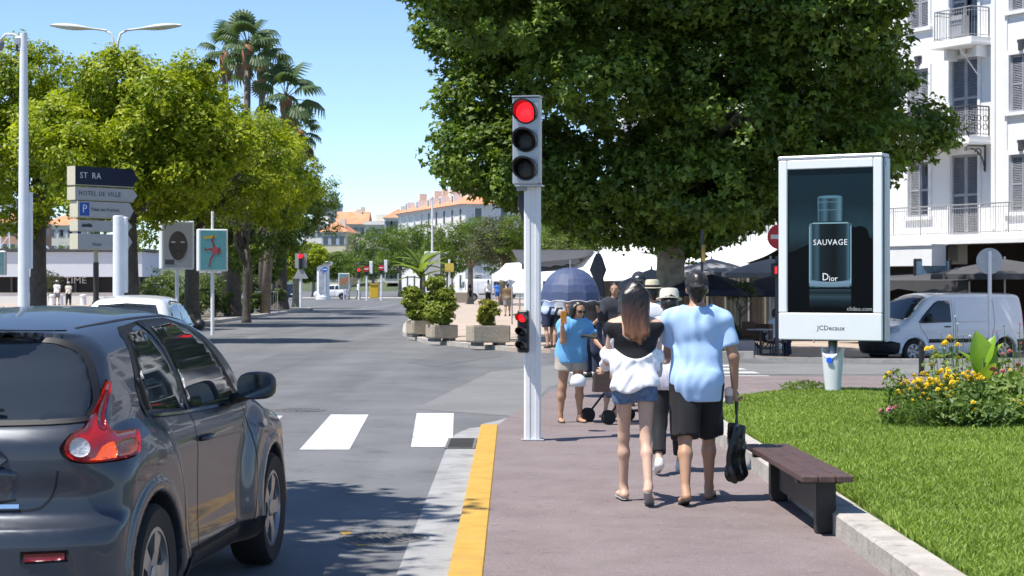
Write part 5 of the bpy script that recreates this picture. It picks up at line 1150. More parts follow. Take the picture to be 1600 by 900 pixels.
Yb = 95; t = thing('crowd_barrier', 'metal crowd barrier at the edge of the left strip', 'barrier', (ux(416, Yb), Yb, .12), .3); m = MB(); m.tube([(-.6, 0, 0), (-.6, 0, 1.1), (.6, 0, 1.1), (.6, 0, 0)], .025, 6); m.build('frame', alu, t)
for k in range(9): MB().tube([(-.5+k*.125, 0, .15), (-.5+k*.125, 0, 1.08)], .012, 5).build('bar', alu, t)
MB().tube([(-.6, 0, .15), (.6, 0, .15)], .02, 5).build('lower_rail', alu, t)
for i, px in enumerate((44, 66, 82, 94, 130)):
    Yw = 131; t = thing('white_bollard', 'white promenade bollard, %s from the left edge' % ['first', 'second', 'third', 'fourth', 'fifth'][i], 'bollard', (ux(px, Yw), Yw, .08), 0, 'white bollards on the promenade'); MB().lathe([(.24, 0), (.22, .6), (.26, .62), (.26, .72), (.1, .78)], n=14).build('post', white_metal, t, auto=.6)
t = thing('promenade_wall', 'low pale wall along the promenade in front of the kiosk', 'wall', (ux(90, 138), 138, .08)); MB().box((0, 0, .4), (14, .3, .8)).build('wall', pale_grey, t); MB().box((0, 0, .83), (14.1, .4, .06)).build('coping', stone, t)
shrub('promenade_shrub', 'thin grey-green shrub before the kiosk sign', ux(78, 134), 134, .08, 1.0, 1.2, 120, 14, .2, olive_leaf, 123, 'blade', .4)
# white lattice mast at far left
t = thing('lattice_mast', 'white lattice crane mast behind the kiosk at far left', 'mast', (ux(8, 170), 170, 0)); m = MB()
for s in (-1, 1): MB().tube([(s*.5, 0, 0), (s*.35, 0, vz(295, 170))], .07, 6).build('upright', white_metal, t)
for k in range(7): z = 1+k*1.35; MB().tube([(-.5, 0, z), (.5, 0, z+1.3)], .04, 5).build('brace', white_metal, t)
MB().tube([(0, 0, vz(320, 170)), (4.5, 0, vz(395, 170))], .06, 6).build('stay', white_metal, t); MB().tube([(0, 0, vz(350, 170)), (3.4, 0, vz(398, 170))], .06, 6).build('stay', white_metal, t)
# tall slim mast by the big white house
t = thing('flag_mast', 'slim white mast left of the long white building', 'mast', (ux(675, 140), 140, 0)); MB().tube([(0, 0, 0), (0, 0, vz(310, 140))], [.08, .05], 8).build('pole', white_metal, t); MB().lathe([(.12, 0), (.12, .12), (.02, .18)], (0, 0, vz(310, 140)), 10).build('finial', white_metal, t)
# ---------------------------------------------------------------- vehicles (implicit bodies)
def spl(pts):
    """monotone cubic through (x, y) pairs, vectorised"""
    x = np.array([p[0] for p in pts], float); y = np.array([p[1] for p in pts], float); h = np.diff(x); d = np.diff(y)/h; m = np.zeros(len(x)); m[0], m[-1] = d[0], d[-1]
    for i in range(1, len(x)-1):
        m[i] = 0 if d[i-1]*d[i] <= 0 else 2*d[i-1]*d[i]/(d[i-1]+d[i])
    def f(q):
        q = np.clip(q, x[0], x[-1]); i = np.clip(np.searchsorted(x, q)-1, 0, len(h)-1); t = (q-x[i])/h[i]
        return ((1+2*t)*(1-t)**2)*y[i]+t*(1-t)**2*h[i]*m[i]+t*t*(3-2*t)*y[i+1]+t*t*(t-1)*h[i]*m[i+1]
    return f
def smax(a, b, k):
    h = np.clip(.5+.5*(a-b)/k, 0, 1); return b+(a-b)*h+k*h*(1-h)
def nsst(t): t = np.clip(t, 0, 1); return t*t*(3-2*t)
class Car:
    """body as max of side, top, rear, front and floor surfaces; y = 0 rear .. L front"""
    def __init__(s, L, top, rear, front, width, wheels, wr=.33, arch=.375, crown=.05, k=(.12, .10, .12), rplan=.10, fplan=.22, floor=.2, haunch=.05, hr=(.60, .80), wplan=None, lip=.015, hz=None, sect=.5):
        s.L = L; s.top = spl(top); s.rear = spl(rear); s.front = spl(front); s.w = spl(width); s.wheels = wheels; s.wr = wr; s.arch = arch; s.crown = crown; s.k = k; s.rplan = rplan; s.fplan = fplan; s.floor = floor; s.haunch = haunch; s.hr = hr; s.wplan = spl(wplan) if wplan else None; s.lip = lip; s.sect = sect; s.hz = hz or wr
    def W(s, y, z):
        w = s.w(z)
        if s.wplan is not None: w = w*s.wplan(y)
        for yw in s.wheels:
            r = np.hypot(y-yw, z-s.hz); w = w+s.haunch*(1-nsst((r-s.hr[0])/(s.hr[1]-s.hr[0])))
            r2 = np.hypot(y-yw, z-s.wr); w = w+s.lip*(1-nsst((r2-s.arch-.05)/.025))
        return w
    def f(s, P):
        x, y, z = np.abs(P[..., 0]), P[..., 1], P[..., 2]
        side = x-s.W(y, z); u = (x/.8)
        tp = z-(s.top(y)-s.crown*(x/.6)**2)
        re = (s.rear(z)+s.rplan*u**2+s.rplan*.9*np.clip(u-.55, 0, 1)**2*4)-y
        fr = y-(s.front(z)-s.fplan*u**2)
        d = smax(smax(side, re, s.k[0]), fr, s.k[2]); d = smax(d, tp, s.k[1]); d = smax(d, s.floor-z, .06)
        for yw in s.wheels:
            cy = np.maximum(s.arch-np.hypot(y-yw, z-s.wr), s.sect-x)*-1
            d = np.maximum(d, -np.maximum(np.hypot(y-yw, z-s.wr)-s.arch, s.sect-x))
        return d
    def mesh(s, h):
        lo = np.array([-1.05, -.15, .1]); hi = np.array([1.05, s.L+.15, float(np.max(s.top(np.linspace(0, s.L, 50))))+.1]); n = np.ceil((hi-lo)/h).astype(int)+1
        X, Y, Z = np.meshgrid(lo[0]+h*np.arange(n[0]), lo[1]+h*np.arange(n[1]), lo[2]+h*np.arange(n[2]), indexing='ij')
        D = s.f(np.stack([X, Y, Z], -1)); V, Q = surfnets(D, lo, h)
        e = 1e-3
        for it in range(3):
            f0 = s.f(V); G = np.stack([s.f(V+e*np.eye(3)[i])-f0 for i in range(3)], 1)/e; g2 = (G**2).sum(1); st = np.clip(f0/np.maximum(g2, .2), -h, h); V = V-G*st[:, None]
        return V, Q
    def hit(s, P, axis, sgn):
        """walk in from outside along -sgn*axis until the body is met"""
        P = np.array(P, float); a = np.zeros(3); a[axis] = -sgn; n = len(P); t = np.zeros(n); st = .02; found = np.zeros(n, bool)
        for i in range(160):
            v = s.f(P+a*t[:, None]); inn = v < 0; t = np.where(inn | found, t, t+st); found |= inn
            if found.all(): break
        lo_, hi_ = t-st, t.copy()
        for i in range(14):
            m = (lo_+hi_)/2; inn = s.f(P+a*m[:, None]) < 0; hi_ = np.where(inn, m, hi_); lo_ = np.where(inn, lo_, m)
        Q = P+a*lo_[:, None]; e = 2e-3; f0 = s.f(Q); G = np.stack([s.f(Q+e*np.eye(3)[i])-f0 for i in range(3)], 1); G /= np.maximum(np.linalg.norm(G, axis=1, keepdims=True), 1e-9)
        return Q, G
def car_patch(car, parent, name, m, poly, view, off=.003, sp=.04, sgn=1, skirt=.01, smooth_n=0):
    """panel laid on the body: poly in (y, z) for the side, (x, z) for rear/front, (x, y) for the top"""
    if smooth_n: poly = [tuple(p) for p in smoothloop(poly, smooth_n)]
    pts, tris, nb = cdt_grid(poly, sp); P2 = np.array(pts)
    if view == 'side': P = np.stack([np.full(len(P2), sgn*1.25), P2[:, 0], P2[:, 1]], 1); ax = 0; sg = sgn
    elif view == 'rear': P = np.stack([P2[:, 0], np.full(len(P2), -.3), P2[:, 1]], 1); ax = 1; sg = -1
    elif view == 'front': P = np.stack([P2[:, 0], np.full(len(P2), car.L+.3), P2[:, 1]], 1); ax = 1; sg = 1
    else: P = np.stack([P2[:, 0], P2[:, 1], np.full(len(P2), 2.6)], 1); ax = 2; sg = 1
    Q, G = car.hit(P, ax, sg); V = Q+G*off; fs_ = []
    for t in tris:
        a, b, c = [Vector(V[i]) for i in t]; nn = (b-a).cross(c-a); g = Vector(G[t[0]]); fs_.append(t if nn.dot(g) > 0 else t[::-1])
    vs = [tuple(v) for v in V]; n0 = len(vs); vs += [tuple(Q[i]-G[i]*skirt) for i in range(nb)]
    fs_ += [(i, (i+1) % nb, n0+(i+1) % nb, n0+i) for i in range(nb)]
    return mobj(name, vs, fs_, m, parent, True)
def car_line(car, parent, name, m, pts, view, w=.006, off=.0015, sgn=1, smooth_n=6):
    """thin seam or strip along a polyline on the body"""
    P = smoothloop(pts, smooth_n, False) if smooth_n else [Vector(p) for p in pts]; L = ring_polyline([tuple(p) for p in P], w/2); R = ring_polyline([tuple(p) for p in P], -w/2); A = np.array(L+R)
    if view == 'side': Q0 = np.stack([np.full(len(A), sgn*1.25), A[:, 0], A[:, 1]], 1); ax, sg = 0, sgn
    elif view == 'rear': Q0 = np.stack([A[:, 0], np.full(len(A), -.3), A[:, 1]], 1); ax, sg = 1, -1
    elif view == 'front': Q0 = np.stack([A[:, 0], np.full(len(A), car.L+.3), A[:, 1]], 1); ax, sg = 1, 1
    else: Q0 = np.stack([A[:, 0], A[:, 1], np.full(len(A), 2.6)], 1); ax, sg = 2, 1
    Q, G = car.hit(Q0, ax, sg); V = Q+G*off; n = len(P)
    return mobj(name, V, [(i, i+1, n+i+1, n+i) for i in range(n-1)], m, parent, True)
tyre_m = mat('tyre_rubber', (.013, .013, .013), .8, var=.2, scale=20); rim_m_ = mat('alloy_rim', (.36, .36, .37), .35, metal=.8, var=.1); hub_dark = mat('wheel_dark', (.02, .02, .02), .6)
def wheel(parent, x, y, r, rim_r, w=.21, sgn=1, spokes=5, mat_=None):
    R = Matrix.Rotation(sgn*PI/2, 3, 'Y'); c = Vector((x, y, r))
    ty = MB().lathe([(rim_r, -w*.45), (r*.93, -w*.5), (r, -w*.36), (r, w*.36), (r*.93, w*.5), (rim_r*1.02, w*.45), (rim_r*.96, w*.3)], c, 32, R).build('wheel', tyre_m, parent, auto=.7)
    MB().lathe([(rim_r*.97, w*.30), (rim_r*.93, w*.2), (rim_r*.9, .02)], c, 32, R).build('wheel_well', hub_dark, ty)
    rm = MB(); rm.lathe([(rim_r*.99, w*.3), (rim_r*1.03, w*.43), (rim_r*.93, w*.44), (rim_r*.9, w*.3)], c, 32, R)
    rm.build('rim', mat_ or rim_m_, ty, auto=.6)
    for k in range(spokes):
        a = 2*PI*k/spokes+.3; m = MB(); d = Vector((math.cos(a), math.sin(a), 0)); s_ = Vector((-math.sin(a), math.cos(a), 0)); pts = []
        for t, ww, zz in ((.12, .05, w*.36), (.5, .035, w*.40), (.93, .055, w*.40)):
            p = d*rim_r*t; pts += [p-s_*ww+Vector((0, 0, zz)), p+s_*ww+Vector((0, 0, zz)), p+s_*ww+Vector((0, 0, zz-.03)), p-s_*ww+Vector((0, 0, zz-.03))]
        m.add([c+R@p for p in pts], [(i*4+j, i*4+(j+1) % 4, i*4+4+(j+1) % 4, i*4+4+j) for i in range(2) for j in range(4)]+[(0, 3, 2, 1), (8, 9, 10, 11)]); m.build('spoke', mat_ or rim_m_, ty)
    MB().lathe([(rim_r*.22, w*.2), (rim_r*.22, w*.40), (rim_r*.12, w*.43), (.002, w*.43)], c, 16, R).build('hub_cap', mat_ or rim_m_, ty, auto=.6)
    return ty
def paint(name, col, metal=.0, rough=.32, coat=.8): return mat(name, col, rough, metal=metal, coat=coat, var=.04, scale=2)
car_glass = mat('car_glass', (.026, .031, .037), .04, spec=.75); trim_black = mat('black_trim', (.012, .012, .013), .5, var=.1); seam_m = mat('panel_seam', (.004, .004, .005), .7); chrome = mat('chrome', (.7, .7, .72), .12, metal=1.0)
lamp_red = mat('red_lamp', (.42, .012, .010), .12, coat=.6, spec=.7, bump=.15, bscale=60); lamp_red_dark = mat('dark_red_lamp', (.16, .005, .006), .1, coat=.6, bump=.25, bscale=90); lamp_orange = mat('brake_lamp', (.75, .10, .02), .15, coat=.6, emit=(1, .10, .02), es=.45, bump=.3, bscale=80); lamp_clear = mat('clear_lamp', (.5, .5, .52), .1, coat=.8, bump=.4, bscale=70); amber_dark = mat('amber_lamp', (.22, .055, .015), .12, coat=.6, bump=.3, bscale=80)

# ---- the grey crossover in the foreground
juke = Car(4.135,
    top=[(-.2, 1.44), (.25, 1.47), (.5, 1.50), (.9, 1.535), (1.4, 1.562), (1.9, 1.57), (2.3, 1.545), (2.6, 1.44), (3.05, 1.14), (3.2, 1.06), (3.6, 1.0), (3.9, .92), (4.3, .80)],
    rear=[(.15, .22), (.25, .10), (.34, .04), (.42, .0), (.56, .0), (.635, .02), (.66, .075), (.70, .115), (.78, .125), (.88, .115), (.98, .12), (1.05, .16), (1.09, .21), (1.25, .32), (1.40, .43), (1.445, .43), (1.46, .33), (1.50, .31), (1.6, .33)],
    front=[(.15, 3.95), (.3, 4.08), (.5, 4.13), (.75, 4.12), (.9, 4.06), (1.6, 4.0)],
    width=[(.15, .74), (.24, .80), (.34, .835), (.5, .825), (.7, .822), (.86, .825), (.97, .815), (1.03, .79), (1.07, .770), (1.2, .745), (1.35, .695), (1.48, .615), (1.58, .53)],
    wheels=(.745, 3.275), wr=.335, arch=.39, crown=.055, k=(.13, .10, .14), rplan=.085, fplan=.25, floor=.22, haunch=.062, hr=(.52, .74), hz=.40,
    wplan=[(-.2, .93), (.3, .965), (.8, .99), (1.4, 1.0), (2.4, 1.0), (3.2, .985), (3.8, .94), (4.3, .85)], lip=.014)
jpaint = mat('grey_blue_car_paint', (.034, .042, .058), .36, metal=.3, coat=.45, var=.05, scale=3)
CJ = thing('crossover_car', 'dark grey-blue compact crossover car seen from behind at lower left', 'car', (-2.57, 7.60, 0), -math.radians(4.6))
V, Q = juke.mesh(.018); npmesh('body', V, Q, jpaint, CJ, True)
# glass band, tailgate glass, roof spoiler
RW = [(-.62, 1.085), (-.685, 1.12), (-.69, 1.20), (-.63, 1.34), (-.54, 1.41), (-.40, 1.435), (0, 1.445), (.40, 1.435), (.54, 1.41), (.63, 1.34), (.69, 1.20), (.685, 1.12), (.62, 1.085), (0, 1.075)]
gl = car_patch(juke, CJ, 'rear_window', car_glass, RW, 'rear', .005, .035, smooth_n=4)
car_line(juke, gl, 'window_seal', trim_black, RW+[RW[0]], 'rear', .022, .007, smooth_n=6)
car_patch(juke, CJ, 'spoiler_lip', trim_black, [(-.52, 1.447), (0, 1.457), (.52, 1.447), (.50, 1.472), (0, 1.484), (-.50, 1.472)], 'rear', .004, .05)
car_patch(juke, CJ, 'high_brake_lamp', lamp_red, [(-.16, 1.455), (.16, 1.455), (.15, 1.48), (-.15, 1.48)], 'rear', .012, .04)
SWN = {'rear_side_window': [(.98, 1.09), (1.55, 1.055), (1.60, 1.075), (1.40, 1.43), (1.36, 1.455), (1.10, 1.445), (1.03, 1.42), (.93, 1.20)],
       'front_side_window': [(1.69, 1.05), (2.66, 1.03), (2.70, 1.05), (2.30, 1.36), (2.12, 1.44), (1.96, 1.475), (1.53, 1.463), (1.50, 1.44)]}
for s in (1, -1):
    car_patch(juke, CJ, 'window_surround', trim_black, [(.90, 1.06), (1.6, 1.035), (2.78, 1.005), (2.80, 1.03), (2.36, 1.36), (2.16, 1.465), (1.97, 1.505), (1.5, 1.50), (1.08, 1.475), (.98, 1.44), (.86, 1.2)], 'side', .003, .05, s)
    for nm, P in SWN.items(): car_patch(juke, CJ, nm, car_glass, P, 'side', .008, .05, s)
    car_patch(juke, CJ, 'pillar_trim', trim_black, [(1.60, 1.04), (1.67, 1.038), (1.47, 1.49), (1.40, 1.488)], 'side', .009, .05, s)
    car_line(juke, CJ, 'waist_strip', chrome, [(1.0, 1.055), (1.6, 1.033), (2.72, 1.012)], 'side', .014, .010, s)
    hd_ = car_patch(juke, CJ, 'rear_door_handle', trim_black, [(.90, 1.24), (.945, 1.22), (1.005, 1.085), (.965, 1.085)], 'side', .016, .03, s)
    for pl_ in ([(1.62, 1.03), (1.68, .80), (1.66, .40), (1.62, .34)], [(2.74, 1.0), (2.80, .80), (2.80, .55), (2.70, .34)], [(.98, 1.05), (1.08, .90), (1.20, .70), (1.22, .45), (1.26, .34)]): car_line(juke, CJ, 'door_seam', seam_m, pl_, 'side', .008, .0015, s)
    car_line(juke, CJ, 'roof_seam', seam_m, [(s*.505, .70), (s*.535, 1.1), (s*.54, 1.7), (s*.545, 2.2), (s*.60, 2.6)], 'top', .016, .002, s)
    car_patch(juke, CJ, 'sill', trim_black, [(1.16, .235), (2.86, .235), (2.88, .30), (2.84, .345), (1.18, .345), (1.14, .30)], 'side', .014, .06, s)
    # door handle of the front door
    q, g = juke.hit([(s*1.25, 1.83, .885)], 0, s); c = Vector(q[0])
    MB().tube([c+Vector((s*.002, -.11, 0)), c+Vector((s*.035, -.08, .004)), c+Vector((s*.035, .06, .004)), c+Vector((s*.002, .09, 0))], .013, 8).build('door_handle', chrome if False else jpaint, CJ, smooth=True)
    car_patch(juke, CJ, 'side_indicator', lamp_clear, [(3.0+.05*math.cos(a), .87+.025*math.sin(a)) for a in np.linspace(0, 2*PI, 10)[:-1]], 'side', .012, .03, s)
    # boomerang tail lamp: reaches from the rear face round to the side, tip up the pillar
    # mapped by a direction in between rear and side
    # mirror
    mr = Vector((s*.94, 2.56, 1.115)); mm = MB(); n = 16; rows = []
    for t, sc in ((-.10, .80), (-.07, .98), (.0, 1.0), (.06, .86), (.10, .55), (.115, .2)):
        rows.append([mr+Vector((s*(.105*sc*abs(math.cos(a))**.7*np.sign(math.cos(a))), t, .078*sc*abs(math.sin(a))**.7*np.sign(math.sin(a)))) for a in np.linspace(0, 2*PI, n+1)[:-1]])
    mm.add([v for r_ in rows for v in r_], [(i*n+k, i*n+(k+1) % n, (i+1)*n+(k+1) % n, (i+1)*n+k) for i in range(5) for k in range(n)]+[tuple(range(n)), tuple(range(6*n-1, 5*n-1, -1))]); mo = mm.build('mirror', trim_black, CJ, auto=.9)
    MB().add([mr+Vector((s*.098*abs(math.cos(a))**.7*np.sign(math.cos(a)), -.102, .066*abs(math.sin(a))**.7*np.sign(math.sin(a)))) for a in np.linspace(0, 2*PI, 21)[:-1]], [tuple(range(20))]).build('mirror_glass', mat('mirror_silver', (.10, .105, .11), .08, metal=1), mo)
    MB().tube([mr+Vector((-s*.06, .0, -.05)), mr+Vector((-s*.14, .02, -.075)), mr+Vector((-s*.24, .04, -.08))], [.035, .03, .035], 8).build('mirror_arm', trim_black, mo, smooth=True)
    for yw in juke.wheels: wheel(CJ, s*.775, yw, .335, .225, .215, s, 5)
def oblique_patch(name, m, pts, off, sp=.03, sgn=1, parent=CJ, ang=math.radians(48), smooth_n=4, skirt=.012):
    """panel seen along a slanting direction, for lamps that wrap the rear corner: pts = (q, z), q measured across that direction"""
    P2 = [tuple(p) for p in smoothloop(pts, smooth_n)] if smooth_n else pts; P2, tris, nb = cdt_grid(P2, sp); P2 = np.array(P2)
    dn = np.array([math.sin(ang), -math.cos(ang), 0.]); dq = np.array([math.cos(ang), math.sin(ang), 0.]); o = np.array([.80, .30, 0.])+dn*.5
    P = o+P2[:, :1]*dq+np.array([0, 0, 1.])*P2[:, 1:]
    t = np.zeros(len(P)); done = np.zeros(len(P), bool)
    for i in range(400):
        v = juke.f(P-dn*t[:, None]); done |= v < 0; t = np.where(done, t, t+.004)
    Qp = P-dn*t[:, None]; e = 2e-3; f0 = juke.f(Qp); G = np.stack([juke.f(Qp+e*np.eye(3)[i])-f0 for i in range(3)], 1); G /= np.linalg.norm(G, axis=1, keepdims=True); V_ = Qp+G*(off(P2) if callable(off) else np.full((len(P2), 1), off)); Bk = Qp-G*skirt
    if sgn < 0: V_ = V_*[-1, 1, 1]; Bk = Bk*[-1, 1, 1]; G = G*[-1, 1, 1]
    fs_ = []
    for t_ in tris:
        a, b, c = [Vector(V_[i]) for i in t_]; fs_.append(t_ if (b-a).cross(c-a).dot(Vector(G[t_[0]])) > 0 else t_[::-1])
    n0 = len(V_); fs_ += [(i, (i+1) % nb, n0+(i+1) % nb, n0+i) for i in range(nb)]
    return mobj(name, np.vstack([V_, Bk[:nb]]), fs_, m, parent, True)
LAMP = [(-.19, .940), (-.135, .914), (-.02, .910), (.10, .914), (.175, .926), (.205, .968), (.225, 1.012), (.16, 1.018), (.07, 1.022), (.015, 1.045), (.02, 1.10), (.065, 1.175), (.098, 1.232), (.08, 1.24), (.02, 1.175), (-.05, 1.10), (-.095, 1.055), (-.155, 1.03), (-.20, .985)]
for s in (1, -1):
    lp = oblique_patch('tail_lamp', lamp_red, LAMP, .022, sgn=s)
    oblique_patch('lamp_bezel', trim_black, [(p[0]+(p[0]-.03)*.05-.004, p[1]+(p[1]-1.03)*.05) for p in LAMP], .006, sgn=s, parent=lp)
    oblique_patch('brake_lens', lamp_orange, [(-.12, .922), (.015, .920), (.02, .965), (.01, .985), (-.05, .975), (-.085, .93)], .025, sgn=s, parent=lp, smooth_n=2)
    oblique_patch('indicator_lens', amber_dark, [(.03, .922), (.15, .932), (.175, .97), (.165, .985), (.03, .982)], .025, sgn=s, parent=lp, smooth_n=2)
    oblique_patch('upper_lens', lamp_red_dark, [(-.045, 1.045), (-.005, 1.042), (.005, 1.09), (.06, 1.19), (.05, 1.20), (-.005, 1.13)], .025, sgn=s, parent=lp, smooth_n=2)
    oblique_patch('reversing_lens', lamp_clear, [(-.145+.038*math.cos(a), .972+.036*math.sin(a)) for a in np.linspace(0, 2*PI, 15)[:-1]], .028, sgn=s, parent=lp, smooth_n=0)
# tailgate seams, plate recess, chrome strip, bumper details
for s in (1, -1):
    car_line(juke, CJ, 'tailgate_seam', seam_m, [(s*.60, .88), (s*.585, .80), (s*.55, .74), (s*.48, .712), (s*.2, .705), (0, .704)], 'rear', .009, .0015)
    car_patch(juke, CJ, 'rear_reflector', lamp_red_dark, [(s*.50, .508), (s*.66, .514), (s*.66, .542), (s*.50, .540)], 'rear', .010, .04)
    car_patch(juke, CJ, 'reflector_bezel', trim_black, [(s*.485, .497), (s*.675, .503), (s*.675, .553), (s*.485, .551)], 'rear', .004, .04)
car_patch(juke, CJ, 'plate_recess', mat('plate_recess', (.045, .052, .065), .35, metal=.5, coat=.8), [(-.36, .74), (-.40, .80), (-.37, .90), (.37, .90), (.40, .80), (.36, .74)], 'rear', .002, .05, smooth_n=3)
car_patch(juke, CJ, 'plate_eyebrow', jpaint, [(-.36, .905), (0, .90), (.36, .905), (.37, .955), (.30, .982), (0, .99), (-.30, .982), (-.37, .955)], 'rear', .020, .05, smooth_n=2)
car_patch(juke, CJ, 'number_plate', white_sign, [(-.26, .78), (.26, .78), (.26, .89), (-.26, .89)], 'rear', .012, .06)
car_line(juke, CJ, 'chrome_strip', chrome, [(-.44, .728), (0, .724), (.44, .728)], 'rear', .018, .010)
car_patch(juke, CJ, 'bumper_skirt', trim_black, [(-.74, .215), (.74, .215), (.78, .30), (.72, .345), (0, .335), (-.72, .345), (-.78, .30)], 'rear', .008, .06)
car_patch(juke, CJ, 'badge', chrome, [(.055*math.cos(a), 1.035+.045*math.sin(a)) for a in np.linspace(0, 2*PI, 18)[:-1]], 'rear', .012, .04)
# rear wiper, roof antenna
q, g = juke.hit([(0.0, -.3, 1.10), (.18, -.3, 1.125), (.34, -.3, 1.118)], 1, -1); q = q+g*.03
MB().tube([q[0], q[1], q[2]], [.022, .016, .007], 6).build('rear_wiper', trim_black, CJ, smooth=True)
q, g = juke.hit([(0, .55, 2.6)], 2, 1); c = Vector(q[0]); MB().tube([c, c+Vector((0, -.02, .03)), c+Vector((0, -.12, .11))], [.03, .012, .004], 7).build('antenna', trim_black, CJ, smooth=True)
car_patch(juke, CJ, 'windscreen', car_glass, [(-.62, 2.66), (.62, 2.66), (.70, 3.0), (-.70, 3.0)], 'top', .004, .06)
for s in (1, -1): car_patch(juke, CJ, 'headlamp', lamp_clear, [(s*.45, .62), (s*.68, .62), (s*.66, .75), (s*.47, .75)], 'front', .008, .05)
car_patch(juke, CJ, 'grille', trim_black, [(-.42, .55), (.42, .55), (.38, .8), (-.38, .8)], 'front', .006, .05)

# ---- small white hatchback ahead of it
def small_car(name, label, loc, rotz, pm, hatch=True, res=.04, L=3.7, H=1.5, group=None, detail=True, fronts=True, scale=1.0, wheel_sp=5):
    k = H/1.5
    c = Car(L, top=[(-.2, 1.36*k), (.25, 1.42*k), (.6, 1.47*k), (1.2, 1.5*k), (1.7, 1.49*k), (2.05, 1.40*k), (2.55, 1.08*k), (2.75, .98*k), (L-.5, .90*k), (L-.1, .78*k), (L+.2, .7*k)],
            rear=[(.15, .15), (.3, .03), (.5, 0), (.6, .02), (.65, .06), (.95, .08), (1.02, .11), (1.35*k, .32), (1.42*k, .36), (1.6, .4)], front=[(.15, L-.15), (.35, L-.02), (.6, L), (.8, L-.05), (1.6, L-.1)],
            width=[(.15, .70), (.25, .76), (.4, .80), (.6, .805), (.8, .80), (.95, .77), (1.0, .74), (1.2, .68), (1.4*k, .58), (1.5*k, .5)], wheels=(.62, L-.78), wr=.30, arch=.345, crown=.05, k=(.14, .10, .14), rplan=.12, fplan=.25, floor=.2, haunch=.03, hr=(.45, .65), wplan=[(-.2, .92), (.5, .98), (1.5, 1), (L-.8, .98), (L, .88)], lip=.006, hz=.35)
    t = thing(name, label, 'car', loc, rotz, group); t.scale = (scale,)*3
    V, Q = c.mesh(res); npmesh('body', V, Q, pm, t, True); sp = .09
    rwn = car_patch(c, t, 'rear_window', car_glass, [(-.52, 1.03*k), (.52, 1.03*k), (.56, 1.08*k), (.46, 1.34*k), (0, 1.37*k), (-.46, 1.34*k), (-.56, 1.08*k)], 'rear', .006, sp)
    for s in (1, -1):
        car_patch(c, t, 'side_glass', car_glass, [(.62, 1.0*k), (2.40, .98*k), (2.44, 1.0*k), (2.0, 1.30*k), (1.8, 1.38*k), (1.0, 1.41*k), (.66, 1.36*k), (.52, 1.15*k)], 'side', .006, sp, s)
        car_patch(c, t, 'door_pillar', pm, [(1.35, .98*k), (1.42, .98*k), (1.36, 1.42*k), (1.30, 1.42*k)], 'side', .010, sp, s)
        car_patch(c, t, 'tail_lamp', lamp_red, [(s*.50, .72), (s*.66, .74), (s*.66, .98), (s*.56, .98)], 'rear', .012, .06)
        car_line(c, t, 'door_seam', seam_m, [(1.38, .97*k), (1.40, .6), (1.36, .3)], 'side', .012, .003, s); car_line(c, t, 'door_seam', seam_m, [(2.42, .95*k), (2.46, .6), (2.4, .3)], 'side', .012, .003, s)
        mm = MB(); mm.lathe([(.02, -.06), (.09, -.045), (.10, .0), (.07, .06), (.01, .08)], (s*.88, 2.18, .98*k), 12, RX90); mm.build('mirror', trim_black, t, smooth=True)
        MB().tube([(s*.82, 2.2, .95*k), (s*.70, 2.25, .93*k)], .03, 6).build('mirror_arm', trim_black, t)
        if fronts: car_patch(c, t, 'headlamp', lamp_clear, [(s*.42, .60), (s*.64, .60), (s*.62, .75), (s*.44, .75)], 'front', .008, .06)
        for yw in c.wheels: wheel(t, s*.70, yw, .30, .20, .18, s, wheel_sp)
    car_patch(c, t, 'windscreen', car_glass, [(-.52, 2.1), (.52, 2.1), (.62, 2.58), (-.62, 2.58)], 'top', .005, sp)
    car_patch(c, t, 'number_plate', white_sign, [(-.26, .52), (.26, .52), (.26, .63), (-.26, .63)], 'rear', .010, .08)
    return t
white_paint_car = paint('white_car_paint', (.74, .745, .75)); navy_paint = paint('navy_car_paint', (.012, .018, .04)); silver_paint = paint('silver_car_paint', (.50, .51, .52), .3)
YW = 28.5; small_car('hatchback', 'white small hatchback ahead of the grey crossover', (ux(192, YW), YW, 0), .02, white_paint_car, H=1.49, res=.03)
YF = 183; small_car('far_hatchback', 'small white car crossing the far junction', (ux(545, YF), YF, 0), PI/2, white_paint_car, H=1.52, res=.06, L=3.6)
YF = 178; small_car('far_car', 'dark blue car behind the signal on the left strip', (ux(458, YF), YF, 0), .5, navy_paint, H=1.62, res=.06, L=4.2)
small_car('far_car', 'dark blue car parked beyond the left poster panels', (ux(250, 140), 140, 0), PI, navy_paint, H=1.5, res=.06, L=3.9)
small_car('far_car', 'silver car at the far left end of the junction', (ux(222, 150), 150, 0), .2, silver_paint, H=1.5, res=.06, L=3.9)

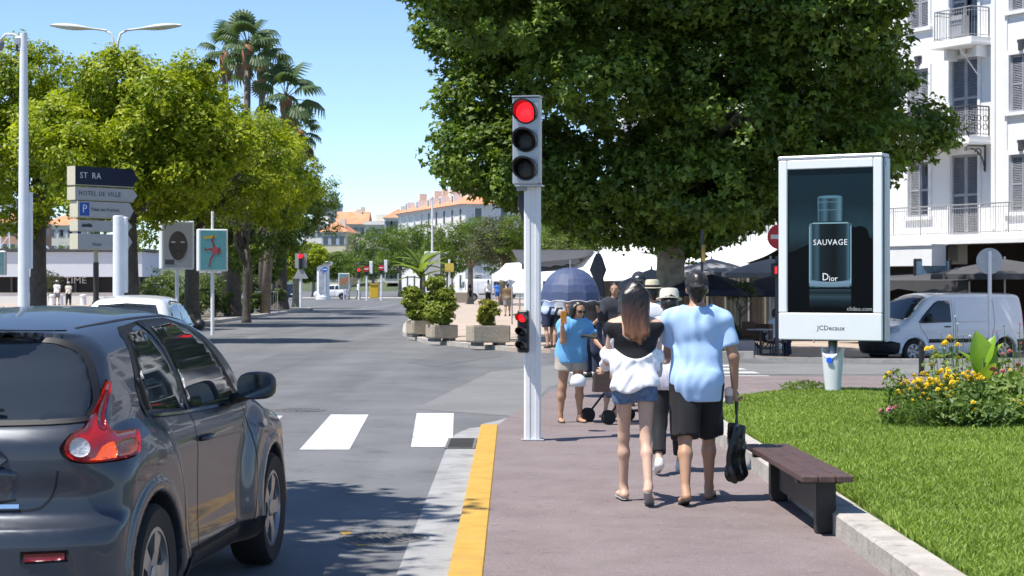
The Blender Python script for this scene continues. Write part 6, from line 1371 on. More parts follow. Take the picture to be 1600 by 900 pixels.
# ---- vans
def van(name, label, loc, rotz, pm, res=.035, L=4.8, H=1.94, dark_sides=True, group=None, wheel_sp=6):
    c = Car(L, top=[(-.2, H-.05), (.2, H-.02), (1.5, H), (2.9, H-.01), (3.3, H-.10), (3.75, 1.45), (4.05, 1.20), (4.2, 1.13), (4.55, 1.02), (4.8, .88), (5, .8)],
            rear=[(.15, .10), (.3, .0), (.6, 0), (1.0, .03), (1.5, .07), (H, .16)], front=[(.15, L-.18), (.35, L-.04), (.55, L), (.75, L-.02), (1.0, L-.12), (2, L-.3)],
            width=[(.15, .82), (.28, .90), (.45, .93), (.9, .94), (1.1, .93), (1.3, .90), (1.6, .85), (1.85, .78), (H, .70)], wheels=(.82, L-.97), wr=.325, arch=.375, crown=.04, k=(.12, .10, .16), rplan=.05, fplan=.30, floor=.24, haunch=.02, hr=(.44, .52), wplan=[(-.2, .97), (.3, 1), (L-1.4, 1), (L-.5, .95), (L, .88)], lip=.012)
    t = thing(name, label, 'van', loc, rotz, group); V, Q = c.mesh(res); npmesh('body', V, Q, pm, t, True); sp = .09
    for s in (1, -1):
        car_patch(c, t, 'cab_window', car_glass, [(2.62, 1.12), (3.62, 1.10), (3.70, 1.13), (3.42, 1.42), (3.14, 1.66), (3.0, 1.72), (2.66, 1.72), (2.62, 1.66)], 'side', .006, sp, s)
        car_patch(c, t, 'side_panel', pm, [(1.25, 1.12), (2.48, 1.12), (2.50, 1.16), (2.48, 1.66), (1.27, 1.66), (1.23, 1.6)], 'side', .008, sp, s)
        car_line(c, t, 'door_seam', seam_m, [(2.56, 1.80), (2.56, 1.1), (2.55, .5), (2.57, .32)], 'side', .012, .002, s); car_line(c, t, 'door_seam', seam_m, [(1.18, 1.75), (1.17, 1.1), (1.25, .75), (1.3, .34)], 'side', .012, .002, s); car_line(c, t, 'door_seam', seam_m, [(3.66, 1.12), (3.62, .95), (3.45, .75), (3.38, .55), (3.36, .34)], 'side', .012, .002, s)
        car_patch(c, t, 'rub_strip', trim_black, [(1.30, .56), (3.36, .56), (3.36, .665), (1.26, .665)], 'side', .014, sp, s)
        car_patch(c, t, 'bumper_corner', trim_black, [(3.0+1.3, .28), (4.72, .28), (4.76, .5), (4.5, .62), (4.26, .56)], 'side', .010, sp, s); car_patch(c, t, 'rear_bumper_corner', trim_black, [(.02, .3), (.40, .3), (.42, .62), (.03, .66)], 'side', .010, sp, s)
        car_patch(c, t, 'headlamp', lamp_clear, [(4.28, .88), (4.66, .76), (4.69, .84), (4.52, .97), (4.25, 1.06)], 'side', .008, .06, s)
        car_patch(c, t, 'front_lamp', lamp_clear, [(s*.50, .74), (s*.76, .78), (s*.74, .96), (s*.54, .90)], 'front', .008, .06)
        q, g = c.hit([(s*1.3, 2.75, 1.0)], 0, s); cc = Vector(q[0]); MB().tube([cc+Vector((0, -.1, 0)), cc+Vector((s*.04, -.07, 0)), cc+Vector((s*.04, .07, 0)), cc+Vector((0, .1, 0))], .02, 6).build('door_handle', trim_black, t, smooth=True)
        m = MB(); m.box((s*1.06, 3.42, 1.24), (.20, .12, .25), bev=.04); m.build('mirror', trim_black, t); MB().tube([(s*.98, 3.42, 1.16), (s*.88, 3.45, 1.12)], .03, 6).build('mirror_arm', trim_black, t)
        car_patch(c, t, 'tail_lamp', lamp_red, [(s*.78, .95), (s*.88, .95), (s*.80, 1.5), (s*.72, 1.5)], 'rear', .010, .08)
        for yw in c.wheels: wheel(t, s*.80, yw, .325, .20, .20, s, wheel_sp)
    car_patch(c, t, 'windscreen', car_glass, [(-.70, 3.30), (-.4, 3.24), (.4, 3.24), (.70, 3.30), (.76, 3.96), (.4, 4.10), (-.4, 4.10), (-.76, 3.96)], 'top', .005, sp)
    car_patch(c, t, 'front_bumper', trim_black, [(-.80, .26), (.80, .26), (.84, .5), (.6, .64), (-.6, .64), (-.84, .5)], 'front', .008, sp)
    car_patch(c, t, 'rear_window', car_glass, [(-.62, 1.15), (.62, 1.15), (.58, 1.7), (-.58, 1.7)], 'rear', .006, sp)
    return t
VX, VY = ux(1500, 50.5), 50.5
van('delivery_van', 'white delivery van parked on the side street behind the flowers', (VX+1.62, VY+.95, dip(VX, VY)-.02), math.radians(112), white_paint_car, .035)
YV = 156; van('parked_van', 'white van parked on the plaza behind the pedestrians', (ux(722, YV), YV, .1), math.radians(-76), white_paint_car, .06, 4.8, 1.95)
t = thing('roof_rack', 'silver ladder rack on the parked plaza van', 'roof rack', (ux(752, YV), YV+.55, .1+1.96), math.radians(-75)); 
for s in (-.5, .5): MB().tube([(s, -.9, .22), (s, .9, .22)], .03, 6).build('rail', alu, t)
for k in (-.8, 0, .8):
    MB().tube([(-.55, k, .22), (.55, k, .22)], .03, 6).build('crossbar', alu, t)
    for s in (-.5, .5): MB().tube([(s, k, -.08), (s, k, .22)], .025, 6).build('leg', alu, t)
# dark lorry on the other carriageway with a lit headlamp
Yt = 120; t = thing('dark_truck', 'dark truck behind the poster panels with one headlamp lit', 'truck', (ux(325, Yt), Yt, 0), 0)
MB().box((0, 1.2, 1.55), (2.2, 2.2, 1.9), bev=.15).build('cab', navy_paint, t, auto=.5); MB().box((0, 4.9, 1.9), (2.3, 5, 2.9), bev=.05).build('cargo_box', mat('truck_box', (.05, .055, .065), .6), t); MB().box((0, .09, 1.9), (1.8, .03, .75)).build('windscreen', car_glass, t); MB().box((0, .07, .55), (2.2, .12, .35), bev=.04).build('bumper', trim_black, t)
for s in (-1, 1):
    disc(MB(), (s*.8, .07, .85), .14, .05).build('headlamp', mat('headlamp_on', (1, .85, .6), .3, emit=(1, .75, .45), es=3) if s < 0 else lamp_clear, t)
    for yw in (1.0, 5.8): wheel(t, s*.95, yw, .42, .24, .25, s, 6)
# ---------------------------------------------------------------- people
class Sculpt:
    """distance field on a grid, blended limb by limb"""
    def __init__(s, lo, hi, h):
        s.lo = np.array(lo, float); s.h = h; s.n = np.ceil((np.array(hi)-s.lo)/h).astype(int)+1; s.D = np.full(s.n, 1.0, np.float32)
    def sub(s, lo, hi):
        a = np.clip(np.floor((np.array(lo)-s.lo)/s.h).astype(int), 0, s.n-1); b = np.clip(np.ceil((np.array(hi)-s.lo)/s.h).astype(int)+1, 1, s.n)
        if np.any(b <= a): return None, None
        g = [s.lo[i]+s.h*np.arange(a[i], b[i], dtype=np.float32) for i in range(3)]
        return (slice(a[0], b[0]), slice(a[1], b[1]), slice(a[2], b[2])), np.stack(np.meshgrid(*g, indexing='ij'), -1)
    def blend(s, sl, d, k):
        o = s.D[sl]; hh = np.clip(.5+.5*(o-d)/k, 0, 1); s.D[sl] = o+(d-o)*hh-k*hh*(1-hh)
    def cap(s, a, b, ra, rb, k=.02, flat=None, cut=None, infl=0.0):
        """tapered limb a-b; flat = (direction, factor): thinner that way; cut=(point, dir): nothing beyond"""
        a, b = np.array(a, float), np.array(b, float); r = max(ra, rb)+infl+k+.03; sl, P = s.sub(np.minimum(a, b)-r, np.maximum(a, b)+r)
        if sl is None: return
        ba = b-a; L2 = max(ba@ba, 1e-9); pa = P-a; t = np.clip((pa@ba)/L2, 0, 1); v = pa-t[..., None]*ba
        if flat is not None:
            n = np.array(flat[0], float); n /= np.linalg.norm(n); c = v@n; v = v+(c*(flat[1]-1))[..., None]*n
        d = np.linalg.norm(v, axis=-1)-(ra+(rb-ra)*t)-infl
        if flat is not None: d = d/ (1+.5*(flat[1]-1))
        if cut is not None: d = np.maximum(d, (P-np.array(cut[0]))@(np.array(cut[1])/np.linalg.norm(cut[1])))
        s.blend(sl, d, k)
    def ell(s, c, r, k=.02, infl=0.0, R=None):
        c = np.array(c, float); r = np.array(r, float)+infl; m = r.max()+k+.03; sl, P = s.sub(c-m, c+m)
        if sl is None: return
        v = P-c
        if R is not None: v = v@np.array(R)
        q = np.linalg.norm(v/r, axis=-1); d = (q-1)*r.min()*.5+(q-1)*r.mean()*.5; s.blend(sl, d, k)
    def field(s):
        g = [s.lo[i]+s.h*np.arange(s.n[i], dtype=np.float32) for i in range(3)]; return np.meshgrid(*g, indexing='ij')
    def clip(s, p, n):
        X, Y, Z = s.field(); n = np.array(n, float); n /= np.linalg.norm(n); s.D = np.maximum(s.D, (X-p[0])*n[0]+(Y-p[1])*n[1]+(Z-p[2])*n[2])
    def folds(s, amp, freq, seed=0, vert=.35):
        r = np.random.default_rng(seed); X, Y, Z = s.field(); w = .03*np.sin(X*9+1)+.03*np.sin(Z*11+Y*7)
        for i in range(5):
            k = r.normal(size=3)*freq; k[2] *= vert; s.D = s.D+(amp/2.2*np.sin(k[0]*(X+w)+k[1]*(Y-w)+k[2]*(Z+w)+r.uniform(0, 6))).astype(np.float32)
    def build(s, name, m, parent):
        D = np.pad(s.D, 1, constant_values=1.0)
        if not (D < 0).any(): return None
        V, Q = surfnets(D, s.lo-s.h, s.h); return npmesh(name, V, Q, m, parent, True)
def skin(name, c): 
    m = mat(name, c, .5, col2=tuple(min(1, q*1.12) for q in c), scale=14, spec=.35); m.node_tree.nodes['Principled BSDF'].inputs['Subsurface Weight'].default_value = .06; m.node_tree.nodes['Principled BSDF'].inputs['Subsurface Radius'].default_value = (.02, .008, .004); return m
skin_l = skin('light_skin', (.52, .34, .25)); skin_m = skin('tan_skin', (.40, .23, .145)); skin_d = skin('brown_skin', (.24, .13, .08))
def cloth(name, c, c2=None, sc=40): return mat(name, c, .85, col2=c2 or tuple(min(1, q*1.15) for q in c), scale=sc, sheen=.03, bump=.12, bscale=220)
hair_black = mat('black_hair', (.010, .008, .007), .38, col2=(.022, .017, .014), scale=30, bump=.12, bscale=60)
c_blue = cloth('light_blue_cotton', (.36, .54, .82), (.42, .60, .86), 8); c_black = cloth('black_cotton', (.008, .008, .010)); c_white = cloth('white_cotton', (.74, .74, .76)); c_lilac = cloth('pale_striped_cotton', (.62, .61, .70), (.72, .70, .78), 60); c_teal = cloth('mid_blue_cotton', (.13, .36, .62)); c_beige = cloth('beige_cotton', (.40, .36, .30)); c_navy = cloth('navy_cotton', (.016, .022, .05)); c_brown = cloth('brown_cotton', (.16, .11, .06)); c_grey = cloth('grey_cotton', (.20, .20, .21)); straw = mat('straw', (.62, .55, .40), .85, var=.12, scale=60, bump=.4, bscale=140)
denim = cloth('denim', (.055, .10, .19), (.13, .21, .34), 24); rubber = mat('sandal_rubber', (.03, .025, .022), .7); sand_white = mat('white_shoe', (.66, .64, .60), .7)
def rot(v, ax, deg): return np.array(Matrix.Rotation(math.radians(deg), 3, ax) @ Vector(v))
class Fig:
    def __init__(s, label, loc, heading, H=1.7, pose=None, res=.014, sh=.185, hipw=.085, skinm=None, fat=1.0, group=None, face=False, fingers=False):
        s.t = thing('person', label, 'person', loc, math.radians(heading), group); s.k = H/1.7; s.res = res; s.fat = fat; s.skin = skinm or skin_m; s.sh = sh; s.hipw = hipw; s.face = face; s.fingers = fingers; p = pose or {}; s.p = p; s.J = J = {}
        lean = p.get('lean', 2); tw = p.get('twist', 0); bend = p.get('side', 0)
        up = rot(rot((0, 0, 1), 'X', -lean), 'Y', bend); J['pel'] = np.zeros(3); J['waist'] = up*.13; J['chest'] = up*.32; J['neck'] = up*.50+np.array([0, -.01, 0]); hy, hp = p.get('head', (0, 0)); J['head'] = J['neck']+rot(rot((0, .02, .155), 'X', -hp-lean*.5), 'Z', -hy); s.hy, s.hp = hy, hp
        s.up = up
        for sd, q in ((-1, 'L'), (1, 'R')):
            g = p.get(q, {}); th, kn, out = g.get('thigh', 0), g.get('knee', 4), g.get('out', 2); hip = np.array([sd*hipw, 0, -.05]); d = rot(rot((0, 0, -1), 'X', th), 'Y', -sd*out); J['hip'+q] = hip; J['kn'+q] = hip+d*.42; d2 = rot(rot((0, 0, -1), 'X', th-kn), 'Y', -sd*out*.5); J['an'+q] = J['kn'+q]+d2*.41
            fp, fy = g.get('foot', 0), g.get('yaw', 6)*sd; f = rot(rot((0, 1, 0), 'X', -fp), 'Z', -fy); dn = rot(rot((0, 0, -1), 'X', -fp), 'Z', -fy); J['heel'+q] = J['an'+q]+dn*.055-f*.045; J['toe'+q] = J['an'+q]+dn*.065+f*.165; J['fd'+q] = f; J['dn'+q] = dn
            g = p.get(q+'A', {}); fw, ou, el, inn = g.get('fwd', 0), g.get('out', 8), g.get('elbow', 12), g.get('inn', 0); S = J['neck']+rot(np.array([sd*sh, 0, 0]), 'Z', -tw)-up*.082; d = rot(rot((0, 0, -1), 'X', fw), 'Y', -sd*ou); J['sh'+q] = S; J['el'+q] = S+d*.285; d2 = rot(rot((0, 0, -1), 'X', fw+el), 'Y', -sd*(ou-inn)); J['wr'+q] = J['el'+q]+d2*.24; J['hd'+q] = J['wr'+q]+d2*.09; J['ad'+q] = d2
        zmin = min((J['heel'+q]+J['dn'+q]*.03)[2] for q in 'LR'); zmin = min(zmin, min((J['toe'+q]+J['dn'+q]*.022)[2] for q in 'LR')); s.z0 = p.get('z0', -zmin)
        for k_ in list(J):
            if k_[:2] in ('fd', 'dn', 'ad'): continue
            J[k_] = (J[k_]+np.array([0, 0, s.z0]))*s.k
        A = np.array([v for k_, v in J.items() if k_[:2] not in ('fd', 'dn', 'ad')]); s.lo = A.min(0)-.24*s.k; s.hi = A.max(0)+.24*s.k
    def w(s, key):
        """world position of a joint"""
        bpy.context.view_layer.update(); return s.t.matrix_world @ Vector(s.J[key])
    def new(s, res=None): return Sculpt(s.lo, s.hi, res or s.res)
    def torso(s, S, infl=0, k=.05, hips=True, top=True):
        J, q, f = s.J, s.k, s.fat; fl = ((0, 1, 0), 1.45); hw = s.hipw
        if hips:
            S.cap(J['pel']+np.array([-hw*.62, -.01, -.02])*q, J['pel']+np.array([hw*.62, -.01, -.02])*q, .125*q*f, .125*q*f, k, None, None, infl)
            for sd in (-1, 1): S.ell(J['pel']+np.array([sd*.065, -.055, -.045])*q, np.array([.085, .085, .09])*q*f, k, infl)
        S.cap(J['pel']-np.array([.03, 0, 0])*q, J['waist']-np.array([.03, 0, 0])*q, .13*q*f, .115*q*f, k, fl, None, infl); S.cap(J['pel']+np.array([.03, 0, 0])*q, J['waist']+np.array([.03, 0, 0])*q, .13*q*f, .115*q*f, k, fl, None, infl)
        for sd in (-1, 1): S.cap(J['waist']+np.array([sd*.03, 0, 0])*q, J['chest']+np.array([sd*.055, 0, .02])*q, .115*q*f, .125*q*f, k, fl, None, infl)
        if top:
            S.cap(J['chest']+np.array([-.06, 0, .05])*q, J['chest']+np.array([.06, 0, .05])*q, .115*q, .115*q, k, ((0, 1, 0), 1.2), None, infl)
            for c in 'LR': S.cap(J['neck']+np.array([0, 0, -.03])*q, J['sh'+c], .06*q, .06*q, k, None, None, infl)
    def leg(s, S, c, infl=0, k=.03, upto=2):
        J, q, f = s.J, s.k, s.fat; S.cap(J['hip'+c], J['kn'+c], .086*q*f, .050*q*f, k, None, None, infl)
        if upto > 1:
            m = J['kn'+c]*.68+J['an'+c]*.32; S.cap(J['kn'+c], m, .048*q*f, .052*q*f, k, None, None, infl); S.cap(m-np.array([0, .014, 0])*q, J['an'+c], .050*q*f, .031*q, k, None, None, infl)
    def arm(s, S, c, infl=0, k=.025, part=1.0):
        J, q, f = s.J, s.k, s.fat; S.ell(J['sh'+c], np.array([.062, .062, .062])*q*f, k, infl); S.cap(J['sh'+c], J['el'+c], .052*q*f, .040*q*f, k, None, None, infl); S.cap(J['el'+c], J['wr'+c], .041*q*f, .027*q*f, k, None, None, infl)
    def body(s):
        S = s.new(); J, q = s.J, s.k; s.torso(S)
        for c, sd in (('L', -1), ('R', 1)):
            s.leg(S, c); s.arm(S, c)
            S.cap(J['an'+c], J['heel'+c], .036*q, .03*q, .02); S.cap(J['heel'+c], J['toe'+c]-J['fd'+c]*.05*q, .03*q, .036*q, .025, ((0, 0, 1), 1.25)); S.cap(J['toe'+c]-J['fd'+c]*.05*q, J['toe'+c], .038*q, .026*q, .02, (J['dn'+c], 1.7))
            d = J['ad'+c]; w = J['wr'+c]; 
            if s.fingers:
                side = np.array([0, 1., 0]); side = side-d*(side@d); side /= np.linalg.norm(side); nrm = np.cross(d, side)*sd*-1
                S.cap(w, w+d*.075*q, .024*q, .038*q, .012, (nrm, 1.9)); curl = s.p.get('curl'+c, 35)
                for i, (o, L) in enumerate(((-.027, .062), (-.009, .072), (.009, .076), (.027, .068))):
                    b = w+d*.08*q+side*o*q; a1 = math.radians(curl*.6); a2 = math.radians(curl*1.7); inw = nrm*-1
                    e1 = b+(d*math.cos(a1)+inw*math.sin(a1))*L*.5*q; e2 = e1+(d*math.cos(a2)+inw*math.sin(a2))*L*.5*q; S.cap(b, e1, .0095*q, .0088*q, .005); S.cap(e1, e2, .0088*q, .0072*q, .004)
                b = w+d*.03*q+side*.03*q; e1 = b+(d*.6+side*.6+nrm*-.4)*.042*q; e2 = e1+(d*.9+side*.15+nrm*-.4)*.032*q; S.cap(b, e1, .013*q, .0105*q, .008); S.cap(e1, e2, .0105*q, .0085*q, .004)
            else:
                S.cap(w, J['hd'+c], .028*q, .036*q, .012, ((1, 0, 0), 1.5)); S.cap(J['hd'+c], J['hd'+c]+d*.07*q, .03*q, .018*q, .012, ((1, 0, 0), 1.5)); S.cap(w+d*.03*q+np.array([0, .025, 0])*q, w+d*.085*q+np.array([0, .045, 0])*q, .013*q, .010*q, .01)
        S.cap(J['neck']-s.up*.03*q, J['head']-s.up*.05*q, .058*q, .05*q, .03)
        R = np.array((Matrix.Rotation(math.radians(-s.hy), 3, 'Z') @ Matrix.Rotation(math.radians(-s.hp), 3, 'X')))
        s.R = R; h = J['head']; o = lambda x, y, z: h+R@np.array([x, y, z])*q
        S.ell(o(0, -.005, .02), np.array([.074, .092, .100])*q, .02, 0, R); S.ell(o(0, .03, -.055), np.array([.052, .055, .055])*q, .03, 0, R)
        S.cap(o(0, .085, .005), o(0, .108, -.03), .010*q, .015*q, .012); S.ell(o(0, .083, -.062), np.array([.024, .014, .012])*q, .008, 0, R); S.cap(o(-.04, .078, .022), o(.04, .078, .022), .014*q, .014*q, .012)
        for sd in (-1, 1): S.ell(o(sd*.076, -.008, -.01), np.array([.011, .022, .032])*q, .006, 0, R)
        s.o = o; b = S.build('body', s.skin, s.t)
        if s.face:
            for sd in (-1, 1): E_ = Sculpt(o(sd*.03, .083, .005)-.02, o(sd*.03, .083, .005)+.02, .003); E_.ell(o(sd*.03, .081, .005), np.array([.014, .008, .007])*q, .001); E_.build('eye', mat('eye_dark', (.03, .02, .015), .2), s.t)
        return b
    def shirt(s, m, hem=-.10, sleeve=.62, loose=.018, name='shirt', neck=-.02, amp=.006, seed=1, flare=.0, longs=False, open_sh=False, sleeve_l=.02, res=None):
        S = s.new(res); J, q = s.J, s.k; s.torso(S, loose*q, .05)
        if flare: S.cap(J['waist'], J['pel']-np.array([0, 0, -hem*.8])*q, .11*q*s.fat, .14*q*s.fat, .05, ((0, 1, 0), 1.15), None, loose*q+flare*q)
        for c in 'LR':
            sd = -1 if c == 'L' else 1; S.ell(J['sh'+c], np.array([.058]*3)*q, .03, loose*q*.45)
            e = J['sh'+c]+(J['el'+c]-J['sh'+c])*(sleeve if not longs else 1.0); d = e-J['sh'+c]
            S.cap(J['sh'+c], e+d/np.linalg.norm(d)*.03*(0 if longs else 1), .052*q*s.fat, .056*q*s.fat, .02, None, None if longs else (e, d), sleeve_l*q)
            if longs: d2 = J['wr'+c]-J['el'+c]; S.cap(J['el'+c], J['wr'+c]+d2*.1, .045*q, .035*q, .02, None, (J['wr'+c]-d2*.02, d2), sleeve_l*q*.8)
        S.folds(amp, 30, seed); S.folds(amp*.3, 58, seed+1, .2); S.clip(J['pel']+np.array([0, 0, hem])*q, (0, 0, -1)); nk = J['neck']+s.up*(neck+.03)*q
        X, Y, Z = S.field(); dn = np.sqrt(((X-nk[0])/1.25)**2+((Y-nk[1]-.0)/1.0)**2+((Z-nk[2]-.045*q))**2)-.085*q; S.D = np.maximum(S.D, -dn); return S.build(name, m, s.t)
    def legs(s, m, frac=.9, loose=.02, name='shorts', amp=.005, seed=2, flare=.02, waist=.10, trousers=False, res=None):
        S = s.new(res); J, q = s.J, s.k; s.torso(S, loose*q*.7, .05, True, False); S.clip(J['pel']+s.up*waist*q, s.up)
        for c in 'LR':
            e = J['hip'+c]+(J['kn'+c]-J['hip'+c])*min(frac, 1.0); d = J['kn'+c]-J['hip'+c]; L = np.linalg.norm(d)
            ra, rb = .094*s.fat, .092*s.fat+(.058-.092)*s.fat*min(frac, 1)
            S.cap(J['hip'+c], e+d/L*.02*q, ra*q, (rb+flare)*q, .03, None, (e, d) if not trousers else None, loose*q)
            if trousers: d2 = J['an'+c]-J['kn'+c]; S.cap(J['kn'+c], J['an'+c], .06*q, (.045+flare)*q, .03, None, (J['kn'+c]+d2*(.96 if trousers is True else trousers), d2), loose*q)
        S.folds(amp, 24, seed); return S.build(name, m, s.t)
    def hair(s, m, kind='short', name='hair', length=.2, m2=None):
        S = s.new(min(s.res, .012)); q = s.k; o, R = s.o, s.R; S.ell(o(0, -.015, .028), np.array([.084, .098, .104])*q, .01, 0, R)
        if kind != 'long': S.cap(o(0, -.07, -.01), o(0, -.066, -.07), .055*q, .04*q, .03)
        if kind == 'long':
            for i, x in enumerate((-.055, -.02, .02, .055)): S.cap(o(x, -.055, .0), o(x*1.35, -.085-.01*(i % 2), -length*(.9+.1*(i % 3))), .062*q, .03*q, .03)
            for x in (-.075, .075): S.cap(o(x, -.01, .02), o(x*1.15, -.02, -length*.75), .04*q, .022*q, .03)
        X, Y, Z = S.field(); P = np.stack([X, Y, Z], -1)-o(0, 0, 0).astype(np.float32); L = P@R.astype(np.float32)
        fc = np.maximum.reduce([L[..., 2]/q-.062-.15*(L[..., 1]/q-.07), .035-L[..., 1]/q, -.4-L[..., 2]/q])*q; S.D = np.maximum(S.D, -fc if False else -(np.maximum(np.maximum(L[..., 2]-.060*q, .028*q-L[..., 1]), -1)*1.0)*(-1) if False else -np.maximum(L[..., 2]-.062*q, .03*q-L[..., 1])*1.0) if False else np.maximum(S.D, np.minimum(L[..., 1]-.03*q, .062*q-L[..., 2]))
        S.folds(.003, 70, 3, .12); return S.build(name, m, s.t)
    def cap_hat(s, m, back=False, name='cap', badge=None):
        S = s.new(min(s.res, .012)); q = s.k; o, R = s.o, s.R; S.ell(o(0, -.008, .035), np.array([.090, .104, .100])*q, .005, 0, R); S.clip(o(0, 0, .022), -(R@np.array([0, 0.08 if not back else -.08, 1.])))
        d = -1 if back else 1; S.cap(o(0, d*.08, .03), o(0, d*.155, .012), .07*q, .055*q, .01, (R@np.array([0, .2*d, 1.]), 9.0)); c = S.build(name, m, s.t)
        if badge: B = Sculpt(o(0, -.105, .06)-.05, o(0, -.105, .06)+.05, .004); B.ell(o(-.02, -.10, .055), np.array([.028, .010, .018])*q, .001); B.build('badge', badge, s.t)
        return c
    def hat(s, m, band=None, brim=.15, crown=.10):
        q = s.k; c = Vector(s.o(0, -.005, .062)); M = MB(); R3 = Matrix([list(r) for r in s.R]); M.lathe([(brim*q, -.012*q), (brim*q, -.004*q), (.095*q, .0), (.092*q, crown*.7*q), (.08*q, crown*q), (.03*q, crown*1.04*q), (.002, crown*q)], c, 24, R3); h = M.build('hat', m, s.t, auto=.9)
        if band: MB().lathe([(.0965*q, .002), (.0965*q, .032*q)], c, 24, R3).build('hat_band', band, h, smooth=True)
        return h
    def shoes(s, m, kind='sandal'):
        J, q = s.J, s.k
        for c in 'LR':
            f, dn = J['fd'+c], J['dn'+c]; sd = np.cross(f, dn); S = Sculpt(np.minimum(J['heel'+c], J['toe'+c])-.09, np.maximum(J['heel'+c], J['toe'+c])+.09, .008)
            if kind == 'sandal':
                S.cap(J['heel'+c]+dn*.031*q-f*.005, J['toe'+c]+dn*.024*q, .034*q, .042*q, .005, (dn, 4.5)); m1 = J['toe'+c]-f*.06*q-dn*.005; 
                for sg in (-1, 1): S.cap(m1+sd*sg*.038*q+dn*.03*q, J['toe'+c]-f*.03*q-dn*.022*q, .009*q, .009*q, .004)
            else:
                S.cap(J['heel'+c], J['toe'+c]-f*.02, .042*q, .042*q, .02, (dn, 1.15)); S.cap(J['heel'+c]-dn*.03, J['heel'+c], .042*q, .042*q, .02)
            S.build('sandal' if kind == 'sandal' else 'shoe', m, s.t)
def on(px, py, z=SW): X, Y = gnd(px, py, z); return (X, Y, z)

# --- man in the light blue shirt
X0, Y0 = ux(1088, 13.4), 13.35
man = Fig('man in light blue T-shirt and black shorts walking away with a black bag', (X0, Y0, SW), -3, 1.685, dict(lean=2, side=0, L=dict(thigh=-15, knee=10, foot=12, out=1), R=dict(thigh=19, knee=16, foot=-4, out=1, yaw=10), LA=dict(fwd=25, out=4, elbow=55, inn=10), RA=dict(fwd=-4, out=17, elbow=18, inn=14), head=(4, 2), curlR=70), .0105, .19, .088, skin_m, 1.0, None, False, True)
man.body(); man.shirt(c_blue, -.19, .70, .024, 'shirt', -.015, .006, 4, .012, sleeve_l=.014); man.legs(c_black, 1.0, .024, 'shorts', .005, 5, .024, -.07); man.hair(hair_black); man.shoes(rubber); man.cap_hat(cloth('black_cap', (.012, .012, .015)), True, 'cap')
# --- woman with the white shirt slipped to her elbows
X1, Y1 = ux(992, 13.3), 13.3
wom = Fig('woman in black top and denim shorts, white shirt slipped off her shoulders', (X1, Y1, SW), 2, 1.60, dict(lean=3, L=dict(thigh=13, knee=6, foot=-2, out=-1), R=dict(thigh=-10, knee=22, foot=30, out=-1, yaw=12), LA=dict(fwd=22, out=9, elbow=50, inn=4), RA=dict(fwd=14, out=6, elbow=40, inn=6), head=(-3, 4)), .010, .165, .085, skin_l, .86, None, False, True)
wom.body(); J = wom.J; q = wom.k
# black top with a wide open back
S = wom.new(); wom.torso(S, .010, .05, False, True); S.clip(J['waist']+np.array([0, 0, -.02]), (0, 0, -1))
X, Y, Z = S.field(); nk = J['neck']; back = np.maximum((np.abs(X-nk[0])-.105*q), (nk[2]-.20*q)-Z+.9*np.abs(X-nk[0])**2*6); S.D = np.maximum(S.D, -np.maximum(back, Y-nk[1]-.06)); S.clip(nk+np.array([0, 0, -.045*q]), (0, 0, 1)); S.folds(.003, 26, 2); S.build('top', c_black, wom.t)
wom.legs(denim, .30, .016, 'shorts', .004, 6, .012, .05)
# the white shirt slipped to the elbows, hanging in a low curve over the hips
S = wom.new(); wom.torso(S, .024, .05, True, False); fl = ((0, 1, 0), 1.25)
S.cap(J['waist']+np.array([0, -.015, .02])*q, J['pel']+np.array([0, -.03, -.03])*q, .125*q, .15*q, .05, fl)
for c, sd in (('L', -1), ('R', 1)):
    S.cap(J['el'+c]+np.array([0, 0, .03]), J['waist']+np.array([sd*.105, -.03, -.03])*q, .052*q, .06*q, .04); S.cap(J['el'+c]*.8+J['sh'+c]*.2, J['wr'+c]*.75+J['el'+c]*.25, .050*q, .046*q, .03)
X, Y, Z = S.field(); xr = X-J['waist'][0]; rad = np.sqrt(xr**2+(Y-.1)**2)
S.D = S.D+(.007*np.sin(34*(Z-J['waist'][2])+46*np.abs(xr)+3*np.sin(xr*17+2)+2*np.sin(Y*25))+.004*np.sin(70*(Z*.8+np.abs(xr)*1.0)+5*Y+np.sin(xr*30))).astype(np.float32)
top_ = J['waist'][2]+.035+3.4*xr**2; bot_ = J['pel'][2]-.085*q+.25*np.maximum(xr, 0)+.018*np.sin(xr*23)
arm_ = np.abs(xr) > .165*q
S.D = np.where(arm_, S.D, np.maximum(S.D, np.maximum(Z-top_, bot_-Z))); S.build('open_shirt', c_white, wom.t)
brown_hair = bpy.data.materials.new('dip_dyed_hair'); brown_hair.use_nodes = True; nt = brown_hair.node_tree; b = nt.nodes['Principled BSDF']; b.inputs['Roughness'].default_value = .38
tc = nt.nodes.new('ShaderNodeTexCoord'); sp = nt.nodes.new('ShaderNodeSeparateXYZ'); r = nt.nodes.new('ShaderNodeValToRGB'); mr = nt.nodes.new('ShaderNodeMapRange'); mr.inputs[1].default_value = J['neck'][2]-.12; mr.inputs[2].default_value = J['neck'][2]+.20
r.color_ramp.elements[0].color = (.20, .085, .04, 1); r.color_ramp.elements[1].color = (.012, .009, .008, 1); r.color_ramp.elements[1].position = .72; e = r.color_ramp.elements.new(.35); e.color = (.085, .035, .02, 1)
nz = nt.nodes.new('ShaderNodeTexNoise'); mp = nt.nodes.new('ShaderNodeMapping'); mp.inputs['Scale'].default_value = (90, 90, 5); nt.links.new(tc.outputs['Object'], mp.inputs[0]); nt.links.new(mp.outputs[0], nz.inputs['Vector']); nz.inputs['Scale'].default_value = 1; bp = nt.nodes.new('ShaderNodeBump'); bp.inputs['Strength'].default_value = .35; bp.inputs['Distance'].default_value = .006
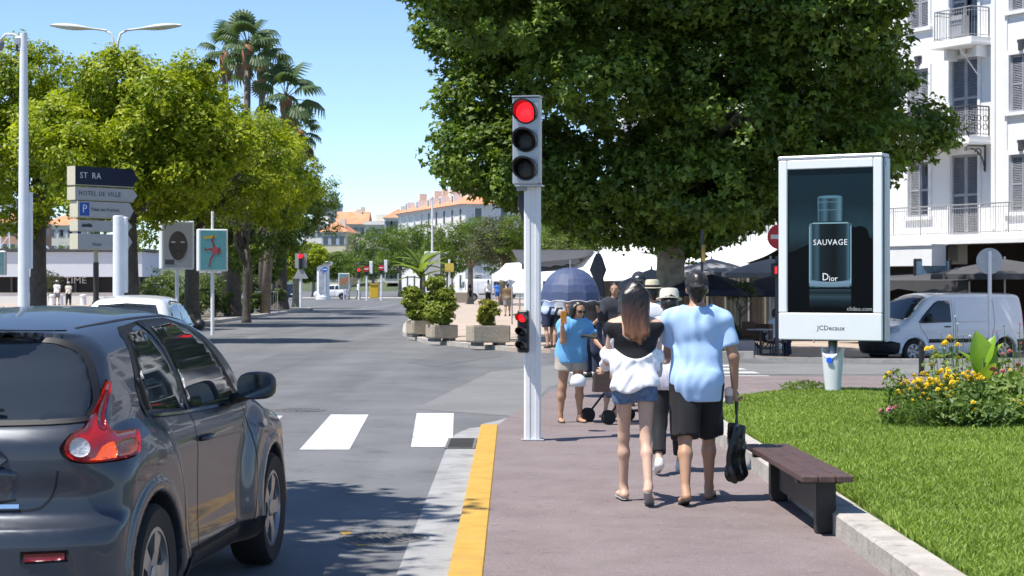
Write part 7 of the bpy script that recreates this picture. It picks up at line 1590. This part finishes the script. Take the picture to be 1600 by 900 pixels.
ad_ = nt.nodes.new('ShaderNodeMath'); ad_.operation = 'MULTIPLY_ADD'; ad_.inputs[1].default_value = .5; nt.links.new(nz.outputs['Fac'], ad_.inputs[0]); sb = nt.nodes.new('ShaderNodeMath'); sb.operation = 'SUBTRACT'; sb.inputs[1].default_value = .25
nt.links.new(tc.outputs['Object'], sp.inputs[0]); nt.links.new(sp.outputs[2], mr.inputs[0]); nt.links.new(mr.outputs[0], ad_.inputs[2]); nt.links.new(ad_.outputs[0], sb.inputs[0]); nt.links.new(sb.outputs[0], r.inputs['Fac']); nt.links.new(r.outputs['Color'], b.inputs['Base Color']); nt.links.new(nz.outputs['Fac'], bp.inputs['Height']); nt.links.new(bp.outputs['Normal'], b.inputs['Normal'])
wom.hair(brown_hair, 'long', 'hair', .33); wom.shoes(mat('silver_sandal', (.3, .3, .32), .4))
# --- walker between them in pale shirt and black trousers
w3 = Fig('walker in pale shirt, black trousers and cream hat between the couple', (ux(1046, 15.4), 15.4, SW), -4, 1.53, dict(lean=4, L=dict(thigh=-12, knee=20, foot=16), R=dict(thigh=12, knee=6), LA=dict(fwd=15, elbow=40), RA=dict(fwd=15, elbow=45), head=(0, 10)), .013, .17, .085, skin_l, 1.0)
w3.body(); w3.shirt(c_lilac, -.16, 1, .03, 'shirt', -.02, .008, 7, .02, True); w3.legs(c_black, 1, .014, 'trousers', .005, 8, .004, .1, .82); w3.hair(hair_black); w3.hat(mat('cream_hat', (.60, .57, .48), .85, var=.05, scale=30), None, .125, .09); w3.shoes(sand_white, 'shoe')
# --- woman in blue with phone, handbag
wb = Fig('woman in blue T-shirt and beige shorts raising a hand to her face', on(892, 660), 196, 1.42, dict(lean=16, side=-4, L=dict(thigh=2, knee=4, out=4), R=dict(thigh=-2, knee=4, out=4), RA=dict(fwd=38, out=14, elbow=118, inn=26), LA=dict(fwd=30, out=22, elbow=30, inn=0), head=(-12, 18), curlL=80, curlR=60), .013, .175, .09, skin_m, 1.12, None, True, True)
wb.body(); wb.shirt(c_teal, -.13, .62, .026, 'shirt', -.02, .008, 11, .02); wb.legs(c_beige, .45, .022, 'shorts', .006, 12, .03); wb.hair(hair_black, 'long', 'hair', .16); wb.shoes(rubber)
S = Sculpt(wb.o(0, .09, .01)-.12, wb.o(0, .09, .01)+.12, .006)
for sd in (-1, 1): S.ell(wb.o(sd*.034, .086, .008), np.array([.027, .016, .020]), .002)
S.cap(wb.o(-.07, .06, .015), wb.o(.07, .06, .015), .006, .006, .002); S.build('sunglasses', trim_black, wb.t)
ph_ = wb.w('hdR'); pho = thing('phone', 'orange phone case held at the face of the woman in blue', 'phone', ph_+Vector((.02, -.02, .03)), .3); MB().box((0, 0, 0), (.075, .012, .15), bev=.005).build('case', mat('orange_case', (.6, .25, .03), .5), pho)
# handbag from her left hand
bl = mat('brown_leather', (.035, .02, .015), .5, col2=(.06, .035, .024), scale=30, bump=.2, bscale=80); tanl = mat('tan_leather', (.36, .22, .11), .5); hw_ = wb.w('hdL')
hb = thing('handbag', 'brown leather handbag with tan handles beside the woman in blue', 'handbag', (hw_.x+.03, hw_.y-.03, hw_.z-.44), .15)
m = MB(); m.prism([(-.20, 0), (.20, 0), (.19, .20), (.15, .27), (-.15, .27), (-.19, .20)], -.08, .08, lambda a, b, h: Vector((a, h*(1-.5*b/.3), b))); m.build('bag_body', bl, hb, auto=.6); MB().box((0, -.045, .255), (.28, .02, .02), bev=.005).build('top_edge', tanl, hb)
for yy in (-.05, .05): MB().tube([(-.09, yy, .20), (-.085, yy*.6, .33), (-.04, yy*.2, .42), (.04, yy*.2, .42), (.085, yy*.6, .33), (.09, yy, .20)], .008, 6).build('handle', tanl, hb, smooth=True)
MB().box((.0, -.07, .2), (.04, .01, .10), bev=.004).build('tab', tanl, hb)
# the man's black shopping bag and the cup in his hand
hp_ = man.w('hdR'); bag_m = mat('black_nylon', (.010, .010, .011), .35, var=.3, scale=18, bump=.5, bscale=16)
bg = thing('shopping_bag', 'black shopping bag hanging from the hand of the man', 'bag', (hp_.x+.01, hp_.y, hp_.z-.60), .9)
S = Sculpt((-.2, -.16, -.05), (.2, .16, .62), .009); S.cap((-.045, 0, .05), (-.04, 0, .40), .06, .05, .03, ((0, 1, 0), 1.4)); S.cap((.045, 0, .05), (.04, 0, .40), .06, .05, .03, ((0, 1, 0), 1.4)); S.cap((-.05, 0, .04), (.05, 0, .04), .06, .06, .03, ((0, 1, 0), 1.3)); S.folds(.008, 55, 5, .5); S.clip((0, 0, .41), (.2, 0, 1)); S.build('sack', bag_m, bg)
for s in (-1, 1): MB().tube([(s*.05, s*.02, .38), (s*.03, s*.02, .48), (0, s*.012, .60)], .008, 6).build('strap', bag_m, bg)
cu = thing('plastic_cup', 'clear plastic cup held with the black bag', 'cup', (hp_.x-.045, hp_.y-.02, hp_.z-.04), 0); MB().lathe([(.03, 0), (.04, .10), (.043, .105), (.03, .12), (.012, .13)], n=18).build('cup_body', mat('clear_plastic', (.55, .57, .6), .1, alpha=.45), cu, smooth=True); MB().lathe([(.028, .004), (.034, .06), (.002, .06)], n=18).build('drink', mat('iced_drink', (.10, .09, .09), .2), cu, smooth=True)
# --- pushchair with a child
sx_, sy_, _ = on(966, 660); stx = thing('pushchair', 'black pushchair with a child partly hidden behind the couple', 'pushchair', (sx_, sy_, SW), math.radians(-60))
fmm = mat('pushchair_frame', (.03, .03, .032), .4, metal=.3)
for s in (-1, 1):
    for yy, r in ((-.28, .085), (.30, .07)):
        for d in (-.018, .018): w_ = MB().lathe([(r*.5, -.008), (r, -.01), (r, .01), (r*.5, .008)], (s*.22+d, yy, r), 16, Matrix.Rotation(PI/2, 3, 'Y')).build('wheel', tyre_m, stx, auto=.6)
    MB().tube([(s*.22, .30, .08), (s*.21, .10, .38), (s*.2, -.20, .75), (s*.2, -.42, 1.0)], .014, 8).build('frame_tube', fmm, stx, smooth=True); MB().tube([(s*.22, -.28, .09), (s*.21, .05, .45)], .013, 8).build('rear_leg', fmm, stx)
MB().tube([(-.2, -.42, 1.0), (0, -.45, 1.02), (.2, -.42, 1.0)], .018, 8).build('handlebar', rubber, stx); MB().box((0, .10, .36), (.34, .32, .05), bev=.02).build('seat', c_navy, stx); MB().box((0, -.12, .58), (.34, .05, .46), R=Matrix.Rotation(.45, 3, 'X'), bev=.02).build('backrest', c_navy, stx); MB().box((0, .36, .12), (.3, .12, .03), bev=.01).build('footrest', fmm, stx); MB().box((0, .28, .52), (.38, .03, .03), bev=.01).build('bumper_bar', rubber, stx)
ch = Fig('small child in bright printed shirt sitting in the pushchair reaching out', (sx_+.05, sy_-.02, SW+.36), 30, 1.0, dict(lean=-12, z0=.12, L=dict(thigh=75, knee=70, out=8), R=dict(thigh=75, knee=70, out=8), LA=dict(fwd=70, out=35, elbow=10), RA=dict(fwd=40, out=10, elbow=40), head=(0, 0)), .012, .175, .085, skin_l, 1.1, None, True)
ch.body(); ch.shirt(mat('printed_shirt', (.05, .25, .6), .85, col2=(.75, .6, .1), scale=22, contrast=(.45, .55)), -.08, .6, .02); ch.legs(cloth('slate_cotton', (.10, .14, .22)), .95, .02); ch.hair(hair_black); ch.shoes(mat('yellow_sandal', (.5, .35, .06), .6), 'sandal')
Yc_ = 19.6; cpz = vz(592, Yc_); ct = thing('child_cap', 'white child cap held out beside the blue woman', 'cap', (ux(903, Yc_), Yc_, cpz-.07), .4)
MB().lathe([(.085, -.01), (.088, .04), (.07, .095), (.03, .12), (.002, .125)], n=22).build('crown', cloth('pale_cap', (.62, .64, .68)), ct, smooth=True); MB().prism([(-.07, .05), (-.05, .13), (0, .15), (.05, .13), (.07, .05)], -.012, -.004).build('peak', c_navy, ct)

# --- background walkers
def walker(label, px, py, z, heading, H, top, bottom, hairk='short', hat=None, res=.018, trousers=False, fat=1.0, sk=None, pose=None, group='people in the background', cap=None, hatm=None, sleeve=.62, shoe=None):
    X, Y = gnd(px, py, z); f = Fig(label, (X, Y, z), heading, H, pose or dict(L=dict(thigh=-9, knee=8), R=dict(thigh=12, knee=8), LA=dict(fwd=12, elbow=20), RA=dict(fwd=-10, elbow=14)), res, .18, .088, sk or skin_m, fat, group, False)
    f.body(); f.shirt(top, -.10, sleeve, .024, longs=sleeve >= 1); f.legs(bottom, 1 if trousers else .85, .022, 'trousers' if trousers else 'shorts', trousers=trousers)
    if not hatm or True: f.hair(hair_black if hairk != 'long' else hair_black, hairk)
    if cap: f.cap_hat(cap, True, 'cap', white_sign if cap is black_cap else None)
    if hatm: f.hat(hatm, c_black, .15, .10)
    f.shoes(shoe or rubber, 'shoe'); return f
black_cap = cloth('dark_cap', (.018, .02, .03))
walker('tall man with dark badge cap beyond the long haired woman', 998, 640, .0, 0, 1.80, cloth('charcoal_cotton', (.04, .04, .045)), c_navy, cap=black_cap, res=.016)
walker('walker in straw hat with dark band behind the couple', 1020, 652, .0, 8, 1.66, c_white, c_beige, hatm=straw, res=.016)
uh = walker('person in dark clothes holding the blue umbrella', 925, 590, .0, 150, 1.68, c_black, c_navy, res=.016, trousers=True, pose=dict(L=dict(thigh=3), R=dict(thigh=-3), RA=dict(fwd=30, out=10, elbow=95, inn=10), LA=dict(fwd=10, elbow=60)))
walker('person in dark jacket with camera beside the umbrella', 961, 600, .0, 170, 1.66, cloth('dark_jacket', (.02, .022, .03)), c_navy, res=.016, trousers=True, sleeve=1.0, pose=dict(LA=dict(fwd=30, elbow=90, inn=20), RA=dict(fwd=30, elbow=90, inn=20)))
walker('person in pale blue shirt and navy shorts half hidden by the umbrella', 858, 545, .08, 20, 1.66, cloth('pale_blue_cotton', (.42, .50, .68)), c_navy, res=.018)
walker('person in grey shirt under the umbrella edge', 874, 545, .08, -10, 1.62, cloth('light_grey_cotton', (.40, .40, .42)), c_black, res=.018)
walker('person dressed in black before the parked plaza van', 734, 475, .1, 100, 1.68, c_black, c_black, res=.022)
walker('person in white shirt with bag strap beside the parked plaza van', 763, 476, .1, 0, 1.78, c_white, c_black, res=.022, trousers=True)
walker('person in bright blue beside the plaza van cab', 777, 473, .1, 0, 1.62, cloth('bright_blue', (.03, .16, .55)), cloth('blue_shorts', (.03, .08, .28)), res=.022)
walker('stout person in brown top and grey shorts near the plaza van', 793, 494, .1, 0, 1.55, c_brown, c_grey, res=.02, fat=1.18)
walker('person in pale dress standing at the far junction', 545, 467, .05, 60, 1.72, cloth('pink_beige', (.6, .48, .42)), cloth('pale_shorts', (.62, .56, .5)), res=.03)
walker('person in white shirt and dark trousers at the far junction', 560, 467, .05, -60, 1.75, c_white, c_grey, res=.03, trousers=True)
walker('walker in white shirt with white hat on the promenade', 89, 477, .08, 0, 1.72, c_white, c_grey, res=.026, hatm=mat('white_hat', (.66, .66, .64), .8))
walker('walker in cream shirt and black trousers on the promenade', 107, 477, .08, 0, 1.62, cloth('cream_cotton', (.62, .58, .5)), c_black, res=.026, hatm=mat('white_hat', (.66, .66, .64), .8), trousers=True)
sd_ = Fig('diner in white shirt sitting at the cafe table', (ux(1207, 48.6), 48.6, dip(ux(1207, 48.6), 48.6)+.1+.1), -70, 1.70, dict(lean=10, z0=.46, L=dict(thigh=85, knee=80), R=dict(thigh=85, knee=80), LA=dict(fwd=40, elbow=50), RA=dict(fwd=35, elbow=60)), .018, .18, .088, skin_m, 1.0, None); sd_.body(); sd_.shirt(c_white); sd_.legs(c_navy, 1, trousers=True); sd_.hair(mat('brown_hair', (.05, .025, .012), .5)); sd_.shoes(rubber, 'shoe')
# blue umbrella
Yu = 25.5; uc = at(891, 476, Yu); um = thing('umbrella', 'open navy blue umbrella held up among the pedestrians', 'umbrella', (uc.x, Yu, uc.z), .2)
ub = mat('umbrella_blue', (.05, .07, .145), .6, col2=(.07, .095, .18), scale=3); Ru = .44*Yu/25.5; Hu = (476-418)/F*Yu; n = 10; M = MB(); M.v.append(Vector((0, 0, Hu)))
rows = 7; sub = 3; nn = n*sub
for j in range(1, rows+1):
    t_ = j/rows; rr = Ru*math.sin(t_*PI/2*.98); zz = Hu*math.cos(t_*PI/2*.96)**.9
    for k in range(nn): a = 2*PI*k/nn; sc = 1-.035*t_*(1-math.cos(2*PI*(k % sub)/sub))/2*1.6; M.v.append(Vector((rr*sc*math.cos(a), rr*sc*math.sin(a), zz+(.02*t_ if k % sub else 0))))
M.f += [(0, 1+k, 1+(k+1) % nn) for k in range(nn)]+[(1+(j-1)*nn+k, 1+j*nn+k, 1+j*nn+(k+1) % nn, 1+(j-1)*nn+(k+1) % nn) for j in range(1, rows) for k in range(nn)]
cano = M.build('canopy', ub, um); so = cano.modifiers.new('thick', 'SOLIDIFY'); so.thickness = .004
rimv = [M.v[1+(rows-1)*nn+k]+Vector((0, 0, -.002)) for k in range(nn)]; MB().tube(rimv+[rimv[0]], .006, 5).build('edge_piping', white_sign, um)
for k in range(n): a = 2*PI*k/n; MB().tube([(0, 0, Hu*.9), (Ru*.55*math.cos(a), Ru*.55*math.sin(a), Hu*.66), (Ru*.97*math.cos(a), Ru*.97*math.sin(a), .02)], .004, 4).build('rib', alu, um)
MB().tube([(0, 0, -.55), (0, 0, Hu+.11)], .008, 6).build('shaft', alu, um); MB().tube([(0, 0, -.68), (0, 0, -.55)], .016, 8).build('handle', trim_black, um)
# ---------------------------------------------------------------- lawn grass and flower bed
g = np.random.default_rng(3); grass_m = leafmat('grass_blades', (.12, .195, .028), (.33, .43, .085), .35, .6)
N = 185000; Yg = 8.6+(24.2-8.6)*g.uniform(0, 1, N)**.85; Xg = 2.31+g.uniform(0, 1, N)*np.maximum(.3, .30*Yg-2.31+.6)
ok = inside([(2.30, -4), (2.30, 19.4), (2.43, 21.2), (2.81, 22.75), (3.61, 23.85), (5, 24.15), (30, 23.95), (30, -4)], np.stack([Xg, Yg], 1)); Xg, Yg = Xg[ok], Yg[ok]; N = len(Xg)
lz = np.array([LZ])+.05*nsst((Xg-2.3)/3)+.02*np.sin(Xg*1.3+Yg*.7)*nsst((Xg-2.4)/2)
tuft = .5+.5*np.sin(Xg*2.3+np.sin(Yg*1.7)*2)*np.sin(Yg*2.1+np.sin(Xg*1.3)*2); hgt = (.030+.035*g.uniform(0, 1, N)+.02*tuft); az = g.uniform(0, 2*PI, N); wd = .0045+.0055*g.uniform(0, 1, N)+Yg*.00015; ln = hgt*g.uniform(.1, .9, N); la = g.uniform(0, 2*PI, N)
B = np.stack([Xg, Yg, lz-.004], 1); dx = np.stack([np.cos(az), np.sin(az), 0*az], 1)*wd[:, None]; T_ = B+np.stack([ln*np.cos(la), ln*np.sin(la), hgt], 1); M_ = B+np.stack([ln*.35*np.cos(la), ln*.35*np.sin(la), hgt*.6], 1)
V = np.stack([B-dx, B+dx, M_+dx*.7, M_-dx*.7, T_], 1).reshape(-1, 3); b0 = np.arange(N)*5; Fq = np.concatenate([np.stack([b0, b0+1, b0+2], 1), np.stack([b0, b0+2, b0+3], 1), np.stack([b0+3, b0+2, b0+4], 1)])
patch = .5+.5*np.sin(Xg*.9+1.3*np.sin(Yg*.53))*np.sin(Yg*.71+np.sin(Xg*.8)); hu = np.clip(.22*tuft+.3*patch+g.uniform(-.05, .55, N), 0, 1); go = npmesh('grass', V, Fq, grass_m, None, False, np.concatenate([hu, hu, hu])); tag(go, 'short bright green grass of the lawn', 'grass', kind='stuff')
# flower bed plants
soil_bed = smoothloop([(3.75, 18.3), (4.4, 17.7), (5.6, 17.6), (7.5, 18.2), (7.6, 21), (5.2, 20.6), (4.1, 19.6)], 4)
tag(sheet('flower_bed', [tuple(p) for p in soil_bed], lambda x, y: lawn_z(x, y)+.012, planter_soil, .5), kind='structure')
bed_leaf = leafmat('bed_leaves', (.05, .10, .02), (.17, .25, .05), .35); bed_leaf2 = leafmat('bed_leaves_pale', (.11, .18, .035), (.28, .36, .09), .35)
petal_y = mat('yellow_petal', (.78, .52, .01), .6, col2=(.85, .68, .03), scale=30); petal_p = mat('pink_petal', (.70, .22, .36), .6, col2=(.78, .42, .52), scale=30); petal_r = mat('red_petal', (.50, .13, .13), .6); petal_w = mat('white_petal', (.74, .72, .68), .6)
def flower_mesh(kind):
    m = MB()
    if kind == 'head':
        for L_, (r, z, nP) in enumerate(((.030, .0, 10), (.023, .010, 8), (.014, .018, 6))):
            for k in range(nP):
                a = 2*PI*(k+.5*L_)/nP; d = Vector((math.cos(a), math.sin(a), 0)); s_ = Vector((-math.sin(a), math.cos(a), 0)); m.add([d*.003+Vector((0, 0, z)), d*r*.6+s_*r*.33+Vector((0, 0, z+.008)), d*r+Vector((0, 0, z+.002)), d*r*.6-s_*r*.33+Vector((0, 0, z+.008))], [(0, 1, 2, 3)])
    return m
fm = flower_mesh('head'); proto = {}
def plant(label, x, y, h, spread, nleaf, ls, lm, petal=None, nfl=0, fsz=1.0, seed=1, kind='diamond', top=.0, group='flower bed plants', name='flowering_plant'):
    t = thing(name, label, 'plant', (x, y, lawn_z(x, y)+.012), 0, group); r = random.Random(seed); gg = np.random.default_rng(seed); m = MB(); tips = []
    for k in range(max(5, nfl)):
        a = r.uniform(0, 2*PI); q = spread*math.sqrt(r.uniform(.02, 1)); hh = h*r.uniform(.72, 1.05)*(1-.25*(q/spread)**2); p = Vector((q*math.cos(a), q*math.sin(a), hh)); tips.append(p); m.tube([(p.x*.25, p.y*.25, -.02), (p.x*.7, p.y*.7, hh*.55), p], [.006, .005, .003], 4, False)
    tag(m.build('stems', bamboo_stem, t), kind='stuff')
    n = nleaf; u = gg.uniform(0, 1, n)**.6; a = gg.uniform(0, 2*PI, n); q = spread*1.1*np.sqrt(gg.uniform(0, 1, n)); P = np.stack([q*np.cos(a), q*np.sin(a), h*.9*u*(1-.3*(q/spread/1.1)**2)+.01], 1); Nn = np.stack([np.cos(a)*.6, np.sin(a)*.6, np.full(n, .7)], 1)+gg.normal(size=(n, 3))*.5
    leaves(P, Nn, ls, kind, lm, 'foliage', t, g=gg)
    for k in range(nfl):
        if petal.name not in proto: o = fm.build('flower', petal, t); proto[petal.name] = o
        else: o = proto[petal.name].copy(); C.objects.link(o); o.parent = t
        o.location = tips[k]+Vector((0, 0, .004)); o.rotation_euler = (r.uniform(-.7, .3), r.uniform(-.5, .5), r.uniform(0, 6)); s_ = fsz*r.uniform(.8, 1.3); o.scale = (s_, s_, s_)
    return t
bamboo_stem = mat('green_stem', (.10, .16, .04), .7)
def bp_(px, Y): return ux(px, Y), Y
PL = [('low pink flowering plant at the left tip of the bed', 1392, 18.3, .20, .13, 160, .05, bed_leaf, petal_p, 14, 1.0), ('leafy yellow flowered stems above the pink flowers', 1402, 19.2, .60, .15, 260, .06, bed_leaf, petal_y, 6, .8), ('dense mound of small yellow flowers in the bed', 1452, 18.4, .50, .34, 700, .05, bed_leaf, petal_y, 60, .95), ('yellow flowered mound left of the broad leaves', 1490, 18.5, .56, .30, 650, .05, bed_leaf, petal_y, 46, 1.0), ('grassy dark green clump in front of the yellow flowers', 1440, 18.0, .30, .30, 600, .09, bed_leaf, petal_y, 5, .7), ('green leafy clump below the broad leaves', 1528, 18.2, .48, .30, 800, .075, bed_leaf, petal_y, 7, 1.1),
      ('pale leafy clump right of the broad leaves', 1575, 18.3, .55, .32, 800, .085, bed_leaf2, petal_r, 9, 1.1), ('tall yellow headed stems behind the flower mounds', 1478, 19.6, .82, .25, 240, .06, bed_leaf2, petal_y, 9, 1.3), ('pale leafy plant at the right edge of the bed', 1610, 18.6, .58, .35, 800, .08, bed_leaf2, petal_y, 8, 1.1), ('wispy white flowered stems behind the broad leaves', 1500, 20.0, 1.0, .30, 160, .05, bed_leaf2, petal_w, 16, .45), ('wispy stems in front of the van rear wheel', 1588, 20.0, .98, .35, 200, .05, bed_leaf2, petal_r, 12, .5), ('low green clump in front right of the bed', 1560, 17.75, .30, .32, 700, .07, bed_leaf, petal_y, 3, .8), ('low clump at the front right corner of the bed', 1605, 17.8, .34, .30, 700, .07, bed_leaf2, petal_y, 3, .8), ('low dark clump between mound and broad leaves', 1500, 17.9, .34, .28, 650, .07, bed_leaf, petal_y, 6, .9), ('red flowered stems right of the broad leaves', 1566, 19.2, .68, .2, 200, .06, bed_leaf2, petal_r, 14, 1.1)]
for i, (lab, px, Y, h, sp, nl, ls, lm, pm, nf, fz) in enumerate(PL): plant(lab, *bp_(px, Y), h, sp, nl, ls, lm, pm, nf, fz, 200+i, 'blade' if 'grassy' in lab or 'wispy' in lab else 'diamond')
x, y = bp_(1535, 18.9); t = thing('broad_leaf_canna', 'bright green broad leaved plant rising from the flower bed', 'plant', (x, y, lawn_z(x, y)+.012)); MB().tube([(0, 0, -.02), (0, 0, .4), (.01, 0, .62)], [.022, .018, .012], 7).build('stem', bamboo_stem, t)
for i, (az, el, L, w, z) in enumerate([(-20, 86, .54, .19, .38), (55, 72, .44, .12, .46), (-60, 55, .38, .12, .42), (30, 45, .34, .12, .38), (80, 62, .40, .11, .46), (160, 60, .36, .12, .3)]):
    o = paddle_leaf(L, w, .35).build('leaf', canna_m, t, smooth=True); o.location = (0, 0, z); o.rotation_euler = (math.radians(el), 0, math.radians(-az))
# dry tuft behind the panel foot
plant('dry grass tuft left of the panel foot', ax_-.35, ay_+.25, .16, .28, 260, .10, bed_leaf2, petal_w, 0, .4, 260, 'blade', 0, None, 'grass_tuft')
